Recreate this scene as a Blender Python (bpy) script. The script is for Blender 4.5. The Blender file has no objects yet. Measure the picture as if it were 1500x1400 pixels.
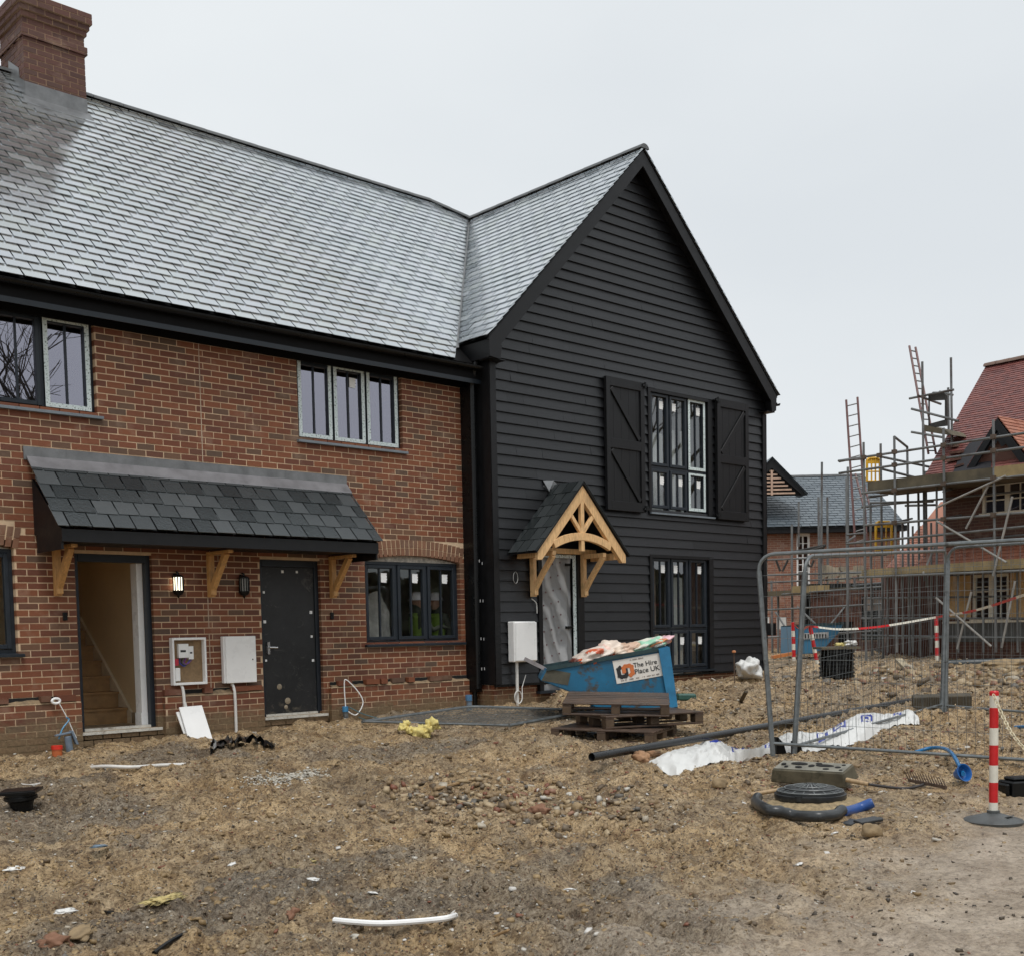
import bpy, bmesh, math, random
import numpy as np
from mathutils import Vector, Matrix, noise as mnoise
random.seed(7); rng = np.random.default_rng(7)
SC = bpy.context.scene
COL = SC.collection
R = math.radians
# ------------------------------------------------------------------ camera model
FOC, CY, CX = 1701.586, 1039.122, 737.862
YAW, PIT, ROL = 0.747710, -0.0653007, 0.0206989
CAM = Vector((0, -13.055, 1.5))
fw = Vector((math.sin(YAW)*math.cos(PIT), math.cos(YAW)*math.cos(PIT), math.sin(PIT)))
_r0 = Vector((math.cos(YAW), -math.sin(YAW), 0)); _d0 = fw.cross(_r0)
c_r = math.cos(ROL)*_r0 + math.sin(ROL)*_d0
c_d = -math.sin(ROL)*_r0 + math.cos(ROL)*_d0
def ray(px, py):
    return c_r*((px-CX)/FOC) + c_d*((py-CY)/FOC) + fw
def at(px, py, ax, val):
    d = ray(px, py); t = (val-CAM[ax])/d[ax]
    return CAM + d*t
def deep(px, py, d):                    # point at a given distance along the view axis
    return CAM + ray(px, py)*d
def depth_of(x, y):
    return x*math.sin(YAW) + (y+13.055)*math.cos(YAW)
_GD = [-50, 0, 5, 8.4, 11.7, 12.7, 15, 17.4, 21.5, 30, 60, 400]
_GZ = [-.05, -.03, -.02, .04, .20, .26, .34, .41, .53, .66, .85, 1.2]
MOUNDS = [(12.75, -1.0, .42, .26), (16.2, -1.5, 1.5, .16), (17.6, -3.9, .8, .08), (13.9, -6.6, .7, .03)]
def G(x, y):
    z = float(np.interp(depth_of(x, y), _GD, _GZ))
    for mx, my, mr, mh in MOUNDS:
        z += mh*math.exp(-((x-mx)**2+(y-my)**2)/(mr*mr))
    return z
def Gnp(x, y):
    z = np.interp(x*math.sin(YAW)+(y+13.055)*math.cos(YAW), _GD, _GZ)
    for mx, my, mr, mh in MOUNDS:
        z = z + mh*np.exp(-((x-mx)**2+(y-my)**2)/(mr*mr))
    return z
def gnd(px, py, dz=0.0):                # where the terrain is met
    d = ray(px, py); lo = 2.0
    for i in range(1500):
        t = 2.0*1.004**i
        p = CAM + d*t
        if p.z <= G(p.x, p.y)+dz:
            for _ in range(20):
                m = (lo+t)/2; q = CAM+d*m
                if q.z <= G(q.x, q.y)+dz: t = m
                else: lo = m
            return CAM + d*t
        lo = t
    return CAM + d*60
# ------------------------------------------------------------------ object helpers
def link(o, parent=None):
    COL.objects.link(o)
    if parent is not None: o.parent = parent
    return o
def tag(o, label=None, cat=None, group=None, kind=None):
    if label: o['label'] = label
    if cat: o['category'] = cat
    if group: o['group'] = group
    if kind: o['kind'] = kind
    elif cat: o['kind'] = 'thing'
    return o
def empty(name, label=None, cat=None, group=None, loc=(0, 0, 0), rz=0, parent=None):
    o = bpy.data.objects.new(name, None); o.location = loc; o.rotation_euler = (0, 0, rz)
    o.empty_display_size = .1
    link(o, parent); return tag(o, label, cat, group)
def copy_tree(o, parent=None):
    c = o.copy(); link(c); c.parent = parent
    for ch in list(o.children): copy_tree(ch, c)
    return c
class MB:
    def __init__(s): s.v = []; s.f = []; s.m = []; s.mi = 0
    def add(s, vs, fs):
        n = len(s.v); s.v += [tuple(v) for v in vs]
        for f in fs: s.f.append([n+i for i in f]); s.m.append(s.mi)
    def box(s, x0, x1, y0, y1, z0, z1):
        s.hexa([(x0,y0,z0),(x1,y0,z0),(x1,y1,z0),(x0,y1,z0),(x0,y0,z1),(x1,y0,z1),(x1,y1,z1),(x0,y1,z1)])
    def hexa(s, p):
        s.add(p, [(0,3,2,1),(4,5,6,7),(0,1,5,4),(1,2,6,5),(2,3,7,6),(3,0,4,7)])
    def bar(s, a, b, w, h, up=(0, 0, 1)):
        a = Vector(a); b = Vector(b); d = (b-a).normalized(); up = Vector(up)
        sd = d.cross(up)
        if sd.length < 1e-4: sd = d.cross(Vector((1, 0, 0)))
        sd.normalize(); u = sd.cross(d)
        sd *= w/2; u *= h/2
        s.hexa([a-sd-u, a+sd-u, b+sd-u, b-sd-u, a-sd+u, a+sd+u, b+sd+u, b-sd+u])
    def obox(s, c, ex, ey, ez):
        c = Vector(c); ex = Vector(ex)/2; ey = Vector(ey)/2; ez = Vector(ez)/2
        s.hexa([c-ex-ey-ez, c+ex-ey-ez, c+ex+ey-ez, c-ex+ey-ez, c-ex-ey+ez, c+ex-ey+ez, c+ex+ey+ez, c-ex+ey+ez])
    def prism(s, poly, off):
        n = len(poly); off = Vector(off); a = [Vector(p) for p in poly]
        s.add(a+[p+off for p in a], [tuple(range(n))[::-1], tuple(range(n, 2*n))]+[(i, (i+1) % n, n+(i+1) % n, n+i) for i in range(n)])
    def tube(s, pts, r, n=8, cap=True):
        pts = [Vector(p) for p in pts]; k = len(pts); rings = []
        rs = r if isinstance(r, (list, tuple)) else [r]*k
        prev = None
        for i, p in enumerate(pts):
            d = (pts[min(i+1, k-1)]-pts[max(i-1, 0)]).normalized()
            if prev is None:
                u = d.cross(Vector((0, 0, 1)))
                if u.length < 1e-3: u = d.cross(Vector((1, 0, 0)))
            else: u = prev - d*prev.dot(d)
            u.normalize(); prev = u; w = d.cross(u)
            rings.append([p+(u*math.cos(2*math.pi*j/n)+w*math.sin(2*math.pi*j/n))*rs[i] for j in range(n)])
        vs = [v for rg in rings for v in rg]; fs = []
        for i in range(k-1):
            for j in range(n):
                a = i*n+j; b = i*n+(j+1) % n; fs.append((a, b, b+n, a+n))
        if cap: fs += [tuple(range(n))[::-1], tuple(range((k-1)*n, k*n))]
        s.add(vs, fs)
    def lathe(s, prof, c=(0, 0, 0), n=24, M=None):
        vs = []; fs = []; k = len(prof)
        for r, z in prof:
            for j in range(n):
                a = 2*math.pi*j/n; p = Vector((r*math.cos(a), r*math.sin(a), z))
                if M is not None: p = M @ p
                vs.append(p+Vector(c))
        for i in range(k-1):
            for j in range(n):
                a = i*n+j; b = i*n+(j+1) % n; fs.append((a, b, b+n, a+n))
        fs += [tuple(range(n))[::-1], tuple(range((k-1)*n, k*n))]
        s.add(vs, fs)
    def build(s, name, mats, parent=None, smooth=False, bevel=0, recalc=True):
        me = bpy.data.meshes.new(name); me.from_pydata(s.v, [], s.f)
        if not isinstance(mats, (list, tuple)): mats = [mats]
        for m in mats: me.materials.append(m)
        if any(s.m): me.polygons.foreach_set('material_index', s.m)
        if recalc:
            b = bmesh.new(); b.from_mesh(me); bmesh.ops.recalc_face_normals(b, faces=b.faces); b.to_mesh(me); b.free()
        if smooth:
            me.shade_smooth() if hasattr(me, 'shade_smooth') else None
            me.polygons.foreach_set('use_smooth', [True]*len(me.polygons))
            try: me.set_sharp_from_angle(angle=R(38))
            except Exception: pass
        me.update()
        o = bpy.data.objects.new(name, me); link(o, parent)
        if bevel:
            md = o.modifiers.new('b', 'BEVEL'); md.width = bevel; md.segments = 1; md.limit_method = 'ANGLE'
        return o
def clip(o, co, no):                    # cut away what lies on the side the normal points to
    b = bmesh.new(); b.from_mesh(o.data)
    r = bmesh.ops.bisect_plane(b, geom=b.verts[:]+b.edges[:]+b.faces[:], plane_co=co, plane_no=no, clear_outer=True)
    e = [g for g in r['geom_cut'] if isinstance(g, bmesh.types.BMEdge)]
    try: bmesh.ops.holes_fill(b, edges=e, sides=8)
    except Exception: pass
    b.to_mesh(o.data); b.free()
def bend(pts, n=6):                     # smooth path through points
    pts = [Vector(p) for p in pts]; P = [pts[0]]+pts+[pts[-1]]; out = []
    for i in range(1, len(P)-2):
        for k in range(n):
            t = k/n; a, b, c, d = P[i-1:i+3]
            out.append(.5*((2*b)+(c-a)*t+(2*a-5*b+4*c-d)*t*t+(3*b-a-3*c+d)*t**3))
    out.append(pts[-1]); return out
# ------------------------------------------------------------------ materials
class NT:
    def __init__(s, name):
        s.mat = bpy.data.materials.new(name); s.mat.use_nodes = True
        s.n = s.mat.node_tree.nodes; s.l = s.mat.node_tree.links
        s.p = s.n['Principled BSDF']
    def node(s, t, **k):
        n = s.n.new(t)
        for a, v in k.items():
            if a.startswith('i_'): n.inputs[int(a[2:])].default_value = v
            else: setattr(n, a, v)
        return n
    def L(s, a, b): s.l.new(a, b)
    def coord(s, kind='Object'):
        g = s.node('ShaderNodeNewGeometry') if kind == 'World' else None
        return g.outputs['Position'] if g else s.node('ShaderNodeTexCoord').outputs[kind]
    def noise(s, scale, detail=4, rough=.6, vec=None, dist=0):
        n = s.node('ShaderNodeTexNoise'); n.inputs['Scale'].default_value = scale
        n.inputs['Detail'].default_value = detail; n.inputs['Roughness'].default_value = rough
        n.inputs['Distortion'].default_value = dist
        if vec is not None: s.L(vec, n.inputs['Vector'])
        return n.outputs['Fac']
    def ramp(s, fac, stops, interp='LINEAR'):
        n = s.node('ShaderNodeValToRGB'); n.color_ramp.interpolation = interp
        e = n.color_ramp.elements
        while len(e) < len(stops): e.new(.5)
        for i, (p, c) in enumerate(stops):
            e[i].position = p; e[i].color = c if len(c) == 4 else (*c, 1)
        if fac is not None: s.L(fac, n.inputs[0])
        return n.outputs['Color']
    def mix(s, fac, a, b, mode='MIX'):
        n = s.node('ShaderNodeMix', data_type='RGBA', blend_type=mode)
        for sock, v in ((n.inputs[0], fac), (n.inputs[6], a), (n.inputs[7], b)):
            if isinstance(v, (int, float)): sock.default_value = v
            elif isinstance(v, tuple): sock.default_value = v if len(v) == 4 else (*v, 1)
            else: s.L(v, sock)
        return n.outputs[2]
    def math(s, op, a, b=0.0, clamp=False):
        n = s.node('ShaderNodeMath', operation=op, use_clamp=clamp)
        for i, v in enumerate((a, b)):
            if isinstance(v, (int, float)): n.inputs[i].default_value = v
            else: s.L(v, n.inputs[i])
        return n.outputs[0]
    def island(s): return s.node('ShaderNodeNewGeometry').outputs['Random Per Island']
    def bump(s, h, strength=.3, dist=.01):
        n = s.node('ShaderNodeBump'); n.inputs['Strength'].default_value = strength; n.inputs['Distance'].default_value = dist
        s.L(h, n.inputs['Height']); s.L(n.outputs[0], s.p.inputs['Normal']); return n
    def scaled(s, vec, sc):
        n = s.node('ShaderNodeMapping'); n.inputs['Scale'].default_value = sc; s.L(vec, n.inputs[0]); return n.outputs[0]
    def sep(s, vec):
        n = s.node('ShaderNodeSeparateXYZ'); s.L(vec, n.inputs[0]); return n.outputs
    def set(s, **k):
        for a, v in k.items():
            i = s.p.inputs[a.replace('_', ' ')]
            if isinstance(v, (int, float)): i.default_value = v
            elif isinstance(v, tuple): i.default_value = v if len(v) == 4 else (*v, 1)
            else: s.L(v, i)
        return s.mat
def plain(name, c, rough=.5, var=.25, scale=8, bump=.0, dirt=None, metal=0, spec=.5, streak=False, island=0):
    t = NT(name); v = t.coord('World')
    if streak: v = t.scaled(v, (1, 1, .18))
    n = t.noise(scale, 5, .65, v)
    lo = tuple(x*(1-var) for x in c); hi = tuple(min(1, x*(1+var)) for x in c)
    col = t.ramp(n, [(.3, lo), (.7, hi)])
    if island:
        k = t.ramp(t.island(), [(0, (1-island,)*3), (1, (1+island,)*3)])
        col = t.mix(1.0, col, k, 'MULTIPLY')
    if dirt:
        n2 = t.noise(dirt[1], 6, .7, v)
        m = t.ramp(n2, [(dirt[2], (0, 0, 0)), (min(1, dirt[2]+.12), (1, 1, 1))])
        col = t.mix(m, col, dirt[0])
    if bump: t.bump(t.noise(scale*4, 5, .7, v), bump, .01)
    rr = t.ramp(n, [(.3, (max(0, rough-.08),)*3), (.7, (min(1, rough+.08),)*3)])
    return t.set(Base_Color=col, Roughness=rr, Metallic=metal, Specular_IOR_Level=spec)
M = {}
def brick_mat(name, stops, mudz=None):
    t = NT(name); v = t.coord('World')
    r = t.island(); col = t.ramp(r, stops)
    n = t.noise(22, 6, .75, v); col = t.mix(t.math('MULTIPLY', n, .75), col, t.mix(1.0, col, (.55, .5, .5), 'MULTIPLY'))
    n2 = t.noise(3.1, 4, .6, v)
    col = t.mix(t.ramp(n2, [(.56, (0, 0, 0)), (.75, (.45, .45, .45))]), col, (.36, .26, .19))
    if mudz:
        z = t.sep(v)[2]
        m = t.math('SUBTRACT', mudz, z); m = t.math('MULTIPLY', m, 2.6)
        m = t.math('ADD', m, t.math('MULTIPLY', t.math('SUBTRACT', t.noise(4.2, 6, .75, v), .5), 1.9))
        m = t.ramp(m, [(.0, (0, 0, 0)), (.55, (.85, .85, .85))])
        col = t.mix(m, col, t.ramp(t.noise(30, 3, .6, v), [(.3, (.12, .085, .045)), (.7, (.23, .165, .09))]))
    t.bump(t.noise(60, 5, .7, v), .5, .008)
    return t.set(Base_Color=col, Roughness=.72)
RED = [(0, (.165, .054, .026)), (.2, (.225, .075, .034)), (.45, (.27, .094, .040)), (.62, (.20, .066, .033)), (.78, (.15, .056, .033)), (.86, (.18, .092, .052)), (.93, (.125, .078, .052)), (1, (.215, .11, .06))]
M['brick'] = brick_mat('brick_red', RED, .70)
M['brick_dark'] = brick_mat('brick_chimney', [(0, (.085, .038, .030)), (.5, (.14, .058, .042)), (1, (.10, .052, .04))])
M['brick_arch'] = brick_mat('brick_arch', [(0, (.22, .10, .055)), (.5, (.30, .15, .085)), (1, (.20, .11, .07))])
def mortar_mat(name, c, mudz=None):
    t = NT(name); v = t.coord('World'); n = t.noise(9, 6, .7, v)
    col = t.ramp(n, [(.3, tuple(x*.72 for x in c)), (.7, c)])
    if mudz:
        m = t.math('MULTIPLY', t.math('SUBTRACT', mudz, t.sep(v)[2]), 2.2)
        m = t.math('ADD', m, t.math('MULTIPLY', t.math('SUBTRACT', t.noise(4.2, 6, .75, v), .5), 1.9))
        col = t.mix(t.ramp(m, [(0, (0, 0, 0)), (.55, (1, 1, 1))]), col, (.2, .145, .08))
    t.bump(t.noise(90, 4, .7, v), .4, .006)
    return t.set(Base_Color=col, Roughness=.85)
M['mortar'] = mortar_mat('mortar_buff', (.74, .545, .36), .66)
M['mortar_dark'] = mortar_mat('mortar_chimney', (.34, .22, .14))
def slate_mat(name, stops, ior, rough, bs=.25, metal=0):
    t = NT(name); v = t.coord('World')
    col = t.ramp(t.island(), stops)
    n = t.noise(7, 5, .65, v); col = t.mix(t.math('MULTIPLY', n, .5), col, t.mix(1.0, col, (.75, .77, .78), 'MULTIPLY'))
    t.bump(t.noise(26, 5, .65, t.scaled(v, (1, 1, 1))), bs, .006)
    ri = t.node('ShaderNodeNewGeometry').outputs['Random Per Island']
    rr = t.math('ADD', t.math('MULTIPLY', ri, .14), rough)
    rr = t.math('ADD', rr, t.math('MULTIPLY', t.noise(3, 3, .5, v), .12))
    return t.set(Base_Color=col, Roughness=rr, IOR=ior, Metallic=metal)
M['slate'] = slate_mat('wet_slate_main', [(0, (.60, .635, .65)), (.3, (.67, .70, .72)), (.6, (.71, .73, .76)), (.85, (.70, .73, .72)), (1, (.77, .79, .82))], 1.6, .06, .08, .90)
M['slate_porch'] = slate_mat('wet_slate_porch', [(0, (.050, .058, .062)), (.15, (.075, .086, .09)), (.7, (.095, .107, .112)), (1, (.125, .137, .142))], 1.7, .15, .8, .5)
M['slate_dark'] = slate_mat('slate_door_hood', [(0, (.012, .016, .017)), (1, (.04, .046, .048))], 1.45, .35, .35)
M['ridge'] = plain('ridge_tile', (.085, .088, .09), .35, .25, 6)
M['lead'] = plain('lead_flashing', (.17, .175, .18), .38, .3, 5, .15, metal=.25)
M['lead_l'] = plain('lead_apron', (.21, .205, .215), .4, .22, 4, .1, metal=.2)
def black_wood():
    t = NT('black_board'); v = t.coord('World'); s = t.scaled(v, (1, 1, 7))
    n = t.noise(5, 6, .7, s)
    col = t.ramp(n, [(.25, (.0045, .005, .006)), (.75, (.0115, .012, .0142))])
    k = t.ramp(t.island(), [(0, (.75,)*3), (1, (1.3,)*3)]); col = t.mix(1.0, col, k, 'MULTIPLY')
    sp = t.ramp(t.noise(17, 6, .8, v), [(.655, (0, 0, 0)), (.70, (.55, .55, .55))])
    col = t.mix(sp, col, (.09, .09, .088))
    t.bump(t.noise(28, 6, .7, s), .45, .006)
    return t.set(Base_Color=col, Roughness=.38, Specular_IOR_Level=.5)
M['board'] = black_wood()
M['black'] = plain('black_trim', (.0065, .0068, .008), .48, .3, 6, .12, spec=.35)
M['gloss_black'] = plain('black_plastic', (.005, .0055, .006), .3, .3, 5, spec=.3)
M['soffit'] = plain('black_soffit', (.004, .004, .0045), .6, .3, 6, spec=.15)
M['frame'] = plain('anthracite_frame', (.016, .022, .030), .38, .2, 7, spec=.4)
M['tape'] = None
def tape_mat():
    t = NT('protective_film'); v = t.coord('World')
    col = t.ramp(t.noise(46, 3, .6, v), [(.36, (.12, .16, .15)), (.44, (.62, .72, .72)), (.8, (.75, .82, .83))])
    return t.set(Base_Color=col, Roughness=.35)
M['tape'] = tape_mat()
def glass(name, tint, ior=1.6, rough=.0, see=.85):
    t = NT(name); t.n.remove(t.p); out = t.n['Material Output']
    fr = t.node('ShaderNodeFresnel'); fr.inputs[0].default_value = ior
    tr = t.node('ShaderNodeBsdfTransparent'); tr.inputs[0].default_value = (see, see, see, 1)
    gl = t.node('ShaderNodeBsdfGlossy'); gl.inputs[0].default_value = (*tint, 1); gl.inputs['Roughness'].default_value = rough
    v = t.coord('World'); b = t.node('ShaderNodeBump'); b.inputs['Strength'].default_value = .03; b.inputs['Distance'].default_value = .02
    t.L(t.noise(1.7, 1, .5, v), b.inputs['Height']); t.L(b.outputs[0], gl.inputs['Normal'])
    mx = t.node('ShaderNodeMixShader'); bf_ = t.node('ShaderNodeNewGeometry').outputs['Backfacing']; t.L(t.math('MULTIPLY', fr.outputs[0], t.math('SUBTRACT', 1.0, bf_)), mx.inputs[0]); t.L(tr.outputs[0], mx.inputs[1]); t.L(gl.outputs[0], mx.inputs[2])
    t.L(mx.outputs[0], out.inputs[0]); return t.mat
M['glass_u'] = glass('coated_glass_upper', (.86, .85, 1.0), 3.6, 0, .45)
M['glass'] = glass('coated_glass', (.88, .92, .9), 1.9, 0, .95)
M['glass_w'] = glass('coated_glass_wing', (.9, .92, .95), 2.3, 0, .9)
M['inside'] = plain('room_plaster', (.62, .60, .54), .9, .2, 2)  # plain plaster tone of the wing rooms
M['sillm'] = plain('grey_sill', (.17, .20, .225), .35, .2, 9)
M['sticker'] = plain('paper_sticker', (.9, .91, .9), .5, .08, 40)
M['ink'] = plain('black_ink', (.02, .02, .02), .6, 0)
def oak(name, c):
    t = NT(name); v = t.coord('World')
    n = t.noise(6, 5, .6, t.scaled(v, (6, 6, 1.2)), .6); k = t.noise(3.0, 2, .5, v)
    col = t.ramp(n, [(.3, tuple(x*.68 for x in c)), (.55, c), (.8, tuple(min(1, x*1.15) for x in c))])
    col = t.mix(t.ramp(k, [(.62, (0, 0, 0)), (.72, (.6, .6, .6))]), col, tuple(x*.5 for x in c))
    t.bump(n, .15, .004)
    return t.set(Base_Color=col, Roughness=.55)
M['oak'] = oak('oak_beam', (.60, .33, .12))
M['oak_l'] = oak('larch_beam', (.82, .52, .25))
M['steel'] = plain('galvanised_steel', (.16, .175, .18), .38, .3, 9, .1, dirt=((.05, .045, .04), 6, .6), metal=.35)
M['steel_far'] = plain('scaffold_tube_steel', (.16, .165, .165), .5, .4, 1.5, dirt=((.07, .045, .035), 1.2, .55), metal=.2)
M['mesh_wire'] = plain('fence_wire', (.13, .14, .14), .5, .2, 9, metal=.3)
M['white'] = plain('white_plastic', (.90, .90, .89), .3, .03, 5, dirt=((.45, .38, .28), 9, .74))
M['white_pipe'] = plain('white_conduit', (.72, .71, .68), .4, .08, 8, dirt=((.35, .27, .18), 9, .66))
M['dark'] = plain('dark_void', (.01, .01, .01), .9, 0)
# ================================================================== BRICKWORK
def brick_face(mm, mb, x0, x1, z0, z1, y, holes=(), t=.1, T=None, skip=None, W=.225, H=.075):
    """bond of single bricks over a mortar sheet, wall runs along x and faces -y (T maps local to world)"""
    T = T or (lambda p: p)
    xs = sorted({x0, x1, *[min(max(h[i], x0), x1) for h in holes for i in (0, 1)]})
    zs = sorted({z0, z1, *[min(max(h[i], z0), z1) for h in holes for i in (2, 3)]})
    def inh(x, z): return any(h[0] < x < h[1] and h[2] < z < h[3] for h in holes)
    for i in range(len(xs)-1):
        for j in range(len(zs)-1):
            if inh((xs[i]+xs[i+1])/2, (zs[j]+zs[j+1])/2): continue
            mm.add([T(p) for p in ((xs[i], y, zs[j]), (xs[i+1], y, zs[j]), (xs[i+1], y, zs[j+1]), (xs[i], y, zs[j+1]))], [(0, 1, 2, 3)])
    for h in holes:
        a, b, c, d = max(h[0], x0), min(h[1], x1), max(h[2], z0), min(h[3], z1)
        sides = [((a, c), (a, d)), ((b, d), (b, c))]
        if h[2] > z0: sides.append(((b, c), (a, c)))
        if h[3] < z1: sides.append(((a, d), (b, d)))
        for q in sides:
            (p0, r0), (p1, r1) = q
            mm.add([T((p0, y, r0)), T((p1, y, r1)), T((p1, y+t, r1)), T((p0, y+t, r0))], [(0, 1, 2, 3)])
    k0 = int(math.floor(z0/H)); k1 = int(math.ceil(z1/H))
    for k in range(k0, k1):
        za, zb = max(z0, k*H+.006), min(z1, k*H+H-.006)
        if zb-za < .02: continue
        zc = (za+zb)/2; iv = [(x0, x1)]
        for h in holes:
            if h[2] < zc < h[3]:
                iv = [s for a, b in iv for s in ((a, min(b, h[0])), (max(a, h[1]), b)) if s[1]-s[0] > .02]
        for a, b in iv:
            n = int(math.floor(a/W))-1
            while n*W < b+W:
                xa = n*W+(k % 2)*W/2+.006; xb = xa+W-.012
                lo_c, hi_c = xa < a, xb > b
                xa, xb = max(xa, a-(.003 if lo_c else 0)), min(xb, b+(.003 if hi_c else 0)); n += 1
                if xb-xa < .03: continue
                if skip and skip((xa+xb)/2, zc): continue
                j = random.uniform(-.0015, .003); q = .0012
                p = [T((xa+random.uniform(-q, q), y-.005+j, za)), T((xb+random.uniform(-q, q), y-.005+j, za+random.uniform(-q, q))), T((xb, y+t*.9, za)), T((xa, y+t*.9, za)),
                     T((xa, y-.005+j, zb)), T((xb, y-.005+j, zb+random.uniform(-q, q))), T((xb, y+t*.9, zb)), T((xa, y+t*.9, zb))]
                mb.hexa(p)
def arch(mb, x0, x1, zs, rise, y, h=.22):
    n = int((x1-x0)/.075); c = (x0+x1)/2
    for i in range(n):
        u = x0+(i+.5)*(x1-x0)/n; f = 1-((u-c)/((x1-x0)/2))**2
        zb = zs+rise*f; lean = (u-c)*.05
        for a, b in ((0, .47), (.51, 1)):
            xa = u+lean*a; xb = u+lean*b
            mb.hexa([(xa-.031, y-.008, zb+h*a), (xa+.031, y-.008, zb+h*a), (xa+.031, y+.09, zb+h*a), (xa-.031, y+.09, zb+h*a),
                     (xb-.032, y-.008, zb+h*b), (xb+.032, y-.008, zb+h*b), (xb+.032, y+.09, zb+h*b), (xb-.032, y+.09, zb+h*b)])
# ================================================================== SLATES
def slates(mb, O, U, V, nu, nv, w, e, th=.010, lift=.022, jit=.003, gap=.017):
    O = Vector(O); U = Vector(U).normalized(); V = Vector(V).normalized(); N = U.cross(V).normalized()
    if N.z < 0: N = -N
    for j in range(nv):
        for i in range(-1, nu+1):
            a = i*w+(j % 2)*w/2+gap/2+random.uniform(-.002, .002); b = a+w-gap
            v0 = j*e+random.uniform(-jit, jit); v1 = v0+e*1.5; l = lift+random.uniform(-.0012, .002)
            t = random.uniform(-.0008, .0008)
            p = [O+U*a+V*v0+N*l, O+U*b+V*v0+N*(l+t), O+U*b+V*v1+N*(.001), O+U*a+V*v1+N*(.001)]
            mb.hexa(p+[q+N*th for q in p])
# ================================================================== WINDOWS
def window(parent, x0, x1, z0, z1, y, splits=None, tape=(), gl='glass', hi=True, sill=True, open_h=None, stick=(), label=None, sillm='frame', over=.05):
    """x splits -> columns, z splits -> rows (z list from bottom)"""
    F = .045
    w = MB()
    w.box(x0, x0+F, y, y+.07, z0, z1); w.box(x1-F, x1, y, y+.07, z0, z1)
    w.box(x0+F, x1-F, y, y+.07, z0, z0+F); w.box(x0+F, x1-F, y, y+.07, z1-F, z1)
    zs = splits or [z0+F, z1-F]; nc = 3; cw = (x1-x0-2*F)/nc
    for i in (1, 2): w.box(x0+F+i*cw-.02, x0+F+i*cw+.02, y+.004, y+.066, z0+F, z1-F)
    for q in zs[1:-1]: w.box(x0+F, x1-F, y+.006, y+.064, q-.025, q+.025)
    win = w.build('window', M['frame'], parent, bevel=.004)
    if label: win['label'] = label
    k = 0
    for r in range(len(zs)-1):
        for i in range(nc):
            a = x0+F+i*cw+(.021 if i else .002); b = x0+F+(i+1)*cw-(.021 if i < 2 else .002)
            c = zs[r]+(.027 if r else .002); d = zs[r+1]-(.027 if r < len(zs)-2 else .002); S = .05
            s = MB(); yy = y-.02
            s.box(a, a+S, yy, y+.05, c, d); s.box(b-S, b, yy, y+.05, c, d); s.box(a+S, b-S, yy, y+.05, c, c+S); s.box(a+S, b-S, yy, y+.05, d-S, d)
            s.build('sash', M['frame'], win, bevel=.006)
            g = MB(); t = random.uniform(-.004, .004); t2 = random.uniform(-.003, .003)
            g.hexa([(a+S, y+.02+t, c+S), (b-S, y+.02-t, c+S), (b-S, y+.026-t, c+S), (a+S, y+.026+t, c+S), (a+S, y+.02+t+t2, d-S), (b-S, y+.02-t+t2, d-S), (b-S, y+.026-t+t2, d-S), (a+S, y+.026+t+t2, d-S)])
            g.build('pane', M[gl], win)
            g = MB(); m = (a+b)/2; g.box(m-.011, m+.011, y+.004, y+.04, c+S, d-S); g.build('glazing_bar', M['frame'], win)
            if k in tape:
                g = MB(); T_ = .05
                g.box(a-.002, a+T_, yy-.004, yy, c, d); g.box(b-T_, b+.002, yy-.004, yy, c, d)
                g.box(a+T_, b-T_, yy-.004, yy, c, c+T_)
                if not (tape[k] & 1): g.box(a+T_, b-T_, yy-.004, yy, d-T_*.7, d)
                g.build('protective_film', M['tape'], win)
            if k in stick:
                g = MB(); sx = m+.03 if stick[k] > 0 else m-.13; sz = d-S-.06; zz = y+.012
                g.prism([(sx, zz, sz-.13), (sx+.095, zz, sz-.135), (sx+.095, zz, sz-.10), (sx+.112, zz, sz-.095), (sx+.095, zz, sz-.07), (sx+.11, zz, sz-.05), (sx+.095, zz, sz-.03), (sx+.11, zz, sz-.004), (sx, zz, sz)], (0, .002, 0))
                st = g.build('sticker', M['sticker'], win)
            k += 1
    if sill:
        g = MB(); g.prism([(x0-.03, y-.13, z0-.045), (x0-.03, y-.13, z0-.012), (x0-.03, y+.02, z0+.004), (x0-.03, y+.02, z0-.045)], (x1-x0+.03+over, 0, 0))
        g.build('sill', M[sillm], win, bevel=.003)
    return win
# ================================================================== BRICK HOUSE
HX0, HX1 = -1.0, 11.52
house = empty('brick_house', 'red brick terraced house with slate roof, porch over two doorways and tall chimney', 'house')
holes = [(4.11, 5.84, 4.09, 5.3), (8.55, 10.28, 4.09, 5.3), (3.09, 4.82, 1.38, 2.64), (9.55, 11.28, 1.40, 2.64), (5.49, 6.43, .47, 2.52), (7.90, 8.82, .49, 2.52)]
mm, mb = MB(), MB()
def skipf(x, z):
    for a, b in ((9.5, 11.34), (3.04, 4.88)):
        if a < x < b and 2.55 < z < 2.83: return True
    return z < .84 and not (5.38 < x < 5.52 or 6.40 < x < 6.56 or 7.80 < x < 7.93 or 8.80 < x < 8.95)
brick_face(mm, mb, HX0, HX1, -.2, 5.3, 0, holes, skip=skipf)
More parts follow.
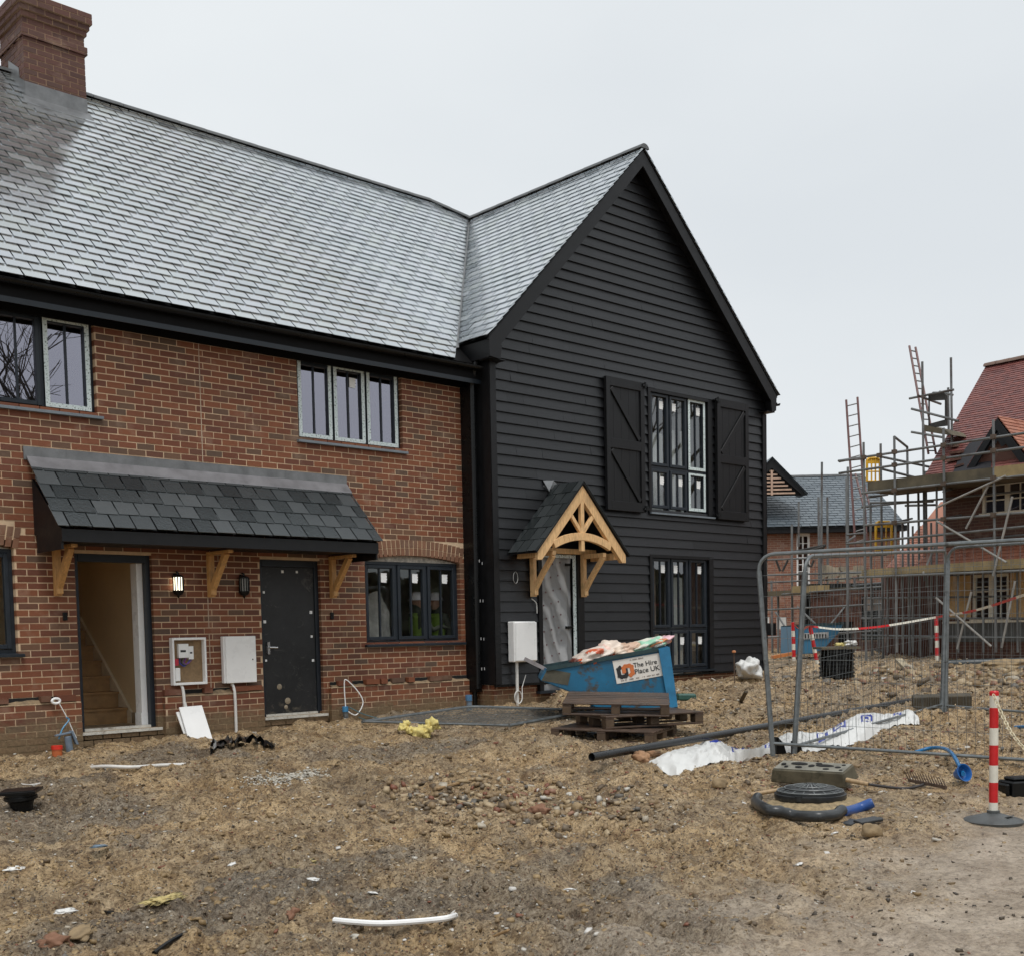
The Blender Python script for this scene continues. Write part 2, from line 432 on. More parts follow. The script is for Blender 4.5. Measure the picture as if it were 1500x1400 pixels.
# plinth standing proud, interrupted at the doorways; its top course is a row of ragged toothed headers
pl = []
for a, b in ((HX0, 5.47), (6.50, 7.86), (8.90, 11.60)):
    brick_face(mm, mb, a, b, -.2, .83, -.065, (), t=.06)
    for s in (a, b):
        mm.add([(s, -.065, -.2), (s, .02, -.2), (s, .02, .83), (s, -.065, .83)], [(0, 1, 2, 3)])
        for k in range(-2, 11): mb.box(s-.004, s+.004, -.067, .0, k*.075+.005, k*.075+.07)
    mm.add([(a, -.065, .825), (b, -.065, .825), (b, .02, .835), (a, .02, .835)], [(0, 1, 2, 3)])
for a, b in ((5.47, 6.50), (7.86, 8.90)): brick_face(mm, mb, a, b, -.2, .43, .0, (), t=.06)
wall = mm.build('wall', M['mortar'], house, recalc=False)
for (a, b, n) in ((9.0, 11.5, 11), (HX0, 5.4, 28), (6.5, 7.85, 6)):
    for i in range(n):
        x = a+(i+.5)*(b-a)/n+random.uniform(-.02, .02)
        if random.random() < .4: continue
        w_ = random.choice((.055, .11)); mb.box(x-w_, x+w_, -.082+random.uniform(-.012, .02), .0, .852+random.uniform(-.012, .0), .912)
gl_ = MB(); gm_ = MB()
for (a, b) in ((8.92, 11.5), (HX0, 5.42), (6.54, 7.84)):
    gl_.box(a, b, -.0085, .0, .85, .90)  # black strip stands in for the shade in the plinth recess
    n = int((b-a)/.06); vs = []
    for i in range(n+1):
        x = a+(b-a)*i/n; h = .03*abs(mnoise.noise(Vector((x*6, 1, 2))))+.025*max(0, mnoise.noise(Vector((x*1.7, 5, 2))))
        vs += [(x, -.072, .822-.3*h), (x, -.045, .835+h*.8), (x, -.009, .850+h*1.2)]
    gm_.add(vs, [(3*i+j, 3*i+3+j, 3*i+4+j, 3*i+1+j) for i in range(n) for j in range(2)])
gl_.build('recess_shade_strip', M['dark'], house); gm_.build('mortar_ledge', plain('muddy_mortar', (.24, .17, .10), .85, .4, 16, .6), house, recalc=False)
bricks = mb.build('brickwork', M['brick'], house, recalc=False)
# arch bricks get a browner tone through their own mesh
for xa_ in (9.5, 3.04):
    a2 = MB(); arch(a2, xa_, xa_+1.83, 2.545, .09, .001); a2.build('brick_arch', M['brick_arch'], house, recalc=False)
g = MB(); g.box(7.146, 7.156, -.0062, -.003, 2.6, 5.2); g.box(7.146, 7.156, -.0062, -.003, .9, 2.5); g.build('movement_joint', plain('sealant', (.5, .4, .3), .8, .1), house)
# body behind the facade
g = MB(); g.box(HX0, HX0+.2, .1, 7.5, 0, 5.3); g.box(HX0, HX1, 7.5, 7.7, 0, 5.3)
g.add([(HX0, 0, 5.3), (HX0, 7.7, 5.3), (HX0, 3.75, 9.3)], [(0, 1, 2)])
g.build('side_and_rear_wall', M['brick_dark'], house)
# interior
g = MB()
g.box(HX0+.2, 11.4, .3, 7.4, .36, .46); g.box(HX0+.2, 11.4, .105, 7.4, 2.72, 2.86); g.box(HX0+.2, 11.4, .105, 7.4, 5.2, 5.29)
g.box(HX0+.2, 11.4, 4.4, 4.5, .46, 5.2)
for x in (5.05, 6.62, 7.3, 9.1): g.box(x, x+.1, .105, 4.4, .46, 2.72)
for x in (6.9, 8.2): g.box(x, x+.1, .105, 4.4, 2.86, 5.2)
g.build('interior', plain('glow_tinted_plaster', (.84, .66, .42), .85, .06, 2), house)  # warm lamp glow of the hall is put into the plaster colour
# staircase in the open doorway
g = MB()
for i in range(12):
    z = .46+i*.2; yy = 1.15+i*.235
    g.box(5.16, 6.575, yy, 4.35, z, z+.172); g.box(5.16, 6.575, yy-.03, yy+.26, z+.172, z+.2)
st = g.build('staircase', plain('bare_stair_timber', (.46, .28, .13), .6, .25, 6), house)
g = MB(); g.prism([(6.58, 1.05, .46), (6.58, 1.05, .60), (6.58, 3.9, 3.02), (6.58, 3.9, 2.9), (6.58, 1.25, .46)], (.035, 0, 0)); g.build('stair_stringer', plain('stringer_paint', (.85, .74, .56), .5, .1), st)
g = MB(); g.box(6.575, 6.61, .16, 1.02, .46, .6); g.box(5.5, 6.5, .105, 1.1, .455, .466); g.build('skirting_board', plain('hall_floor', (.40, .32, .22), .6, .25, 5), house)
# door frames
for (a, b, z0) in ((5.49, 6.43, .47), (7.90, 8.82, .49)):
    g = MB(); g.box(a, a+.06, .05, .14, z0, 2.52); g.box(b-.06, b, .05, .14, z0, 2.52); g.box(a+.06, b-.06, .05, .14, 2.43, 2.52)
    df = g.build('door_frame', M['frame'], house, bevel=.004)
    g = MB(); g.box(a-.005, b+.045, -.03, .13, z0-.035, z0-.003); g.box(a+.06, b-.06, .06, .12, z0, z0+.03)
    g.build('threshold', plain('threshold_strip', (.62, .6, .54), .4, .25, 14, dirt=((.15, .11, .07), 7, .55)), df)
g = MB(); g.box(6.30, 6.372, .145, .30, .62, 2.43); g.box(6.29, 6.385, .143, .31, .47, .64); g.build('architrave', M['white'], house)
# boarded door
def door_skin():
    t = NT('scuffed_black_sheet'); v = t.coord('World')
    col = t.ramp(t.noise(3, 7, .7, v), [(.3, (.008, .009, .010)), (.7, (.022, .023, .025))])
    s = t.noise(2.6, 8, .8, t.scaled(v, (1, 1, 1.6)), 1.5)
    col = t.mix(t.ramp(s, [(.565, (0, 0, 0)), (.64, (.34, .34, .34))]), col, (.15, .145, .13))
    z = t.sep(v)[2]
    m = t.math('ADD', t.math('MULTIPLY', t.math('SUBTRACT', .95, z), 1.2), t.math('MULTIPLY', t.math('SUBTRACT', t.noise(9, 5, .7, v), .55), 3))
    col = t.mix(t.ramp(m, [(.4, (0, 0, 0)), (.9, (.6, .6, .6))]), col, (.22, .19, .14))
    return t.set(Base_Color=col, Roughness=.45)
g = MB(); g.box(7.965, 8.755, .07, .11, .525, 2.425); dr = g.build('door', door_skin(), house)
g = MB()
for (x, z) in ((8.28, 2.37), (8.5, 2.37), (8.70, 1.84), (8.70, 1.52), (8.71, 1.20), (7.99, 2.1), (7.99, 1.22), (7.99, 1.72)):
    g = MB(); s_ = random.uniform(.013, .02); g.box(x-s_, x+s_, .064, .069, z-s_, z+s_); g.build('tape_patch', M['sticker'], dr)
g = MB(); g.box(8.0, 8.035, .03, .069, 1.30, 1.46); g.tube([(8.02, .045, 1.39), (8.02, .02, 1.39), (8.14, .02, 1.385)], .013, 8); g.build('handle', plain('chrome', (.55, .55, .56), .25, .1, metal=.9), dr)
g = MB()
for (x, z, r) in ((8.18, .87, .04), (8.30, .68, .045), (8.27, .60, .03)):
    g = MB(); g.lathe([(0.001, 0), (r, 0.0), (r*.6, .008), (.001, .01)], (x, .069, z), 9, Matrix.Rotation(R(90), 3, 'X'))
    g.build('mud_splat', plain('dry_mud', (.30, .25, .18), .9, .3, 30), dr)
# windows
wn = dict(gl='glass_u')
window(house, 4.11, 5.84, 4.09, 5.17, .07, tape={2: 0}, gl='glass_u', sillm='sillm', label='upper window cut by the edge of the frame, only one sash still wrapped in film')
window(house, 8.55, 10.28, 4.09, 5.17, .07, tape={0: 1, 1: 0, 2: 1}, gl='glass_u', stick={1: 1}, sillm='sillm', label='upper window with all three sashes wrapped in pale film')
w3 = window(house, 3.09, 4.82, 1.40, 2.545, .07)
w4 = window(house, 9.55, 11.28, 1.40, 2.545, .07, stick={0: 1, 1: 1, 2: 1}, label='ground floor window under a brick arch with three white stickers')
for x0 in (3.09, 9.55):
    g = MB(); n = 16
    pts = [(x0+.02, .075, 2.546)]+[(x0+.02+1.69*i/n, .075, 2.548+.088*(1-(2*i/n-1)**2)) for i in range(n+1)]+[(x0+1.71, .075, 2.546)]
    g.prism(pts, (0, .03, 0)); g.build('window_head_filler', plain('perforated_filler', (.42, .39, .34), .6, .5, 18), w3 if x0 < 5 else w4)
# eaves
EY, EZ, TP = -.35, 5.40, math.tan(R(44.3))
RY, RZ, RX = 3.75, 9.40, 13.97
g = MB(); g.box(HX0, 11.52, -.30, -.275, 5.12, 5.36); g.build('fascia', M['soffit'], house)
g = MB(); g.box(HX0, 11.50, -.312, -.301, 5.115, 5.175); g.build('fascia_strip', M['frame'], house)
g = MB(); g.box(HX0, 11.52, -.274, .09, 5.175, 5.19); g.box(HX0, 11.52, -.03, .0, 5.10, 5.174); g.build('soffit', M['soffit'], house)
def gutter(x0, x1, y, z, r=.056):
    g = MB(); n = 8
    for rr, s in ((r, 1),):
        vs = []; 
        for x in (x0, x1):
            vs += [(x, y+r*math.cos(math.pi+math.pi*i/n), z+r*math.sin(math.pi+math.pi*i/n)) for i in range(n+1)]
            vs += [(x, y+(r-.006)*math.cos(2*math.pi-math.pi*i/n), z+(r-.006)*math.sin(2*math.pi-math.pi*i/n)) for i in range(n+1)]
        k = 2*n+2; g.add(vs, [(i, (i+1) % k, k+(i+1) % k, k+i) for i in range(k)]+[tuple(range(k))[::-1], tuple(range(k, 2*k))])
    return g
g = gutter(HX0, 11.45, -.375, 5.345)
gt = g.build('gutter', M['gloss_black'], house)
# main roof
g = MB(); sl = math.hypot(RY-EY, RZ-EZ)
U = (1, 0, 0); V = (0, RY-EY, RZ-EZ)
slates(g, (HX0, EY-.02, EZ-.02), U, V, int((15.2-HX0)/.282), int(sl/.172)+1, .282, .172)
roof = g.build('slate_roof', M['slate'], house, recalc=False)
# gable wing planes are needed to cut the valley
YV = -.70
APX, APZ, LEX, LEZ, REX, REZ = 14.775, 9.195, 11.318, 5.719, 18.518, 5.763
sL = (APZ-LEZ)/(APX-LEX); sR = (APZ-REZ)/(REX-APX)
def zm(y): return EZ+TP*(y-EY)
def yv(x): return EY+(LEZ+sL*(x-LEX)-EZ)/TP
va = Vector((LEX, yv(LEX), 0)); vb = Vector((APX, yv(APX), 0))
vd = (vb-va).normalized(); vn = Vector((vd.y, -vd.x, 0))
if vn.dot(Vector((1, 0, 0))) < 0: vn = -vn
clip(roof, va-vn*.012, vn)
ha = Vector((RX, RY, 0)); hb = Vector((APX, yv(APX), 0)); hd = (hb-ha).normalized(); hn = Vector((-hd.y, hd.x, 0))
if hn.y < 0: hn = -hn
clip(roof, ha, hn); clip(roof, Vector((0, RY, 0)), Vector((0, 1, 0)))
clip(roof, Vector((HX0, 0, 0)), Vector((-1, 0, 0)))
g = MB()
d = .02
g.add([(HX0, EY, EZ-d), (LEX, EY, EZ-d), (LEX, va.y, zm(va.y)-d), (APX, vb.y, zm(vb.y)-d), (RX, RY, RZ-d), (HX0, RY, RZ-d)], [(0, 1, 2, 3, 4, 5)])
g.add([(HX0, RY, RZ-.01), (RX, RY, RZ-.01), (RX, 7.95, 5.3), (HX0, 7.95, 5.3)], [(0, 1, 2, 3)])
g.add([(RX, RY, RZ-.01), (RX, 7.95, 5.3), (18.1, 7.95, 5.3)], [(0, 1, 2)])
g.build('roof_deck', M['soffit'], roof, recalc=False)
def ridge_tiles(p0, p1, r=.075, L=.45, n=6):
    g = MB(); a = Vector(p0); b = Vector(p1); d = (b-a); k = max(1, round(d.length/L)); u = d.normalized()
    w = u.cross(Vector((0, 0, 1))).normalized(); up = w.cross(u)
    for i in range(k):
        s = a+d*(i/k)+u*.004; e = a+d*((i+1)/k)-u*.004; vs = []
        for p, rr in ((s, r*1.0), (e, r*1.04)):
            for j in range(n+1):
                t = math.pi*(j/n); vs.append(p+w*math.cos(t)*rr*1.35+up*(math.sin(t)*rr-.03))
        g.add(vs, [(j, j+1, n+2+j, n+1+j) for j in range(n)]+[tuple(range(n+1)), tuple(range(n+1, 2*n+2))[::-1]])
    return g
ridge_tiles((HX0, RY, RZ+.02), (RX, RY, RZ+.02)).build('ridge_tiles', M['ridge'], roof, smooth=True)
ridge_tiles((RX, RY, RZ+.02), (APX, vb.y, APZ+.02), L=.4).build('ridge_tiles', M['ridge'], roof, smooth=True)
# chimney
ch = MB(); CX0, CX1, CYF = 6.46, 7.31, 3.22
CYB = max(4.0, min(5.2, at(2, 95, 0, CX0).y))
mmc, mbc = MB(), MB()
def stack(x0, x1, y0, y1, z0, z1):
    brick_face(mmc, mbc, x0, x1, z0, z1, y0, (), t=.05)
    Tl = lambda p: (x0+(p[1]-y0), y1-(p[0]-y0), p[2])
    brick_face(mmc, mbc, y0, y1, z0, z1, y0, (), t=.05, T=lambda p: (x0+(p[1]-y0), y0+y1-p[0], p[2]))
    brick_face(mmc, mbc, y0, y1, z0, z1, y0, (), t=.05, T=lambda p: (x1-(p[1]-y0), p[0], p[2]))
    mmc.box(x0+.01, x1-.01, y0+.012, y1, z0, z1)
stack(CX0, CX1, CYF, CYB, 8.4, 9.72)
for o, a, b in ((.03, 9.72, 9.825), (0, 9.825, 9.975), (.03, 9.975, 10.05), (.06, 10.05, 10.125), (.09, 10.125, 10.275)):
    stack(CX0-o, CX1+o, CYF-o, CYB+o, a, b)
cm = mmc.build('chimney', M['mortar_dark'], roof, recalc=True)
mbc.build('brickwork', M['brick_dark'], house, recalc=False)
g = MB(); 
for y in (CYF+.35, CYB-.35): g.lathe([(.11, 10.26), (.12, 10.3), (.1, 10.33), (.085, 10.52), (.1, 10.54), (.1, 10.56)], (6.9, y, 0), 16)
g.build('chimney_pot', M['brick_dark'], roof, smooth=True)
g = MB()
zt = 9.12; g.box(CX0-.008, CX1+.01, CYF-.014, CYF-.003, zm(CYF-.1), zt)
yb2 = CYF-.2
g.prism([(CX0-.05, CYF-.003, zm(CYF)+.055), (CX0-.05, yb2, zm(yb2)+.03), (CX0-.05, yb2, zm(yb2)+.018), (CX0-.05, CYF, zm(CYF)+.03)], (CX1-CX0+.1, 0, 0))
g.prism([(CX0-.013, CYF-.01, zm(CYF)-.05), (CX0-.013, CYF-.01, zt+.0), (CX0-.013, CYF+.16, zt+.10), (CX0-.013, CYF+.18, zt+.24), (CX0-.013, RY, RZ+.18), (CX0-.013, RY, RZ-.05)], (.006, 0, 0))
g.build('chimney_flashing', M['lead'], roof)
# ------------------------------------------------------------------ porch over the two doors
PX0, PX1, PY = 5.0, 9.28, -.78
porch = MB(); porch.box(PX0+.05, PX1-.05, PY+.02, PY+.045, 2.58, 2.715)
porch.box(PX0+.05, PX0+.075, PY+.046, -.07, 2.50, 2.70); porch.box(PX1-.075, PX1-.05, PY+.046, -.008, 2.50, 2.70)
porch.box(PX0+.076, PX1-.076, PY+.046, -.008, 2.60, 2.62)
for x in (PX0+.05, PX1-.075): porch.prism([(x, PY+.03, 2.7), (x, -.008, 2.7), (x, -.008, 3.32), (x, PY+.03, 2.72)], (.025, 0, 0))
porch = porch.build('porch_roof', M['black'], house)
g = MB(); pz0, pz1 = 2.735, 3.53
V = Vector((0, .78, pz1-pz0)); Lp = V.length
slates(g, (PX0-.125, PY, pz0), (1, 0, 0), V, 18, 5, .25, Lp/5.0+.005, th=.008, lift=.014, jit=.006)
ps = g.build('slates', M['slate_porch'], porch, recalc=False)
clip(ps, (PX0, 0, 0), (-1, 0, 0)); clip(ps, (PX1, 0, 0), (1, 0, 0)); clip(ps, (0, -.01, 0), (0, 1, 0))
g = MB(); g.add([(PX0+.02, PY+.02, pz0-.0), (PX1-.02, PY+.02, pz0-.0), (PX1-.02, -.008, pz1-.02), (PX0+.02, -.008, pz1-.02)], [(0, 1, 2, 3)]); g.build('batten_board', M['black'], porch)
g = MB(); n = 9
for i in range(n):
    a = PX0-.03+(PX1-PX0+.03)*i/n; b = PX0-.03+(PX1-PX0+.03)*(i+1)/n+.004
    za = 3.665
    g.box(a, b, -.018-.002*(i % 2), -.008, 3.52, za)
fl = g.build('flashing', M['lead'], porch)
g = MB()
for i in range(6):
    a = PX0+(PX1-PX0)*i/6; b = PX0+(PX1-PX0)*(i+1)/6+.006; o = .003*(i % 2)
    g.hexa([(a, -.13, 3.425+o), (b, -.13, 3.425+o), (b, -.0195, 3.535), (a, -.0195, 3.535), (a, -.125, 3.442+o), (b, -.125, 3.442+o), (b, -.0195, 3.56), (a, -.0195, 3.56)])
g.build('lead_apron', M['lead_l'], porch)
for x in (5.27, 7.18, 8.99):
    g = MB()
    g.box(x-.036, x+.036, -.085, -.008, 2.03, 2.54); g.box(x-.036, x+.036, -.55, -.008, 2.541, 2.579)
    g.bar((x, -.085, 2.13), (x, -.44, 2.545), .071, .07, (1, 0, 0))
    g.box(x-.037, x+.037, -.115, -.0851, 2.05, 2.17)
    g.build('bracket', M['oak'], porch, bevel=.004)
# ================================================================== GABLED WING
YG = -.45; GX0, GX1 = 11.50, 18.38
wing = empty('weatherboarded_house', 'tall gabled house clad in black boards with shuttered window and timber door hood', 'house')
HB = .153; ZC = .755
gh = [(12.42, 13.42, 0, 2.77), (15.04, 16.78, .80, 2.77), (15.04, 16.78, 3.46, 5.49)]
g = MB()
for k in range(60):
    z = ZC+k*HB
    if z > 9.3: break
    zc = z+HB/2
    iv = [(GX0+.0, GX1)]
    for h in gh:
        if h[2]-.02 < zc < h[3]+.02:
            iv = [s for a, b in iv for s in ((a, min(b, h[0])), (max(a, h[1]), b)) if s[1]-s[0] > .02]
    for a, b in iv:
        cuts = [a]+sorted(random.uniform(a, b) for _ in range(2 if b-a > 3 else (1 if b-a > 1.2 and random.random() < .4 else 0)))+[b]
        for c, d in zip(cuts[:-1], cuts[1:]):
            o = random.uniform(-.003, .003)
            g.hexa([(c+.002, YG-.036+o, z+random.uniform(-.002, .002)), (d-.002, YG-.036+o+random.uniform(-.003, .003), z+random.uniform(-.002, .002)), (d-.001, YG+.01, z), (c+.001, YG+.01, z),
                    (c+.001, YG-.006, z+HB+.012), (d-.001, YG-.006, z+HB+.012), (d-.001, YG+.01, z+HB+.012), (c+.001, YG+.01, z+HB+.012)])
cl = g.build('weatherboarding', M['board'], wing, recalc=False)
dn = .12
clip(cl, (APX, 0, APZ-dn), Vector((-sL, 0, 1))); clip(cl, (APX, 0, APZ-dn), Vector((sR, 0, 1)))
# side and rear walls, plinth
g = MB(); g.box(GX0, GX0+.1, YG+.01, .02, .755, 5.6); g.box(GX1-.1, GX1, YG+.01, 7.4, .755, 5.6); g.box(GX0, GX1, 7.4, 7.5, 0, 5.6)
g.add([(GX0, YG+.02, 5.5), (GX1, YG+.02, 5.5), (APX, YG+.02, APZ-.15)], [(0, 1, 2)])
for (a, b, c, d) in ((GX0, 12.42, .75, 5.6), (13.42, 15.04, .75, 5.6), (16.78, GX1, .75, 5.6), (12.42, 13.42, 2.77, 5.6), (15.04, 16.78, 2.77, 3.46), (15.04, 16.78, 5.49, 5.6)):
    g.box(a, b, YG+.011, YG+.10, c, d)
g.build('wall', M['black'], wing)
mm, mb = MB(), MB(); brick_face(mm, mb, GX0+.03, GX1-.03, -.2, .75, YG+.03, [(12.42, 13.42, .60, 9)], t=.06)
for x, sg in ((GX0+.03, 1), (GX1-.03, -1)):
    brick_face(mm, mb, 0, 1.2, -.2, .75, 0, (), t=.04, T=(lambda p, x=x, sg=sg: (x+sg*p[1], YG+.03+p[0], p[2])))
mm.build('plinth', M['mortar'], wing, recalc=False); mb.build('plinth_brickwork', M['brick'], wing, recalc=False)
g = MB(); g.box(GX0, GX1, YG-.05, YG-.012, .72, .753); g.build('bell_drip', M['gloss_black'], wing)
g = MB(); g.box(GX0-.012, GX0+.115, YG-.055, YG-.024, .76, 5.42); g.box(GX0-.014, GX0-.001, YG-.055, YG+.1, .76, 5.42); g.build('corner_board', M['black'], wing)
g = MB(); g.box(GX1-.10, GX1+.012, YG-.055, YG-.024, .76, 5.42); g.box(GX1+.001, GX1+.014, YG-.055, YG+.1, .76, 5.42); g.build('corner_board', M['black'], wing)
# interior
g = MB(); g.box(GX0+.12, GX1-.12, YG+.11, 5, .50, .58); g.box(GX0+.12, GX1-.12, YG+.11, 5, 2.95, 3.1); g.box(GX0+.12, GX1-.12, 4, 4.1, .6, 5.6); g.box(GX0+.12, GX1-.12, YG+.11, 5, 5.6, 5.7)
for x in (13.9, 17.3): g.box(x, x+.1, YG+.11, 4, .6, 2.95); g.box(x, x+.1, YG+.11, 4, 3.1, 5.6)
g.build('interior', M['inside'], wing)
pb_ = plain('pale_board', (.78, .84, .80), .8, .1, 3); bb_ = plain('bare_block', (.46, .38, .30), .9, .25, 5); gg_ = plain('grey_green_board', (.42, .50, .46), .8, .1)
for (a, b, c, d, y_, m_, nm_) in ((15.42, 15.78, 3.3, 4.85, -.18, pb_, 'plasterboard'), (15.98, 16.14, 3.3, 4.95, -.16, pb_, 'plasterboard'), (16.30, 16.48, 3.3, 4.95, -.16, pb_, 'plasterboard'), (16.86, 17.1, 3.3, 5.4, -.12, gg_, 'plasterboard'),
        (15.3, 15.62, .6, 2.8, -.12, bb_, 'blockwork'), (15.82, 16.28, .6, 2.42, -.18, pb_, 'plasterboard'), (16.9, 17.14, .6, 2.8, -.12, gg_, 'plasterboard'), (15.5, 15.80, .6, 1.5, -.2, bb_, 'insulation_board'), (16.32, 16.78, .6, 1.5, -.2, bb_, 'insulation_board')):
    g = MB(); g.box(a, b, y_, y_+.03, c, d); g.build(nm_, m_, wing)
# windows (recessed between dark reveals)
for (z0, z1, sp, tp, lb) in ((3.46, 5.49, [3.55, 4.22, 5.44], {2: 2, 5: 0}, 'upper floor window between two ledged shutters'), (.80, 2.77, [.86, 1.52, 2.72], {}, 'ground floor window nearest the rubbish skip')):
    g = MB(); g.box(15.04, 15.10, YG-.045, YG+.07, z0, z1); g.box(16.66, 16.78, YG-.035, YG+.07, z0, z1); g.box(15.10, 16.66, YG-.045, YG+.07, z1-.05, z1); g.box(15.04, 16.78, YG-.045, YG+.09, z0-.03, z0)
    w = window(wing, 15.10, 16.66, z0+.01, z1-.05, YG+.02, splits=sp, tape=tp if z0 > 3 else {}, gl='glass_w', sill=False, stick={i: (1 if i != 4 else -1) for i in range(6)}, label=lb)
    g.build('casing', M['black'], w)
    g = MB(); g.box(15.06, 16.80, YG-.075, YG-.002, z0-.02, z0+.008); g.build('sill', M['sillm'] if z0 > 3 else M['frame'], w)
# shutters
def shutter(x0, x1, flip):
    z0, z1 = 3.44, 5.53; y = YG-.075
    s = MB(); n = 5
    for i in range(n): s.box(x0+(x1-x0)*i/n+.002, x0+(x1-x0)*(i+1)/n-.002, y, y+.03, z0, z1)
    sh = s.build('shutter', M['black'], wing)
    s = MB(); f = .095
    s.box(x0, x0+f, y-.028, y-.001, z0, z1); s.box(x1-f, x1, y-.028, y-.001, z0, z1)
    for a, b in ((z0, z0+.15), (4.42, 4.57), (z1-.14, z1)): s.box(x0+f, x1-f, y-.028, y-.001, a, b)
    for a, b in ((z0+.15, 4.42), (4.57, z1-.14)):
        p, q = (x0+f+.03, b-.03), (x1-f-.03, a+.03)
        if flip: p, q = (x1-f-.03, b-.03), (x0+f+.03, a+.03)
        s.bar((p[0], y-.014, p[1]), (q[0], y-.014, q[1]), .025, .075, (1, 0, 0))
    s.build('ledges_and_brace', M['black'], sh, bevel=.004)
    hx = x1 if not flip else x0
    for z in (z0+.06, z1-.04):
        s = MB(); s.box(hx-.06, hx+.06, y-.05, y-.029, z-.018, z+.018); s.lathe([(.018, -.05), (.018, .05)], (hx, y-.045, z), 8)
        s.build('hinge', M['gloss_black'], sh)
shutter(13.95, 14.88, False); shutter(16.84, 17.77, True)
# front door under protective film
g = MB(); g.box(12.42, 12.50, YG-.045, YG+.09, .62, 2.77); g.box(13.28, 13.42, YG-.05, YG+.09, .62, 2.77); g.box(12.5, 13.28, YG-.045, YG+.09, 2.72, 2.77); dfm = g.build('door_frame', M['black'], wing)
g = MB(); g.box(13.20, 13.27, YG-.02, YG-.012, .62, 2.70); g.box(12.51, 13.20, YG-.02, YG-.012, 2.65, 2.70); g.build('protective_film', M['tape'], dfm)
def film():
    t = NT('printed_film'); v = t.coord('World'); x, y, z = t.sep(v)
    d = t.math('ADD', t.math('MULTIPLY', x, 9), t.math('MULTIPLY', z, 4.5))
    w = t.node('ShaderNodeTexNoise'); w.inputs['Scale'].default_value = 2.5; t.L(v, w.inputs[0])
    d = t.math('ADD', d, t.math('MULTIPLY', w.outputs[0], 3))
    s = t.math('SINE', t.math('MULTIPLY', d, 2.2))
    col = t.ramp(s, [(0, (.26, .265, .27)), (1, (.50, .51, .52))])
    t.bump(t.math('ADD', s, t.math('MULTIPLY', t.noise(5, 4, .6, v), 1.5)), .6, .02)
    return t.set(Base_Color=col, Roughness=.3)
dg = MB(); nx, nz = 16, 40
vs = []
for j in range(nz+1):
    for i in range(nx+1):
        u, w_ = i/nx, j/nz
        yy = YG+.035-.022*math.sin((u*1.2+w_*1.1)*9+math.sin(w_*5))*.5-.02*mnoise.noise(Vector((u*3, w_*5, 2)))-.03*math.exp(-((u-.8)/.07)**2)
        vs.append((12.50+.70*u, yy, .62+2.03*w_))
dg.add(vs, [(j*(nx+1)+i, j*(nx+1)+i+1, (j+1)*(nx+1)+i+1, (j+1)*(nx+1)+i) for j in range(nz) for i in range(nx)])
dg.box(12.5, 13.2, YG+.06, YG+.09, .62, 2.65)
door = dg.build('door', film(), wing, smooth=True)
g = MB()
for j in range(10):
    for i in range(4):
        x = 12.56+i*.16+(j % 2)*.05; z = .72+j*.2+i*.03
        if x < 13.02: g.lathe([(.010, 0), (.010, .002), (.015, .002), (.015, 0)], (x, YG-.004, z), 10, Matrix.Rotation(R(90), 3, 'X'))
g.build('printed_ring_marks', plain('faded_red_print', (.20, .10, .11), .6, .1), door)
g = MB(); g.box(13.03, 13.17, YG-.035, YG-.0, 1.56, 1.60); g.build('handle', M['gloss_black'], door)
g = MB(); g.box(13.05, 13.15, YG-.02, YG+.0, 2.53, 2.57); g.build('closer', M['gloss_black'], door)
g = MB(); g.box(12.40, 13.44, YG-.06, YG+.05, .58, .618); g.build('threshold', M['frame'], dfm)
# roof of the wing
g = MB(); Lr = math.hypot(APX-LEX, APZ-LEZ)
slates(g, (LEX-.02, 5.6, LEZ-.02), (0, -1, 0), (APX-LEX, 0, APZ-LEZ), int(6.3/.282)+1, int(Lr/.172)+1, .282, .172)
wl = g.build('slate_roof', M['slate'], wing, recalc=False)
clip(wl, va+vn*.012, -vn); clip(wl, (0, YV, 0), (0, -1, 0)); clip(wl, (APX, 0, 0), (1, 0, 0))
g = MB()
slates(g, (REX+.02, YV-.3, REZ-.02), (0, 1, 0), (APX-REX, 0, APZ-REZ), int(8.6/.282), int(math.hypot(APX-REX, APZ-REZ)/.172)+1, .282, .172)
wr = g.build('slate_roof', M['slate'], wing, recalc=False)
clip(wr, (0, YV, 0), (0, -1, 0)); clip(wr, (APX, 0, 0), (-1, 0, 0))
g = MB(); d = .02
g.add([(LEX, YV+.03, LEZ-d), (LEX, va.y, LEZ-d), (APX, vb.y, APZ-d), (APX, YV+.03, APZ-d)], [(0, 1, 2, 3)])
g.add([(REX, YV+.03, REZ-d), (REX, 7.9, REZ-d), (APX, 7.9, APZ-d), (APX, YV+.03, APZ-d)], [(0, 1, 2, 3)])
g.add([(REX, 7.6, REZ-d), (APX, 7.6, APZ-d), (LEX, 7.6, LEZ-d)], [(0, 1, 2)])
g.build('roof_deck', M['soffit'], wl, recalc=False)
ridge_tiles((APX, YV-.02, APZ+.015), (APX, vb.y+.05, APZ+.015)).build('ridge_tiles', M['ridge'], wl, smooth=True)
g = MB(); v3 = Vector((vd.x, vd.y, 0)); za = zm(va.y)
p0 = Vector((va.x, va.y, zm(va.y)+.004)); p1 = Vector((vb.x, vb.y, zm(vb.y)+.004)); g.bar(p0-(p1-p0).normalized()*.15, p1, .05, .012); g.build('valley_lead', M['lead'], wl)
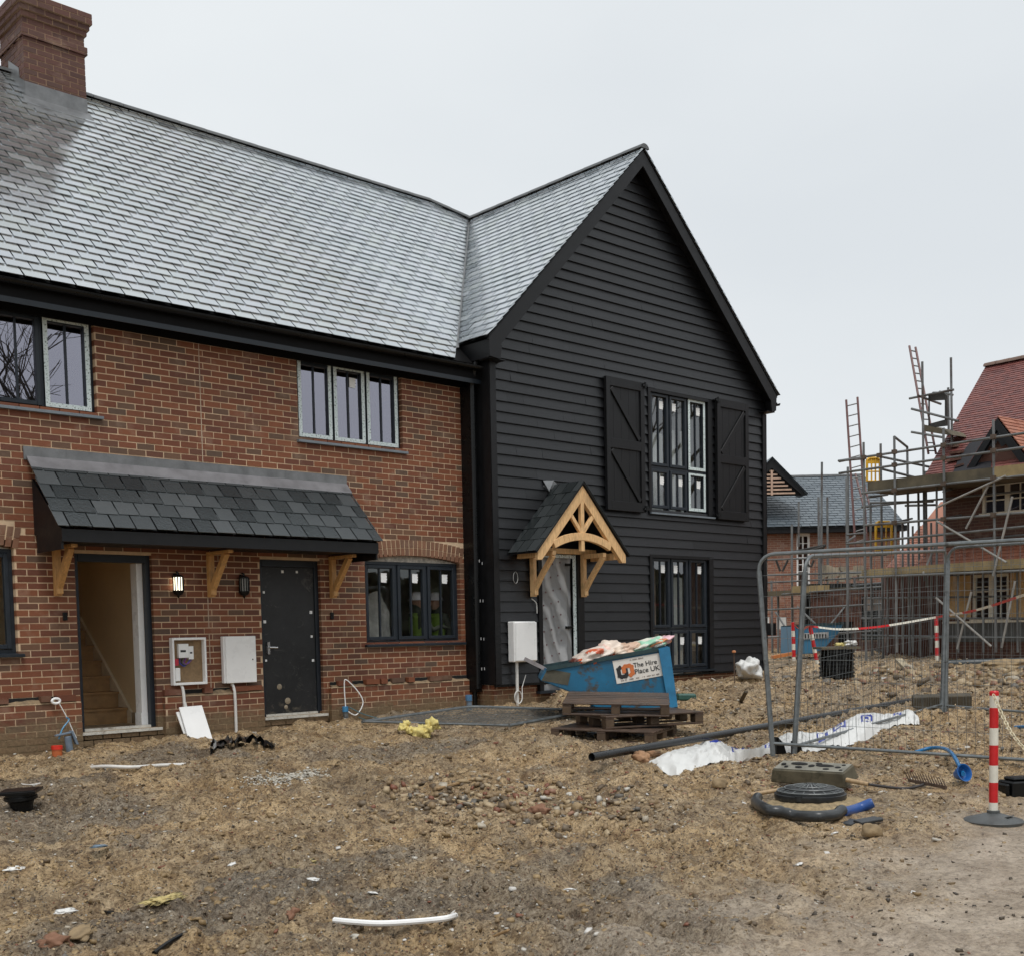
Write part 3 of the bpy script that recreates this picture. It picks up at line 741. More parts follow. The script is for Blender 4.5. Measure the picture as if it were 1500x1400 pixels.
# barge boards and boxed ends
def barge(ax, az, ex, ez, s):
    g = MB(); y = YV+.03; w = .175
    d = Vector((ex-ax, 0, ez-az)).normalized(); nrm = Vector((d.z, 0, -d.x));
    if nrm.z > 0: nrm = -nrm
    a = Vector((ax, y, az-.03)); e = Vector((ex, y, ez-.03))
    g.prism([a, e, e+Vector((0, 0, -.02)), e+nrm*w+Vector((-s*.05, 0, .0)), Vector((ax, y, az-.03+nrm.z*w*1.0/abs(nrm.z)*1.0/1.0*1.4))], (0, .028, 0))
    g.hexa([a+Vector((0, -.012, .015)), e+Vector((0, -.012, .015)), e+Vector((0, .03, .015)), a+Vector((0, .03, .015)), a+Vector((0, -.012, .03)), e+Vector((0, -.012, .03)), e+Vector((0, .03, .03)), a+Vector((0, .03, .03))])
    # soffit under the verge
    b = a+nrm*.09; c = e+nrm*.09
    g.hexa([b+Vector((0, .029, 0)), c+Vector((0, .029, 0)), c+Vector((0, .27, 0)), b+Vector((0, .27, 0)), b+Vector((0, .029, .015)), c+Vector((0, .029, .015)), c+Vector((0, .27, .015)), b+Vector((0, .27, .015))])
    return g.build('barge_board', M['black'], wing)
barge(APX, APZ, LEX+.02, LEZ, -1); barge(APX, APZ, REX-.02, REZ, 1)
g = MB()
g.prism([(LEX+.03, YV+.028, 5.70), (LEX+.04, YV+.028, 5.44), (GX0+.06, YV+.028, 5.42), (GX0+.10, YV+.028, 5.62)], (0, .03, 0)); g.box(LEX+.05, GX0+.2, YV+.06, YG-.0, 5.42, 5.435)
g.box(LEX+.04, LEX+.06, YV+.06, .2, 5.43, 5.68); g.box(LEX+.06, GX0, YV+.3, .1, 5.43, 5.445)
g.build('boxed_eave', M['black'], wing)
g = MB()
g.prism([(REX-.04, YV+.028, 5.74), (REX-.06, YV+.028, 5.47), (GX1-.05, YV+.028, 5.44), (GX1-.10, YV+.028, 5.75)], (0, .03, 0)); g.box(GX1-.16, REX-.06, YV+.06, 7.4, 5.44, 5.455); g.box(REX-.07, REX-.05, YV+.06, 7.4, 5.46, 5.72)
g.build('boxed_eave', M['black'], wing)
g = MB(); vs = gutter(YV+.02, 7.5, 0, 0, .055); vs.v = [(REX+.012+p[1], p[0], 5.62+p[2]) for p in vs.v]; vs.build('gutter', M['gloss_black'], wing)
# downpipe and soil stack in the corner between the houses
g = MB(); X = 11.44
g.tube([(X, -.10, 5.32), (X, -.10, 5.2), (X-.0, -.10, 5.0), (X, -.10, .15)], .036, 10)
for z in (.9, 2.1, 3.4, 4.7): g.lathe([(.036, z), (.05, z+.005), (.05, z+.05), (.036, z+.055)], (X, -.10, 0), 10)
g.build('downpipe', M['gloss_black'], house)
g = MB(); g.tube([(11.42, -.30, 5.62), (11.42, -.30, 5.45), (11.40, -.28, 5.3), (11.40, -.22, 5.1), (11.40, -.22, .7)], .045, 10)
g.box(11.36, 11.49, -.20, .0, .65, 5.1); g.build('downpipe', M['gloss_black'], wing)
g = MB()
for z in (2.55, 2.0, 1.45, 1.0):
    for k in range(4):
        p = (11.42+k*.055, (-.28 if k < 2 else YG-.042), z+random.uniform(-.03, .03)); g.box(p[0]-.008, p[0]+.008, p[1]-.002, p[1], p[2]-.025, p[2]+.015)
g.build('mortar_splash', plain('grey_splash', (.4, .4, .4), .7, .3), wing)
# timber door hood
HY = -1.05; HAX, HAZ = 12.83, 3.74; HLX, HRX, HEZ = 11.87, 13.79, 2.73
hood = MB()
sl = (HAZ-HEZ)/(HAX-HLX)
def timber(g, a, b, w, h, y0=HY, d=.06): g.bar((a[0], y0+d/2, a[1]), (b[0], y0+d/2, b[1]), d, h, (1, 0, 0))
for s, ex in ((-1, HLX), (1, HRX)):
    # outline of each principal rafter with a plumb-cut foot
    t = .155; o = Vector((ex-HAX, 0, HEZ-HAZ)).normalized(); nn = Vector((-s*abs(o.z), 0, -abs(o.x)))
    a = Vector((HAX, HY, HAZ-.045)); e = Vector((ex, HY, HEZ-.045))
    a2 = Vector((HAX, HY, HAZ-.045-.155/abs(o.x)*1.0)); foot = Vector((ex, HY, HEZ-.17)); f2 = Vector((ex-s*.085, HY, HEZ-.17)); 
    hood.prism([a, e, foot, f2, a2], (0, .07, 0))
hood.box(HAX-.035, HAX+.035, HY+.003, HY+.067, HEZ-.02, HAZ-.2)
cb = []
n = 12
for i in range(n+1):
    u = -1+2*i/n; x = HAX+u*.62; z = HEZ+.06+.14*(1-u*u); cb.append((x, z))
for (a, b) in zip(cb[:-1], cb[1:]): timber(hood, a, b, 0, .115, HY-.004, .066)
timber(hood, (HAX-.02, HEZ+.26), (HAX-.27, HEZ+.55), 0, .06, HY+.008, .05); timber(hood, (HAX+.02, HEZ+.26), (HAX+.27, HEZ+.55), 0, .06, HY+.008, .05)
for s in (-1, 1):
    x = HAX+s*.80
    hood.box(x-.04, x+.04, HY+.07, YG-.03, HEZ-.12, HEZ-.02)
    xb = HAX+s*.60
hood.box(HLX+.12, HRX-.12, YG-.09, YG-.03, HEZ-.02, HEZ+.06)
hood = hood.build('door_hood', M['oak_l'], wing, bevel=.004)
for s in (-1, 1):
    x = HAX+s*.55; g = MB()
    g.box(x-.036, x+.036, YG-.115, YG-.037, 2.05, HEZ-.09); g.box(x-.036, x+.036, HY+.07, YG-.037, HEZ-.089, HEZ-.021)
    pts = bend([(x, YG-.11, 2.15), (x, YG-.26, 2.36), (x, YG-.50, 2.64)], 4)
    for p, q in zip(pts[:-1], pts[1:]): g.bar(p, q, .070, .068, (1, 0, 0))
    g.box(x-.037, x+.037, YG-.145, YG-.1151, 2.07, 2.18); g.build('bracket', M['oak_l'], hood, bevel=.004)
for s in (-1, 1):
    g = MB(); ex = HLX-.05 if s < 0 else HRX+.05; ez = HEZ-.05*sl
    V = Vector((HAX-ex, 0, HAZ-ez)); L_ = V.length
    if s < 0: slates(g, (ex, YG-.02, ez), (0, -1, 0), V, 4, 6, .2, L_/6+.004, th=.008, lift=.012)
    else: slates(g, (ex, HY-.04, ez), (0, 1, 0), V, 4, 6, .2, L_/6+.004, th=.008, lift=.012)
    o = g.build('slates', M['slate_dark'], hood, recalc=False)
    clip(o, (0, HY-.035, 0), (0, -1, 0)); clip(o, (0, YG-.02, 0), (0, 1, 0)); clip(o, (HAX, 0, 0), (-s, 0, 0))
    g = MB(); g.hexa([(ex, HY-.03, ez-.02), (HAX, HY-.03, HAZ-.03), (HAX, YG-.02, HAZ-.03), (ex, YG-.02, ez-.02), (ex, HY-.03, ez-.004), (HAX, HY-.03, HAZ-.008), (HAX, YG-.02, HAZ-.008), (ex, YG-.02, ez-.004)])
    g.build('boarding', M['black'], hood)
g = MB(); g.prism([(HAX-.26, YG-.03, HAZ-.02), (HAX-.02, YG-.03, HAZ+.07), (HAX+.05, YG-.03, HAZ+.02), (HAX-.1, YG-.03, HAZ-.12)], (0, .008, 0)); g.prism([(HAX-.26, YG-.03, HAZ+.06), (HAX-.02, YG-.03, HAZ+.09), (HAX-.2, YG-.10, HAZ-.1)], (0, .006, .004)); g.build('flashing', M['lead'], hood)

# added sheet in the shape of a pane reflection, and two workers inside the ground floor room
g = MB(); vs = []
for i in range(13):
    for j in range(13):
        u, v = i/12, j/12; vs.append((9.78+.52*u, .42+.05*math.sin(u*9)+.04*mnoise.noise(Vector((u*3, v*3, 0))), .9+1.25*v*(1-.25*(2*u-1)**2)))
g.add(vs, [(i*13+j, i*13+13+j, i*13+14+j, i*13+j+1) for i in range(12) for j in range(12)])
g.build('reflection_sheet', plain('reflection_grey', (.50, .50, .46), .6, .3, 6), house, smooth=True, recalc=False)  # added grey sheet, imitates the arched reflection in the left pane
def person(label, x, y, z, H, face, jacket, lean=0, armup=False):
    s = H/1.75; root = empty('person', label, 'person', 'two workers inside the brick house', loc=(x, y, z), rz=face)
    V = {'pelvis': (0, 0, .95, .135), 'waist': (0, -.01, 1.1, .125), 'chest': (0, -.01+lean*.3, 1.32, .15), 'neck': (0, lean*.6, 1.50, .06), 'head0': (0, lean*.8, 1.58, .075), 'head1': (0, lean*.9, 1.68, .085)}
    E_ = [('pelvis', 'waist'), ('waist', 'chest'), ('chest', 'neck'), ('neck', 'head0'), ('head0', 'head1')]
    for sd, n in ((-1, 'l'), (1, 'r')):
        V.update({n+'hip': (.09*sd, 0, .88, .10), n+'knee': (.10*sd, -.02, .50, .065), n+'ank': (.10*sd, .02, .09, .045), n+'toe': (.11*sd, -.13, .04, .04), n+'sh': (.19*sd, lean*.4, 1.42, .07)})
        el = (.25*sd, -.12, 1.20, .05) if armup else (.25*sd, .02, 1.14, .05); wr_ = (.17*sd, -.33, 1.27, .032) if armup else (.25*sd, -.10, .90, .032)
        V[n+'el'] = el; V[n+'wr'] = wr_; V[n+'pa'] = (wr_[0], wr_[1]-.07, wr_[2]-.02, .03)
        E_ += [('pelvis', n+'hip'), (n+'hip', n+'knee'), (n+'knee', n+'ank'), (n+'ank', n+'toe'), ('chest', n+'sh'), (n+'sh', n+'el'), (n+'el', n+'wr'), (n+'wr', n+'pa')]
        for f in range(4):
            a = n+'f%d' % f; b = n+'g%d' % f; fx = wr_[0]+sd*(f-1.5)*.016; L_ = (.035, .042, .04, .032)[f]
            V[a] = (fx, wr_[1]-.10, wr_[2]-.025, .010); V[b] = (fx, wr_[1]-.10-L_, wr_[2]-.045, .008); E_ += [(n+'pa', a), (a, b)]
        V[n+'t'] = (wr_[0]-sd*.045, wr_[1]-.075, wr_[2]-.005, .010); E_.append((n+'pa', n+'t'))
    ks = list(V); me = bpy.data.meshes.new('body'); me.from_pydata([tuple(c*s for c in V[k][:3]) for k in ks], [(ks.index(a), ks.index(b)) for a, b in E_], [])
    me.materials.append(jacket); o = bpy.data.objects.new('body', me); link(o, root); sm = o.modifiers.new('s', 'SKIN')
    for i, k in enumerate(ks): v = me.skin_vertices[0].data[i]; v.radius = (V[k][3]*s,)*2; v.use_root = (k == 'pelvis')
    sb = o.modifiers.new('d', 'SUBSURF'); sb.levels = sb.render_levels = 2
    hd_ = Vector((0, lean*.9, 1.66))*s
    g = MB(); g.lathe([(.002, .155), (.05, .148), (.092, .11), (.108, .06), (.112, .045), (.135, .035), (.137, .028), (.11, .03)], hd_, 20); g.build('hard_hat', plain('white_hat', (.8, .8, .82), .35, .05), root, smooth=True)
    fc_ = MB(); fc_.lathe([(.004, -.10), (.05, -.085), (.075, -.02), (.08, .04), (.06, .09), (.004, .10)], hd_+Vector((0, -.012, -.02)), 16); fc_.tube([hd_+Vector((0, -.085, .0)), hd_+Vector((0, -.112, -.035))], [.012, .016], 7)
    for e in (-1, 1): fc_.lathe([(.002, .03), (.012, .012), (.002, -.03)], hd_+Vector((e*.082, 0, -.01)), 8)
    fc_.build('face', plain('skin_tone', (.45, .26, .18), .55, .08), root, smooth=True)
    g = MB()
    for e in (-1, 1): g.lathe([(.001, .007), (.008, 0), (.001, -.007)], hd_+Vector((e*.03, -.082, .012)), 8)
    g.bar(hd_+Vector((-.022, -.082, -.068)), hd_+Vector((.022, -.082, -.068)), .006, .006); g.build('eyes_and_mouth', M['ink'], root)
    g = MB(); g.lathe([(.155, .93), (.16, 1.0), (.15, 1.12), (.175, 1.3), (.17, 1.42), (.09, 1.49)], (0, lean*.3, 0), 20, Matrix.Diagonal((s, s*.78, s))); g.build('hi_vis_jacket', plain('hi_vis_lime', (.20, .32, .05), .6, .15, 9), root, smooth=True)
    return root
navy = plain('dark_workwear', (.06, .07, .05), .8, .2, 9)
qa = at(612, 900, 1, .50); qb = at(641, 900, 1, .55)
person('person in white hard hat seen through the middle sash of the ground floor window', qa.x, .50, .46, 1.62, R(80), navy, .02, True)
person('person in white hard hat and lime jacket seen through the right sash', qb.x, .55, .46, 1.62, R(-80), navy, -.05, False)
# ================================================================== TERRAIN
def vnoise(x, y, seed=0):
    xi = np.floor(x).astype(np.int64); yi = np.floor(y).astype(np.int64); xf = x-xi; yf = y-yi
    def h(a, b):
        n = (a*374761393+b*668265263+seed*1442695041) & 0xffffffff
        n = ((n ^ (n >> 13))*1274126177) & 0xffffffff
        return ((n ^ (n >> 16)) & 0xffff)/65535.0
    u = xf*xf*xf*(xf*(xf*6-15)+10); v = yf*yf*yf*(yf*(yf*6-15)+10)
    return (h(xi, yi)*(1-u)+h(xi+1, yi)*u)*(1-v)+(h(xi, yi+1)*(1-u)+h(xi+1, yi+1)*u)*v-.5
def fbm(x, y, f, o, g=.5, seed=0):
    s = 0; a = 1
    c, d = math.cos(.6), math.sin(.6)
    for i in range(o):
        s = s+a*vnoise(x*f+11.3*i, y*f-7.1*i, seed+i); f *= 2.03; a *= g; x, y = x*c-y*d, x*d+y*c
    return s
# the wet, compacted haul road lies to the right of this line (world points)
road_line = [gnd(*p) for p in ((1700, 1120), (1500, 1128), (1400, 1150), (1310, 1185), (1250, 1240), (1120, 1290), (960, 1330), (760, 1400))]
road_line = [(p.x, p.y) for p in road_line]; road_line.append((road_line[-1][0]-2.5, road_line[-1][1]-3))
def road_sd(x, y):
    best = np.full(np.shape(x), 1e9); sg = np.zeros(np.shape(x))
    for (ax, ay), (bx, by) in zip(road_line[:-1], road_line[1:]):
        dx, dy = bx-ax, by-ay; t = np.clip(((x-ax)*dx+(y-ay)*dy)/(dx*dx+dy*dy), 0, 1)
        d = np.hypot(x-ax-t*dx, y-ay-t*dy); c = dx*(y-ay)-dy*(x-ax)
        m = d < best; best = np.where(m, d, best); sg = np.where(m, np.sign(c), sg)
    return best*sg
_s = road_sd(np.array([gnd(1400, 1350).x]), np.array([gnd(1400, 1350).y]))[0]
RS = 1.0 if _s > 0 else -1.0
def road_mask(x, y):
    d = road_sd(x, y)*RS+.9*fbm(x, y, .9, 4, .6, 5)
    m = np.clip(d/1.5+.25, 0, 1); return m*m*(3-2*m)
GRAVEL = [(gnd(100, 1200), 1.1), (gnd(20, 1165), .8), (gnd(430, 1300), .9), (gnd(620, 1330), 1.0), (gnd(800, 1330), 1.0), (gnd(330, 1340), .8), (gnd(560, 1100), .8), (gnd(260, 1100), .7), (gnd(1180, 1180), .5), (gnd(900, 1390), 1.0), (gnd(100, 1380), .5), (gnd(700, 1055), 1.1)]
def gravel_mask(x, y):
    m = np.zeros(np.shape(x))
    for p, r in GRAVEL: m = np.maximum(m, np.exp(-(((x-p.x)**2+(y-p.y)**2)/(r*r))))
    m = m*1.5+fbm(x, y, 1.3, 4, .6, 9)*1.2-.42
    return np.clip(m*2.0, 0, 1)
FLATS = [(gnd(1195, 1180), .75), (gnd(1190, 1140), .6), (gnd(930, 1075), .9), (gnd(1010, 1115), .45), (gnd(1090, 1100), .45), (gnd(1170, 1092), .45), (gnd(1240, 1080), .5), (gnd(1310, 1064), .5), (gnd(700, 1055), .9), (gnd(800, 1055), .6), (gnd(600, 1060), .6), (gnd(1455, 1205), .4), (gnd(1350, 1150), .35)]
def flat_amt(x, y):
    m = np.ones(np.shape(x))
    for p, r in FLATS: m = np.minimum(m, 1-.88*np.exp(-(((x-p.x)**2+(y-p.y)**2)/(r*r))**2))
    return m
RUTS = [([(p.x, p.y) for p in [gnd(*q) for q in pl]], w, d) for pl, w, d in (([(300, 1285), (430, 1278), (560, 1300), (700, 1308), (860, 1335), (1020, 1380)], .13, .05), ([(330, 1395), (520, 1365), (700, 1375), (860, 1400)], .14, .045), ([(40, 1230), (220, 1215), (400, 1190), (560, 1180)], .12, .03), ([(900, 1240), (1050, 1262), (1180, 1300), (1320, 1380)], .12, .025))]
def rough_amt(x, y): return 1-.88*road_mask(x, y)
def ground_z(x, y, fine=True):
    z = Gnp(x, y); rd = road_mask(x, y); rg = 1-.9*rd
    nr = np.exp(-((x-14.3)**2+(y+5.2)**2)/6.0)      # churned heap along the fence
    far = np.clip((x*math.sin(YAW)+(y+13)*math.cos(YAW)-13)/6, 0, 1)
    z = z+.045*fbm(x, y, .7, 3, .5, 1)*(.4+.6*rg)
    if fine:
        b = fbm(x, y, 3.1, 5, .62, 2); rg = rg*flat_amt(x, y)
        z = z+.105*b*rg*(1+.6*nr+.1*far)+.030*rg*np.maximum(0, fbm(x, y, 7.5, 4, .65, 51))
        r = 1-np.abs(fbm(x, y, 5.5, 4, .6, 3))*2.4
        for pl, w_, dp in RUTS:
            d_ = np.full(np.shape(x), 9.0)
            for (ax, ay), (bx, by) in zip(pl[:-1], pl[1:]):
                dx, dy = bx-ax, by-ay; t_ = np.clip(((x-ax)*dx+(y-ay)*dy)/(dx*dx+dy*dy), 0, 1); d_ = np.minimum(d_, np.hypot(x-ax-t_*dx, y-ay-t_*dy))
            d_ = d_+.05*fbm(x, y, 3, 3, .6, 41)
            z = z-dp*np.exp(-(d_/w_)**4)*(1+.35*np.sin(fbm(x, y, 2.2, 2, .5, 43)*30))+dp*.75*np.exp(-((d_-w_*1.6)/(w_*.5))**2)
        z = z+.020*r*rg*(1+nr)+.010*fbm(x, y, 24, 3, .6, 4)*(.35+rg)
        z = z+.006*fbm(x, y, 9, 3, .5, 14)*rd
        # tyre ruts across the road
        s = road_sd(x, y)*RS
        z = z-.012*rd*np.exp(-((s-1.1-.1*fbm(x, y, .8, 2, .5, 6))**2)/.02)-.012*rd*np.exp(-((s-2.4)**2)/.02)
    hx = (x > HX0-.3) & (x < 11.7) & (y > -.02)
    z = np.where(hx & (y < 7.8), np.minimum(z, .30), z)
    z = np.where((x > 11.4) & (x < 18.5) & (y > -.44) & (y < 7.8), np.minimum(z, .42), z)
    return z
rr_ = [.35, 1, 1.8, 2.6]
while rr_[-1] < 26: rr_.append(rr_[-1]*1.0042)
while rr_[-1] < 60: rr_.append(rr_[-1]*1.012)
while rr_[-1] < 900: rr_.append(rr_[-1]*1.12)
rr_ = np.array(rr_)
yc = math.degrees(YAW)
an = np.concatenate([np.linspace(yc-180, yc-48, 34)[:-1], np.linspace(yc-48, yc-30, 70)[:-1], np.linspace(yc-30, yc+30, 500)[:-1], np.linspace(yc+30, yc+48, 70)[:-1], np.linspace(yc+48, yc+180, 34)])
A, Rr = np.meshgrid(np.radians(an), rr_)
GXv = Rr*np.sin(A); GYv = -13.055+Rr*np.cos(A); GZv = ground_z(GXv, GYv)
nr_, na_ = A.shape
me = bpy.data.meshes.new('ground'); co_ = np.stack([GXv, GYv, GZv], -1).reshape(-1, 3).astype(np.float32)
me.vertices.add(len(co_)); me.vertices.foreach_set('co', co_.ravel())
idx = np.arange(nr_*na_).reshape(nr_, na_)
q = np.stack([idx[:-1, :-1], idx[1:, :-1], idx[1:, 1:], idx[:-1, 1:]], -1).reshape(-1, 4)
me.loops.add(q.size); me.loops.foreach_set('vertex_index', q.ravel().astype(np.int32))
me.polygons.add(len(q)); me.polygons.foreach_set('loop_start', np.arange(0, q.size, 4, dtype=np.int32))
me.polygons.foreach_set('use_smooth', np.ones(len(q), dtype=bool)); me.update(calc_edges=True)
for nm, f in (('road', road_mask), ('gravel', gravel_mask)):
    at_ = me.attributes.new(nm, 'FLOAT', 'POINT'); at_.data.foreach_set('value', f(GXv, GYv).ravel().astype(np.float32))
def ground_mat():
    t = NT('mud_and_hardcore'); v = t.coord('World')
    rd = t.node('ShaderNodeAttribute', attribute_name='road').outputs['Fac']; gv = t.node('ShaderNodeAttribute', attribute_name='gravel').outputs['Fac']
    big = t.noise(.9, 5, .6, v); mid = t.noise(4.5, 7, .72, v); fin = t.noise(34, 6, .78, v)
    clay = t.ramp(mid, [(.28, (.19, .122, .060)), (.40, (.50, .34, .175)), (.53, (.74, .53, .29)), (.74, (.86, .66, .41))])
    clay = t.mix(t.ramp(big, [(.42, (0, 0, 0)), (.62, (.7, .7, .7))]), clay, t.ramp(mid, [(.3, (.15, .115, .075)), (.55, (.46, .36, .24)), (.8, (.64, .52, .37))]))
    grv = t.ramp(fin, [(.3, (.07, .062, .052)), (.5, (.25, .225, .19)), (.68, (.46, .42, .37))])
    col = t.mix(t.math('MULTIPLY', gv, .62), clay, grv)
    road = t.ramp(t.noise(2.2, 7, .7, v), [(.28, (.20, .152, .108)), (.42, (.37, .298, .222)), (.58, (.50, .415, .322)), (.75, (.60, .515, .41))])
    col = t.mix(rd, col, road)
    dk = t.noise(1.9, 6, .72, v, .6); col = t.mix(t.math('MULTIPLY', t.ramp(dk, [(.40, (1, 1, 1)), (.50, (0, 0, 0))]), t.math('SUBTRACT', .8, t.math('MULTIPLY', rd, .45))), col, t.mix(1.0, col, (.70, .65, .60), 'MULTIPLY'))
    # grit: little stones of many colours
    vo = t.node('ShaderNodeTexVoronoi'); vo.inputs['Scale'].default_value = 62; t.L(v, vo.inputs['Vector'])
    sc = t.ramp(t.sep(vo.outputs['Color'])[0], [(0, (.07, .06, .05)), (.3, (.2, .15, .1)), (.5, (.36, .28, .18)), (.68, (.24, .11, .06)), (.8, (.45, .42, .36)), (.93, (.62, .6, .55)), (1, (.75, .74, .7))], 'CONSTANT')
    sel = t.math('GREATER_THAN', t.sep(vo.outputs['Color'])[1], .70)
    near = t.math('LESS_THAN', vo.outputs['Distance'], .36)
    k = t.math('MULTIPLY', t.math('MULTIPLY', sel, near), t.math('SUBTRACT', 1.0, t.math('MULTIPLY', rd, .8)))
    col = t.mix(k, col, sc)
    col = t.mix(t.math('MULTIPLY', t.ramp(fin, [(.38, (1, 1, 1)), (.5, (0, 0, 0))]), .7), col, t.mix(1.0, col, (.34, .32, .30), 'MULTIPLY'))  # crevice shade between clods mixed into the colour, together with wet darkening
    stk = t.noise(11, 6, .75, v, 1.2); col = t.mix(t.math('MULTIPLY', t.ramp(stk, [(.43, (1, 1, 1)), (.50, (0, 0, 0))]), t.math('SUBTRACT', .9, t.math('MULTIPLY', rd, .5))), col, t.mix(1.0, col, (.50, .45, .40), 'MULTIPLY'))
    st2 = t.noise(29, 5, .75, v, 1.8); col = t.mix(t.math('MULTIPLY', t.ramp(st2, [(.41, (1, 1, 1)), (.46, (0, 0, 0))]), t.math('SUBTRACT', .85, t.math('MULTIPLY', rd, .45))), col, t.mix(1.0, col, (.30, .25, .21), 'MULTIPLY'))
    st3 = t.noise(41, 4, .7, v, 1.0); col = t.mix(t.math('MULTIPLY', t.ramp(st3, [(.60, (0, 0, 0)), (.66, (1, 1, 1))]), .5), col, (.62, .50, .33))
    h = t.math('ADD', t.math('MULTIPLY', fin, .8), t.math('MULTIPLY', t.noise(110, 4, .7, v), .35))
    h = t.math('ADD', h, t.math('MULTIPLY', k, .5))
    b = t.node('ShaderNodeBump'); b.inputs['Distance'].default_value = .045
    t.L(t.math('SUBTRACT', 1.0, t.math('MULTIPLY', rd, .45)), b.inputs['Strength']); t.L(h, b.inputs['Height']); t.L(b.outputs[0], t.p.inputs['Normal'])
    wet = t.noise(1.6, 5, .65, v)
    r0 = t.ramp(wet, [(.38, (.30,)*3), (.62, (.68,)*3)]); r1 = t.ramp(t.noise(2.6, 6, .7, v), [(.38, (.20,)*3), (.64, (.55,)*3)])
    return t.set(Base_Color=col, Roughness=t.mix(rd, r0, r1), Specular_IOR_Level=.5)
me.materials.append(ground_mat())
ground = bpy.data.objects.new('ground', me); link(ground); tag(ground, kind='structure')
def gz(x, y): return float(ground_z(np.array([float(x)]), np.array([float(y)]))[0])
def gp(px, py, dz=0.0):                 # pixel on the finished ground
    p = gnd(px, py); 
    for _ in range(4):
        z = gz(p.x, p.y)+dz; d = ray(px, py); t = (z-CAM.z)/d.z; p = CAM+d*t
    return Vector((p.x, p.y, z-dz))
# ------------------------------------------------------------------ stones and rubble (one mass)
def scatter(name, n, sampler, smin, smax, power, mat, flat=.6, sink=.3, seed=1, kind='stuff'):
    g = np.random.default_rng(seed); X, Y = sampler(g, n); n = len(X)
    Z = ground_z(X, Y); s = smin+(smax-smin)*g.random(n)**power
    base = np.array([[-1,-1,-1],[1,-1,-1],[1,1,-1],[-1,1,-1],[-1,-1,1],[1,-1,1],[1,1,1],[-1,1,1]], float)*.62
    P = base[None]*(1+.55*(g.random((n, 8, 3))-.5))
    P[:, 4:, :2] *= (.45+.5*g.random((n, 1, 1)))
    P *= np.stack([.7+.9*g.random(n), .55+.5*g.random(n), flat*(.5+.8*g.random(n))], -1)[:, None, :]
    ax = g.normal(size=(n, 2))*.35; th = g.random(n)*6.283
    c, s_ = np.cos(th), np.sin(th)
    x = P[..., 0]*c[:, None]-P[..., 1]*s_[:, None]; y = P[..., 0]*s_[:, None]+P[..., 1]*c[:, None]; z = P[..., 2]+x*ax[:, :1]*.6+y*ax[:, 1:]*.6
    V = np.stack([X[:, None]+x*s[:, None], Y[:, None]+y*s[:, None], Z[:, None]+z*s[:, None]+(flat*.5-sink)*s[:, None]], -1).reshape(-1, 3)
    F = np.array([(0,3,2,1),(4,5,6,7),(0,1,5,4),(1,2,6,5),(2,3,7,6),(3,0,4,7)])
    Q = (F[None]+8*np.arange(n)[:, None, None]).reshape(-1, 4)
    m = bpy.data.meshes.new(name); m.vertices.add(len(V)); m.vertices.foreach_set('co', V.astype(np.float32).ravel())
    m.loops.add(Q.size); m.loops.foreach_set('vertex_index', Q.ravel().astype(np.int32)); m.polygons.add(len(Q)); m.polygons.foreach_set('loop_start', np.arange(0, Q.size, 4, dtype=np.int32))
    m.update(calc_edges=True); m.materials.append(mat)
    o = bpy.data.objects.new(name, m); link(o); tag(o, kind=kind); return o
def stone_mat(name, stops):
    t = NT(name); v = t.coord('World'); col = t.ramp(t.island(), stops, 'CONSTANT')
    col = t.mix(t.math('MULTIPLY', t.noise(25, 5, .7, v), .8), col, t.mix(1.0, col, (.45, .4, .34), 'MULTIPLY'))
    t.bump(t.noise(70, 4, .7, v), .4, .006)
    return t.set(Base_Color=col, Roughness=.55)
STN = stone_mat('mixed_hardcore', [(0, (.14, .10, .06)), (.16, (.30, .21, .115)), (.36, (.42, .31, .175)), (.54, (.20, .155, .105)), (.64, (.52, .41, .26)), (.76, (.25, .10, .058)), (.81, (.17, .155, .135)), (.87, (.36, .20, .13)), (.91, (.52, .47, .38)), (.975, (.70, .68, .63))])
CLOD = stone_mat('clay_clods', [(0, (.20, .135, .066)), (.3, (.31, .215, .105)), (.55, (.13, .088, .046)), (.75, (.40, .285, .145)), (.92, (.22, .16, .09))])
WHT = stone_mat('flint_chips', [(0, (.66, .64, .58)), (.4, (.75, .74, .72)), (.7, (.55, .47, .36))])
DRK = stone_mat('mud_crumbs', [(0, (.06, .048, .036)), (.5, (.10, .08, .058))])
def samp(lo, hi, keep=None, a0=-29, a1=29, pw=1.0):
    def f(g, n):
        r = lo+(hi-lo)*g.random(n)**pw; a = YAW+np.radians(a0+(a1-a0)*g.random(n))
        X = r*np.sin(a); Y = -13.055+r*np.cos(a)
        ok = ~((X > HX0) & (X < 11.55) & (Y > -.1)) & ~((X > 11.4) & (X < 18.5) & (Y > -.5) & (Y < 7.6))
        if keep is not None: ok &= keep(g, X, Y)
        return X[ok], Y[ok]
    return f
off = lambda g, X, Y: g.random(len(X)) > road_mask(X, Y)*.97
clump = lambda g, X, Y: (g.random(len(X)) > road_mask(X, Y)) & (fbm(X, Y, .8, 4, .6, 21) > .02)
def heap(cx, cy, r):
    def f(g, n):
        X = cx+g.normal(size=n)*r; Y = cy+g.normal(size=n)*r; ok = (g.random(n) > road_mask(X, Y)) & ~((X < 11.6) & (Y > -.15)) & ~((X > 11.3) & (X < 18.5) & (Y > -.6) & (Y < 7.7)); return X[ok], Y[ok]
    return f
scatter('rubble', 34000, samp(4.6, 15, off, pw=.9), .004, .016, 1.8, STN, .6, .35, 3)
scatter('rubble', 9000, samp(5, 22, clump, pw=.8), .008, .034, 3.0, STN, .5, .35, 4)
scatter('clods', 30000, samp(4.6, 20, off, pw=.8), .007, .042, 3.2, CLOD, .5, .4, 5)
scatter('flint_chips', 3200, samp(4.6, 30, off, pw=.8), .008, .03, 2.2, WHT, .4, .1, 6)
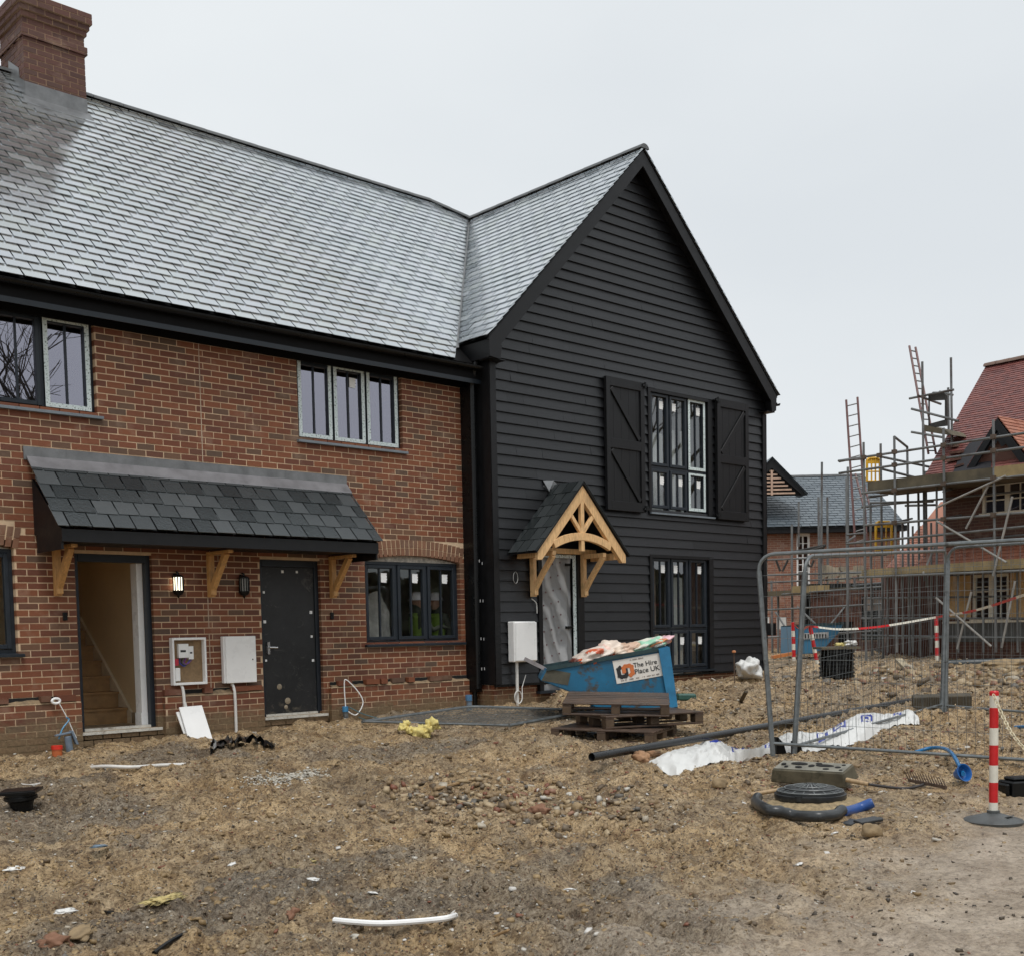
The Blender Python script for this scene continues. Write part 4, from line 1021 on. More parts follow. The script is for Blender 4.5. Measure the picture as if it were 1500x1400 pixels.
scatter('mud_crumbs', 4200, samp(4.6, 12, lambda g, X, Y: g.random(len(X)) < road_mask(X, Y)*(.15+np.clip(fbm(X, Y, 1.4, 3, .5, 31)*4, 0, 1)), -10, 29), .004, .022, 2.6, DRK, .6, .1, 7)
p = gnd(1300, 1085); scatter('rubble', 8000, heap(p.x, p.y, 1.6), .006, .036, 2.8, STN, .55, .15, 8)
p = gnd(1130, 1130); scatter('rubble', 900, heap(p.x, p.y+.5, .6), .008, .03, 2.2, STN, .6, .2, 18)
p = gnd(690, 1170); scatter('rubble', 900, heap(p.x, p.y, .42), .012, .055, 1.8, STN, .6, .1, 9)
p = gnd(850, 1190); scatter('rubble', 500, heap(p.x, p.y, .4), .012, .05, 1.8, STN, .6, .1, 19)
scatter('hardcore', 22000, samp(15, 36, None, 2, 29), .010, .042, 2.8, stone_mat('pale_hardcore', [(0, (.26, .19, .115)), (.3, (.40, .31, .20)), (.5, (.16, .115, .07)), (.72, (.56, .49, .38)), (.84, (.28, .17, .11)), (.92, (.68, .63, .54))]), .5, .1, 10)
def rh_(t, a, b): return Vector((c_r.x, c_r.y, 0)).normalized()*math.cos(t)*a+Vector((fw.x, fw.y, 0)).normalized()*math.sin(t)*b
# ================================================================== FENCE PANELS
def panel(label, B0, B1, T0, T1, group, foot=.17, rp=.021, rb=.019, dv=.05, nh=9, wr=.0022, mid=True):
    """B0,B1 ends of the bottom rail, T0,T1 top corners"""
    B0, B1, T0, T1 = map(Vector, (B0, B1, T0, T1))
    root = empty('mesh_fence', label, 'fence panel', group, loc=(B0+B1)/2)
    inv = Matrix.Translation(-(B0+B1)/2)
    L = lambda p: inv @ Vector(p)
    def P(u, v): return L(B0.lerp(B1, u).lerp(T0.lerp(T1, u), v))
    Lh = (B1-B0).length; Hh = (T0-B0).length; c = .16
    g = MB(); g.tube([P(0, -foot/Hh), P(0, .5), P(0, 1-c/Hh)], rp, 8); g.build('post', M['steel'], root, smooth=True)
    g = MB(); g.tube([P(1, -foot/Hh), P(1, .5), P(1, 1-c/Hh)], rp, 8); g.build('post', M['steel'], root, smooth=True)
    g = MB(); arc0 = [P((c/Lh)*(1-math.cos(a)), 1-(c/Hh)*(1-math.sin(a))) for a in np.linspace(0, math.pi/2, 6)]
    arc1 = [P(1-(c/Lh)*(1-math.cos(a)), 1-(c/Hh)*(1-math.sin(a))) for a in np.linspace(math.pi/2, 0, 6)]
    g.tube(arc0+[P(.5, 1)]+arc1, rb, 8); g.build('top_rail', M['steel'], root, smooth=True)
    g = MB(); g.tube([P(0, 0), P(1, 0)], rb*.85, 8); g.build('bottom_rail', M['steel'], root, smooth=True)
    g = MB(); n = int(Lh/dv)
    for i in range(1, n):
        u = i/n; e = min(u, 1-u)*Lh; top = 1-(c-math.sqrt(max(0, c*c-max(0, c-e)**2)))/Hh
        a = P(u, 0); b = P(u, top); g.tube([a, b], wr, 3, cap=False)
    for j in range(1, nh):
        g.tube([P(0, j/nh), P(1, j/nh)], wr, 3, cap=False)
    g.build('wire_mesh', M['mesh_wire'], root)
    return root
dA = 11.7
a0 = deep(1131, 1088, dA); aT = deep(1110, 812, dA); a1 = deep(1500, 1112, 10.57); aT1 = deep(1500, 790, 10.57)
k = 3.45/(a1-a0).length
panel('grey mesh fence panel leaning at its left end and running out of the right edge', a0, a0+(a1-a0)*k, aT, aT+(aT1-aT)*k, None, foot=.13, rp=.026, dv=.075)
b0 = deep(1164, 1092, 11.75); bT = deep(1180, 814, 11.75); b1 = deep(1380, 1031, 15.1); bT1 = deep(1387, 806, 15.1)
panel('grey mesh fence panel standing over the white wrapped bundle', b0, b1, bT, bT1, None, foot=.1, rp=.028, dv=.085, wr=.0016)
c0 = deep(1385, 1033, 15.1); c1 = deep(1500, 1042, 14.2); cT = deep(1389, 802, 15.1); cT1 = deep(1500, 795, 14.2); k = 3.45/(c1-c0).length
panel('grey mesh fence panel in front of the red tiled house', c0, c0+(c1-c0)*k, cT, cT+(cT1-cT)*k, None, foot=.1, rp=.028, dv=.085, wr=.0016)
l0, l1, l2, l3 = (gp(*p)+Vector((0, 0, .06)) for p in ((533, 1063), (748, 1069), (868, 1046), (690, 1040)))
panel('mesh fence panel lying flat on the mud under the brick wall', l0, l1, l3, l2, None, foot=.03, dv=.06, wr=.003)
x = deep(1204, 953, 37.4); panel('far mesh fence panel with its left end behind the blue skip', x, deep(1384, 951, 32.1), deep(1199, 862, 37.4), deep(1381, 845, 32.1), None, foot=.2, rp=.035, rb=.035, dv=.14, wr=.006)
x = deep(1206, 956, 36); panel('farthest mesh fence panel, straight behind the black chamber', x, deep(1366, 951, 36.8), deep(1202, 859, 36), deep(1363, 857, 36.8), None, foot=.2, rp=.035, rb=.03, dv=.14, wr=.006)
# ================================================================== STRIPED POSTS
RW = [plain('red_plastic', (.56, .012, .016), .35, .12, 20, dirt=((.3, .12, .08), 18, .72)), plain('cream_plastic', (.74, .71, .62), .4, .08, 14, dirt=((.4, .34, .22), 16, .70))]
RUB = plain('grey_rubber', (.075, .08, .08), .45, .25, 9, .2, dirt=((.2, .16, .1), 7, .62))
def post(label, foot, top, r=.031, base=True, bands=7):
    foot = Vector(foot); top = Vector(top); root = empty('barrier_post', label, 'barrier post', 'red and white barrier posts', loc=foot)
    d = top-foot; H = d.length; q = Vector((0, 0, 1)).rotation_difference(d.normalized()).to_matrix(); z0 = .055 if base else 0
    g = MB(); w = [.60, 1, .85, 1, .85, 1, .6][:bands]; z = z0; tot = sum(w)
    for i, s in enumerate(w):
        z2 = z+(H-z0-.035)*s/tot; g.mi = 1-(i % 2); g.lathe([(r, z), (r, z2)], (0, 0, 0), 16, q); z = z2
    g.build('post', RW, root, smooth=True)
    g = MB(); g.lathe([(r*1.06, H-.035), (r*1.08, H-.01), (r*.8, H)], (0, 0, 0), 16, q); g.build('cap', RW[0], root, smooth=True)
    if base:
        g = MB(); g.lathe([(.205, -.01), (.21, .012), (.2, .022), (.06, .062), (.045, .066), (.045, .085), (.034, .087)], (0, 0, 0), 32); g.build('base', RUB, root, smooth=True)
        g = MB(); g.obox((-.0, -.115, .050), (.09, 0, 0), (0, .035, -.013), (0, .002, .006)); g.build('moulded_panel', RUB, root)
    return root
bf = gp(1455, 1203); bd = depth_of(bf.x, bf.y); post('red and white striped barrier post with a chain, on a grey base', bf, bf+Vector((0, 0, (1206-1012)*bd/FOC)))
for lb, a, b, d in (('striped barrier post standing upright just left of the far blue skip', (1163, 968), (1161.5, 911), 29), ('striped barrier post leaning over beside the black ribbed chamber', (1197, 972), (1186.5, 916), 26), ('striped barrier post holding the tape by the far fence panel', (1373, 967), (1371.5, 902), 27)):
    post(lb, deep(*a, d), deep(*b, d), r=.045, base=False, bands=6)
# barrier tape
g = MB()
def ribbon(g, pts, w, seg=.9):
    pts = bend(pts, 6); run = 0
    for p, q in zip(pts[:-1], pts[1:]):
        n = max(1, int((q-p).length/.35))
        for i in range(n):
            a = p.lerp(q, i/n); b = p.lerp(q, (i+1)/n); run += (b-a).length; g.mi = int(run/1.1) % 2
            u = Vector((0, .012, w/2)); g.add([a-u, b-u, b+u, a+u, a-u+Vector((.002, .002, 0)), b-u+Vector((.002, .002, 0)), b+u+Vector((.002, .002, 0)), a+u+Vector((.002, .002, 0))], [(0, 1, 2, 3), (4, 7, 6, 5)])
ribbon(g, [deep(1163, 914, 28.9), deep(1174, 922, 27.5), deep(1187, 917, 25.9), deep(1230, 921, 26), deep(1290, 917, 26.4), deep(1371, 903.5, 26.9), deep(1430, 893, 24), deep(1500, 871, 21), deep(1560, 852, 19)], .045)
tag(g.build('barrier_tape', [RW[0], RW[1]]), 'red and white tape strung between the far striped posts', 'barrier tape')
# chain
g = MB(); path = bend([deep(1455, 1016, bd-.03), deep(1466, 1042, bd-.1), deep(1484, 1076, bd-.3), deep(1510, 1104, bd-.5), deep(1545, 1125, bd-.75)], 10)
ln = [0]
for p, q in zip(path[:-1], path[1:]): ln.append(ln[-1]+(q-p).length)
def onp(s):
    for i in range(len(ln)-1):
        if ln[i+1] >= s: return path[i].lerp(path[i+1], (s-ln[i])/max(1e-6, ln[i+1]-ln[i]))
    return path[-1]
s = 0; i = 0
while s < ln[-1]-.04:
    a = onp(s); b = onp(s+.04); m = (a+b)/2; d = (b-a).normalized(); sd = d.cross(Vector((0, 0, 1))).normalized()
    if i % 2: sd = d.cross(sd)
    g.tube([m+d*.022*math.cos(t)+sd*.012*math.sin(t) for t in np.linspace(0, 2*math.pi, 11)], .0035, 5, cap=False); s += .031; i += 1
tag(g.build('plastic_chain', plain('cream_chain', (.68, .60, .42), .5, .1), smooth=True), 'cream plastic chain sagging from the nearest striped post', 'chain')
# ================================================================== RUBBER AND CONCRETE FEET
CON = plain('foot_concrete', (.115, .10, .065), .7, .35, 6, .4, dirt=((.055, .05, .03), 5, .55)); CONT = plain('paler_foot_top', (.21, .20, .165), .6, .3, 9, .3)  # top face toned paler than the block
f0, f1 = gp(1128, 1147), gp(1240, 1160); ax = (f1-f0); ax.z = 0; Lf = ax.length; ang = math.atan2(ax.y, ax.x)
root = empty('fence_foot', 'long rubber fence foot with holes lying behind the round black lid', 'fence foot', None, loc=(f0.x, f0.y, max(f0.z, f1.z, gz((f0.x+f1.x)/2, (f0.y+f1.y)/2))+.01), rz=ang)
g = MB(); hh = .125; ww = .24; root.rotation_euler = (.30, 0, ang); g.hexa([(0, 0, 0), (Lf, 0, 0), (Lf, ww, 0), (0, ww, 0), (.03, .02, hh), (Lf-.02, .02, hh+.01), (Lf-.02, ww-.02, hh+.01), (.03, ww-.02, hh)]); fb = g.build('block', CON, root, bevel=.012)
g = MB(); g.hexa([(.04, .03, hh+.001), (Lf-.03, .03, hh+.011), (Lf-.03, ww-.03, hh+.011), (.04, ww-.03, hh+.001), (.04, .03, hh+.004), (Lf-.03, .03, hh+.014), (Lf-.03, ww-.03, hh+.014), (.04, ww-.03, hh+.004)]); g.build('top_face', CONT, root)
g = MB()
for u, v, r, e in ((.13, .5, .025, 1), (.2, .3, .02, 1), (.32, .62, .032, 2.6), (.36, .32, .022, 1.6), (.5, .5, .03, 1), (.56, .72, .02, 1.6), (.66, .58, .034, 2.6), (.72, .3, .02, 1.6), (.84, .5, .024, 1.2), (.88, .72, .02, 1), (.91, .28, .018, 1)):
    g.lathe([(r, 0), (r*.9, .003)], (0, 0, 0), 14, Matrix.Diagonal((e, .8, 1))); n = 28
    for i in range(len(g.v)-n, len(g.v)): q = g.v[i]; g.v[i] = (q[0]+u*Lf, q[1]+v*ww, q[2]+hh+.0125)
g.build('hole_shade_discs', M['dark'], root)  # flat black discs paint the shade inside the holes
f0 = gp(1338, 1046); f1 = gp(1424, 1040); ax = f1-f0; ax.z = 0
g = MB(); g.box(0, ax.length, 0, .22, -.04, .13)
o = g.build('fence_foot', plain('wet_block', (.075, .06, .038), .7, .4, 7, .4), bevel=.012); o.location = (f0.x, f0.y, max(f0.z, f1.z)+.05); o.rotation_euler = (.12, -.03, math.atan2(ax.y, ax.x)); tag(o, 'muddy block under the joint of the two standing fence panels', 'fence foot')
for lb, px, py in (('black wedge shoe at the foot of the leaning fence post', 1144, 1091), ('black wedge shoe at the foot of the second fence post', 1170, 1097)):
    p = deep(px, py, 11.78); g = MB(); g.prism([(-.05, 0, -.09), (.07, 0, -.09), (.035, 0, .02), (-.03, 0, .085), (-.05, 0, .085)], (0, .07, 0)); o = g.build('clamp_shoe', M['gloss_black'], bevel=.004); o.location = p; o.rotation_euler = (0, 0, -.4); tag(o, lb, 'clamp shoe')
# ================================================================== PIPE AND WHITE BUNDLE
p0, p1 = gp(867, 1133), gp(1378, 1034); g = MB(); up = Vector((0, 0, .05))
pa = [p0+up, p0.lerp(p1, .3)+up+Vector((0, 0, -.0)), p0.lerp(p1, .65)+Vector((0, 0, .06)), p1+Vector((0, 0, .08))]
pa = [p0.lerp(p1, i/20) for i in range(21)]; of_ = sorted(gz(q.x, q.y)-q.z for q in pa)[-4]+.035; pa = [q+Vector((0, 0, of_)) for q in pa]
g.tube(pa, .040, 14, cap=False); dd = (pa[1]-pa[0]).normalized()
g.mi = 1; g.tube([pa[0]+dd*.001, pa[0]+dd*.3], .034, 14, cap=False); g.tube([pa[0]+dd*.25, pa[0]+dd*.26], .033, 12)
tag(g.build('drain_pipe', [plain('black_pipe', (.018, .019, .02), .3, .3, 6, dirt=((.10, .08, .05), 5, .66)), M['dark']], smooth=True), 'long black plastic pipe lying across the mud, partly under white wrap', 'pipe')
up_ = [(948, 1122), (1000, 1108), (1045, 1096), (1080, 1092), (1130, 1086), (1165, 1080), (1210, 1076), (1260, 1063), (1310, 1053), (1345, 1054)]
lo_ = [(952, 1127), (1000, 1128), (1050, 1118), (1085, 1116), (1135, 1104), (1180, 1104), (1215, 1097), (1262, 1086), (1312, 1074), (1347, 1062)]
U_ = bend([gp(*p) for p in up_], 18); L_ = bend([gp(*p) for p in lo_], 18); nU = len(U_); nW = 26
g = MB(); vs = []
for i in range(nU):
    for j in range(nW+1):
        v = j/nW; p = U_[i].lerp(L_[i], v); s_ = i/18; h = (.11+.03*math.sin(s_*3))*math.sin(math.pi*min(1, v*1.02+.001))**.55 * min(1, s_/1.3+.15, (nU-1-i)/12+.25)
        h += .022*mnoise.noise(Vector((s_*2.2, v*2.3, 1)))-.05*abs(mnoise.noise(Vector((s_*3.1-v*1.5, v*4, 4))))-.03*abs(mnoise.noise(Vector((s_*7+v*3, v*6, 9))))+.008*mnoise.noise(Vector((s_*14, v*9, 4)))
        zb_ = float(ground_z(np.array([p.x]), np.array([p.y]), False)[0])
        vs.append((p.x, p.y, zb_+.03+h))
fc = []; marks = [(.30, .36, .45, .8), (.41, .455, .55, .85), (.62, .66, .45, .8), (.68, .725, .2, .6), (.77, .81, .35, .7), (.875, .91, .3, .65), (.2, .25, .2, .33)]
g.add(vs, [(i*(nW+1)+j, (i+1)*(nW+1)+j, (i+1)*(nW+1)+j+1, i*(nW+1)+j+1) for i in range(nU-1) for j in range(nW)])
k = 0
for i in range(nU-1):
    for j in range(nW):
        u, v = (i+.5)/nU, (j+.5)/nW
        for a, b, c, d in marks:
            if a < u < b and c < v < d:
                inner = (a+.007 < u < b-.007) and (c+.06 < v < d-.06); g.m[k] = 1 if not inner or (abs(v-(c+d)/2) < .05 and a+.013 < u < b-.013) else 0
        k += 1
wrap_m = plain('white_polythene', (.68, .68, .66), .38, .05, 6, .3, dirt=((.42, .33, .22), 5, .66))
tag(g.build('plastic_wrap', [wrap_m, plain('blue_print', (.02, .045, .33), .4, .2)], smooth=True, recalc=False), 'long crumpled white plastic wrap printed with blue boxes, lying under the fence', 'plastic wrap')
# ================================================================== LUMPY THINGS
def blob(name, c, sx, sy, sz, amp, freq, mats, seed=0, sub=4, rot=0, split=None, flatb=True, tilt=(0, 0)):
    b = bmesh.new(); bmesh.ops.create_icosphere(b, subdivisions=sub, radius=1)
    Rm = Matrix.Rotation(rot, 3, 'Z') @ Matrix.Rotation(tilt[0], 3, 'X') @ Matrix.Rotation(tilt[1], 3, 'Y')
    for v in b.verts:
        n = v.co.normalized(); q = n*freq+Vector((seed*7.1, seed*3.3, seed))
        d = 1+amp*(mnoise.noise(q)*1.2+.6*mnoise.noise(q*2.3)-.8*abs(mnoise.noise(q*1.7+Vector((3, 3, 3)))))+amp*.25*mnoise.noise(q*6)
        p = n*d; p = Vector((p.x*sx, p.y*sy, p.z*sz))
        if flatb: p.z = max(p.z, -.45*sz)
        v.co = Rm @ p
    me = bpy.data.meshes.new(name); b.to_mesh(me)
    if not isinstance(mats, (list, tuple)): mats = [mats]
    for m in mats: me.materials.append(m)
    me.polygons.foreach_set('use_smooth', [True]*len(me.polygons))
    if split:
        for p in me.polygons: p.material_index = split(p.center)
    b.free(); o = bpy.data.objects.new(name, me); link(o); o.location = c; return o
foam = plain('yellow_foam', (.72, .60, .22), .8, .2, 30, .5)
p = gp(612, 1080); root = empty('insulation_foam', 'torn lump of yellow insulation foam by the lying fence panel', 'foam', loc=p)
for i, (dx, dy, dz, s) in enumerate(((-.17, 0, .12, .07), (-.09, .0, .08, .07), (-.03, -.03, .05, .10), (.05, -.02, .06, .10), (.13, 0, .10, .09), (.19, .02, .16, .09), (.22, .03, .12, .07), (-.05, -.04, .02, .05), (.08, -.04, .02, .05), (-.1, .05, .17, .05))):
    u = c_r*dx; o = blob('torn_lump', (u.x, u.y+dy, dz), s, s*.7, s*.85, .55, 2.2, foam, i+3, 3, i); o.parent = root
for i, (px, py, lb) in enumerate(((493, 1217, 'scrap of yellow foam beside white rag in the middle of the mud'), (240, 1318, 'flattened scrap of yellow foam trodden into the near mud'), (440, 1265, 'ochre foam crumbs left of centre in the mud'))):
    p = gp(px, py); o = blob('foam_scrap', p+Vector((0, 0, .005)), .13, .07, .014+.015*(i == 0), .8, 3, plain('dirty_foam', (.50, .40, .17), .85, .35, 25, .5), 20+i, 4, .3*i); tag(o, lb, 'foam scrap')
p = gp(529, 1212); tag(blob('crumpled_rag', p+Vector((0, 0, .02)), .09, .05, .035, .8, 2.5, M['white_pipe'], 31, 4, .5), 'small white crumpled rag beside the yellow foam scrap', 'rag')
p = gp(1098, 996); sk = blob('plastic_sack', p+Vector((0, 0, .13)), .33, .2, .22, .42, 1.4, wrap_m, 41, 4, .4, tilt=(0, .4)); tag(sk, 'white plastic sack slumped at the corner of the black boarded house', 'sack')
p = gp(1110, 1001); tag(blob('plastic_sheet', p+Vector((0, 0, .03)), .28, .2, .09, .6, 1.9, wrap_m, 43, 4, .1), 'flattened white sheet spread in front of the slumped sack', 'plastic sheet')
rock = plain('sandy_rock', (.28, .20, .11), .8, .35, 9, .6)
for px, py, s, lb in ((1278, 1223, .075, 'lone sandy rock at the edge of the haul road'), (845, 1186, .05, 'pale stone right of the broken brick pile'), (415, 1335, .045, 'tan stone in grey grit near the bottom'), (1055, 1152, .07, 'orange brown stone in front of the long black pipe')):
    p = gp(px, py); tag(blob('rock', p+Vector((0, 0, s*.35)), s, s*.9, s*.85, .3, 1.1, rock, int(px), 3, px), lb, 'rock')
# ================================================================== ROUND LID IN ITS RING OF DUCT
cen = gp(1195, 1181); dl = depth_of(cen.x, cen.y)
heapm = plain('gritty_sand', (.30, .225, .125), .85, .45, 26, .7)
g = MB(); n = 40; vs = []; pr = [(0.02, .075), (.2, .072), (.31, .06), (.40, .045), (.47, -.0), (.56, -.05)]
for r, z in pr:
    for j in range(n):
        t = 2*math.pi*j/n; e = 1+.10*mnoise.noise(Vector((math.cos(t)*1.5, math.sin(t)*1.5, r*3))); x, y = r*math.cos(t)*e*1.02, r*math.sin(t)*e*.85
        vs.append((cen.x+x, cen.y+y, gz(cen.x+x, cen.y+y)*.3+cen.z*.7+z+.02*mnoise.noise(Vector((x*12, y*12, 0)))))
g.add(vs, [(i*n+j, i*n+(j+1) % n, (i+1)*n+(j+1) % n, (i+1)*n+j) for i in range(len(pr)-1) for j in range(n)]+[tuple(range(n))])
tag(g.build('sand_heap', heapm, smooth=True), kind='stuff')
ZL = cen.z+.075; cl_ = Vector((cen.x, cen.y+.05, ZL))
root = empty('drain_cover', 'round black ribbed plastic cover with a grid of wires, on the sand heap', 'drain cover', loc=cl_)
blk = plain('black_cover', (.022, .024, .025), .4, .35, 9, .2, dirt=((.12, .1, .07), 6, .66))
g = MB(); g.lathe([(.27, -.02), (.28, .0), (.28, .03), (.265, .035), (.265, .045), (.25, .05), (.18, .078), (.06, .098), (.002, .10)], (0, 0, 0), 40); g.build('cover', blk, root, smooth=True)
g = MB()
for i in range(18):
    t = 2*math.pi*i/18; g.bar((.05*math.cos(t), .05*math.sin(t), .102), (.252*math.cos(t), .252*math.sin(t), .052), .008, .012)
for r, z in ((.13, .09), (.2, .075), (.255, .054)):
    g.tube([(r*math.cos(t), r*math.sin(t), z) for t in np.linspace(0, 2*math.pi, 37)], .006, 5, cap=False)
g.build('raised_ribs', plain('worn_ribs', (.14, .15, .15), .4, .3), root)
g = MB(); g.lathe([(.03, 0), (.035, .05), (.02, .055)], (.24, .02, .02), 12); g.lathe([(.03, 0), (.03, .04)], (-.255, -.06, 0), 12); g.build('lug', blk, root)
ring = [(1110, 1176), (1108, 1184), (1126, 1195), (1160, 1203), (1200, 1205), (1234, 1201)]
pts = bend([gp(*q)+Vector((0, 0, .05)) for q in ring], 6); pts = [Vector((q.x, q.y, max(q.z, gz(q.x, q.y)+.04))) for q in pts]
g = MB(); g.tube(pts, .042, 12); tag(g.build('cable_duct', plain('black_duct', (.035, .038, .04), .35, .3, 7, dirt=((.13, .11, .08), 4, .6)), smooth=True), 'black duct curled round the front of the drain cover', 'duct')
g = MB(); g.tube(bend([gp(1234, 1201)+Vector((0, 0, .06)), gp(1256, 1196)+Vector((0, 0, .065)), gp(1279, 1186)+Vector((0, 0, .06))], 5), [.040]*10+[.034], 12); tag(g.build('blue_sleeve', plain('blue_duct', (.02, .075, .27), .35, .2, 12, dirt=((.3, .25, .17), 9, .6)), smooth=True), 'short bright blue sleeve joining on at the right end of the curled duct', 'duct')
g = MB()
for (px, py, s, a) in ((1246, 1207, .11, .2), (1272, 1204, .13, -.3), (1289, 1201, .08, .5)):
    p = gp(px, py); u = Vector((math.cos(a), math.sin(a), .05)); g.obox(p+Vector((0, 0, .015)), u*s*1.6, Vector((-u.y, u.x, .1))*s*.7, (0, 0, .02))
o = g.build('torn_liner', blk, bevel=.004); tag(o, 'torn flaps of black liner on the right of the sand heap', 'liner')
# tools
wood = oak('tool_handle', (.42, .29, .16))
rk = empty('garden_rake', 'rake lying teeth up with a wooden handle end and a dark shaft', 'rake', loc=gp(1345, 1155))
iv = Vector(rk.location)
hp = [gp(1240, 1162)+Vector((0, 0, .12)), gp(1272, 1162)+Vector((0, 0, .08)), gp(1320, 1161)+Vector((0, 0, .04)), gp(1345, 1156)+Vector((0, 0, .03)), gp(1357, 1151)+Vector((0, 0, .03))]
hp = [p-iv for p in hp]
g = MB(); g.tube([hp[0], hp[1]], .019, 10); g.build('handle', wood, rk, smooth=True)
g = MB(); g.tube(bend(hp[1:], 5), .012, 8); g.build('shaft', plain('dark_shaft', (.04, .035, .035), .5, .2), rk, smooth=True)
h0 = gp(1331, 1147)-iv+Vector((0, 0, .03)); h1 = gp(1386, 1158)-iv+Vector((0, 0, .03))
g = MB(); rust = plain('rusty_iron', (.10, .065, .045), .7, .4, 12, .3); g.bar(h0, h1, .02, .025); g.build('head_bar', rust, rk)
g = MB()
for i in range(15):
    a = h0.lerp(h1, (i+.02)/14.05); g.tube([a, a+Vector((-.02, .03, .085))], [.006, .003], 5)
g.build('teeth', rust, rk)
g = MB(); g.tube([gp(1100, 1170)+Vector((0, 0, .04)), gp(1152, 1167)+Vector((0, 0, .07))], .018, 10); tag(g.build('wooden_handle', wood, smooth=True), 'bare wooden tool handle sticking out left of the round cover', 'tool handle')
g = MB(); g.tube(bend([gp(1030+300, 1176)+Vector((0, 0, .01)), gp(1375, 1179)+Vector((0, 0, .02)), gp(1411, 1177)+Vector((0, 0, .008))], 5), .006, 5); g.tube([gp(1377, 1171)+Vector((0, 0, .03)), gp(1388, 1178)+Vector((0, 0, .01))], .004, 5); tag(g.build('twig', rust), 'thin brown forked twig on the wet haul road', 'twig')
# blue pipe with funnel
blu = plain('blue_pipe', (.012, .16, .38), .3, .15, 9, dirt=((.2, .25, .25), 6, .68))
p = gp(1411, 1146); root = empty('water_pipe', 'blue water pipe ending in a dark blue funnel beside the rake', 'pipe', loc=p)
g = MB(); g.tube([q-p for q in bend([gp(1340, 1104)+Vector((0, 0, .02)), gp(1368, 1109)+Vector((0, 0, .10)), gp(1392, 1122)+Vector((0, 0, .14)), deep(1411, 1133, depth_of(p.x, p.y)-.03)], 6)], .018, 10); g.build('pipe', blu, root, smooth=True)
q_ = Matrix.Rotation(R(-62), 3, c_d.cross(fw)) if False else (Vector((0, 0, 1)).rotation_difference((-fw*.85+c_r*.35+Vector((0, 0, .25))).normalized()).to_matrix())
g = MB(); g.lathe([(.035, -.09), (.055, -.05), (.075, .0), (.078, .01), (.068, .008), (.05, -.03), (.002, -.05)], deep(1412, 1131, depth_of(p.x, p.y))-p, 22, q_); g.build('funnel', plain('dark_blue_cap', (.01, .10, .34), .35, .2), root, smooth=True)
g = MB(); g.tube(bend([gp(1462, 1078)+Vector((0, 0, .02)), gp(1482, 1074)+Vector((0, 0, .07)), gp(1530, 1074)+Vector((0, 0, .08))], 6), .02, 10); tag(g.build('water_pipe', blu, smooth=True), 'bright blue pipe arching out of the rubble at the right edge', 'pipe')
p = gp(1492, 1166); g = MB(); g.box(-.05, .25, 0, .2, -.02, .12); g.box(-.09, -.051, .03, .17, -.02, .10); g.box(-.02, .2, .03, .17, .121, .15); o = g.build('rubber_block', M['gloss_black'], bevel=.012); o.location = p; o.rotation_euler = (0, 0, -.5); tag(o, 'black rubber block on the road at the right edge', 'rubber block')
# ================================================================== SMALL THINGS ON THE GROUND
hx_ = math.atan2(c_r.y, c_r.x); p = gp(32, 1187); root = empty('drain_gully', 'small black plastic gully box half sunk at the left edge', 'gully', loc=p+Vector((0, 0, .045)))
g = MB(); g.lathe([(.11, -.05), (.11, 0), (.13, .05), (.165, .07), (.165, .10), (.15, .105), (.15, .135)], (0, 0, 0), 24); g.build('body', M['gloss_black'], root, smooth=True)
g = MB(); g.box(-.19, .19, -.15, .15, .135, .162); g.box(-.16, .16, -.12, .12, .163, .168); g.build('lid', M['gloss_black'], root, bevel=.006); root.rotation_euler = (.05, -.04, hx_+.12); root.scale = (.82,)*3
def strip(name, lb, cat, pts, r, mat, hz=.015, n=8, smooth=True, flat=None):
    g = MB(); P = [gp(*q)+Vector((0, 0, hz)) for q in pts]; g.tube(bend(P, 6), r, n)
    o = g.build(name, mat, smooth=smooth); return tag(o, lb, cat)
strip('white_pipe', 'thin white pipe lying on the mud below the open doorway', 'pipe', [(114, 1128), (150, 1124), (195, 1125), (240, 1122), (281, 1121)], .018, M['white_pipe'])
strip('plastic_trim', 'slender white plastic strip lying near the bottom of the picture', 'strip', [(490, 1351), (520, 1354), (560, 1356), (610, 1353), (650, 1349), (667, 1344)], .016, M['white'])
strip('black_strap', 'black strap trailing out of the bottom edge', 'strap', [(226, 1400), (245, 1386), (266, 1374), (292, 1366)], .013, M['gloss_black'])
strip('white_stick', 'short white stick lying behind the black gully box', 'stick', [(27, 1150), (45, 1152), (64, 1148)], .012, M['white_pipe'])
for a, b, w, lb in (((656, 1177), (741, 1179), .05, 'dark wet batten in the broken brick pile'), ((716, 1151), (736, 1137), .018, 'pale splinter of wood standing out of the rubble'), ((640, 1158), (700, 1144), .03, 'orange brown lath behind the dark batten'), ((1083, 1033), (1093, 1016), .05, 'dark stake end sticking up right of the pallets'), ((700, 1386), (745, 1372), .02, 'thin lath half buried near the bottom centre')):
    p, q = gp(*a)+Vector((0, 0, .02)), gp(*b)+Vector((0, 0, .035)); g = MB(); g.bar(p, q, w, w*.6); tag(g.build('timber_offcut', plain('offcut_'+str(a[0]), (.30, .19, .09) if w < .04 else (.07, .055, .035), .7, .3, 8), bevel=.003), lb, 'offcut')
scatter('plaster_dust', 1700, (lambda g, n: (lambda t: (gp(372, 1148).x*(1-t)+gp(455, 1131).x*t+g.normal(size=n)*.09, gp(372, 1148).y*(1-t)+gp(455, 1131).y*t+g.normal(size=n)*.12))(g.random(n)**.7)), .008, .026, 1.5, stone_mat('lime_plaster', [(0, (.62, .6, .53)), (.5, (.72, .7, .64)), (.8, (.5, .45, .36))]), .3, .1, 11)
litter = []
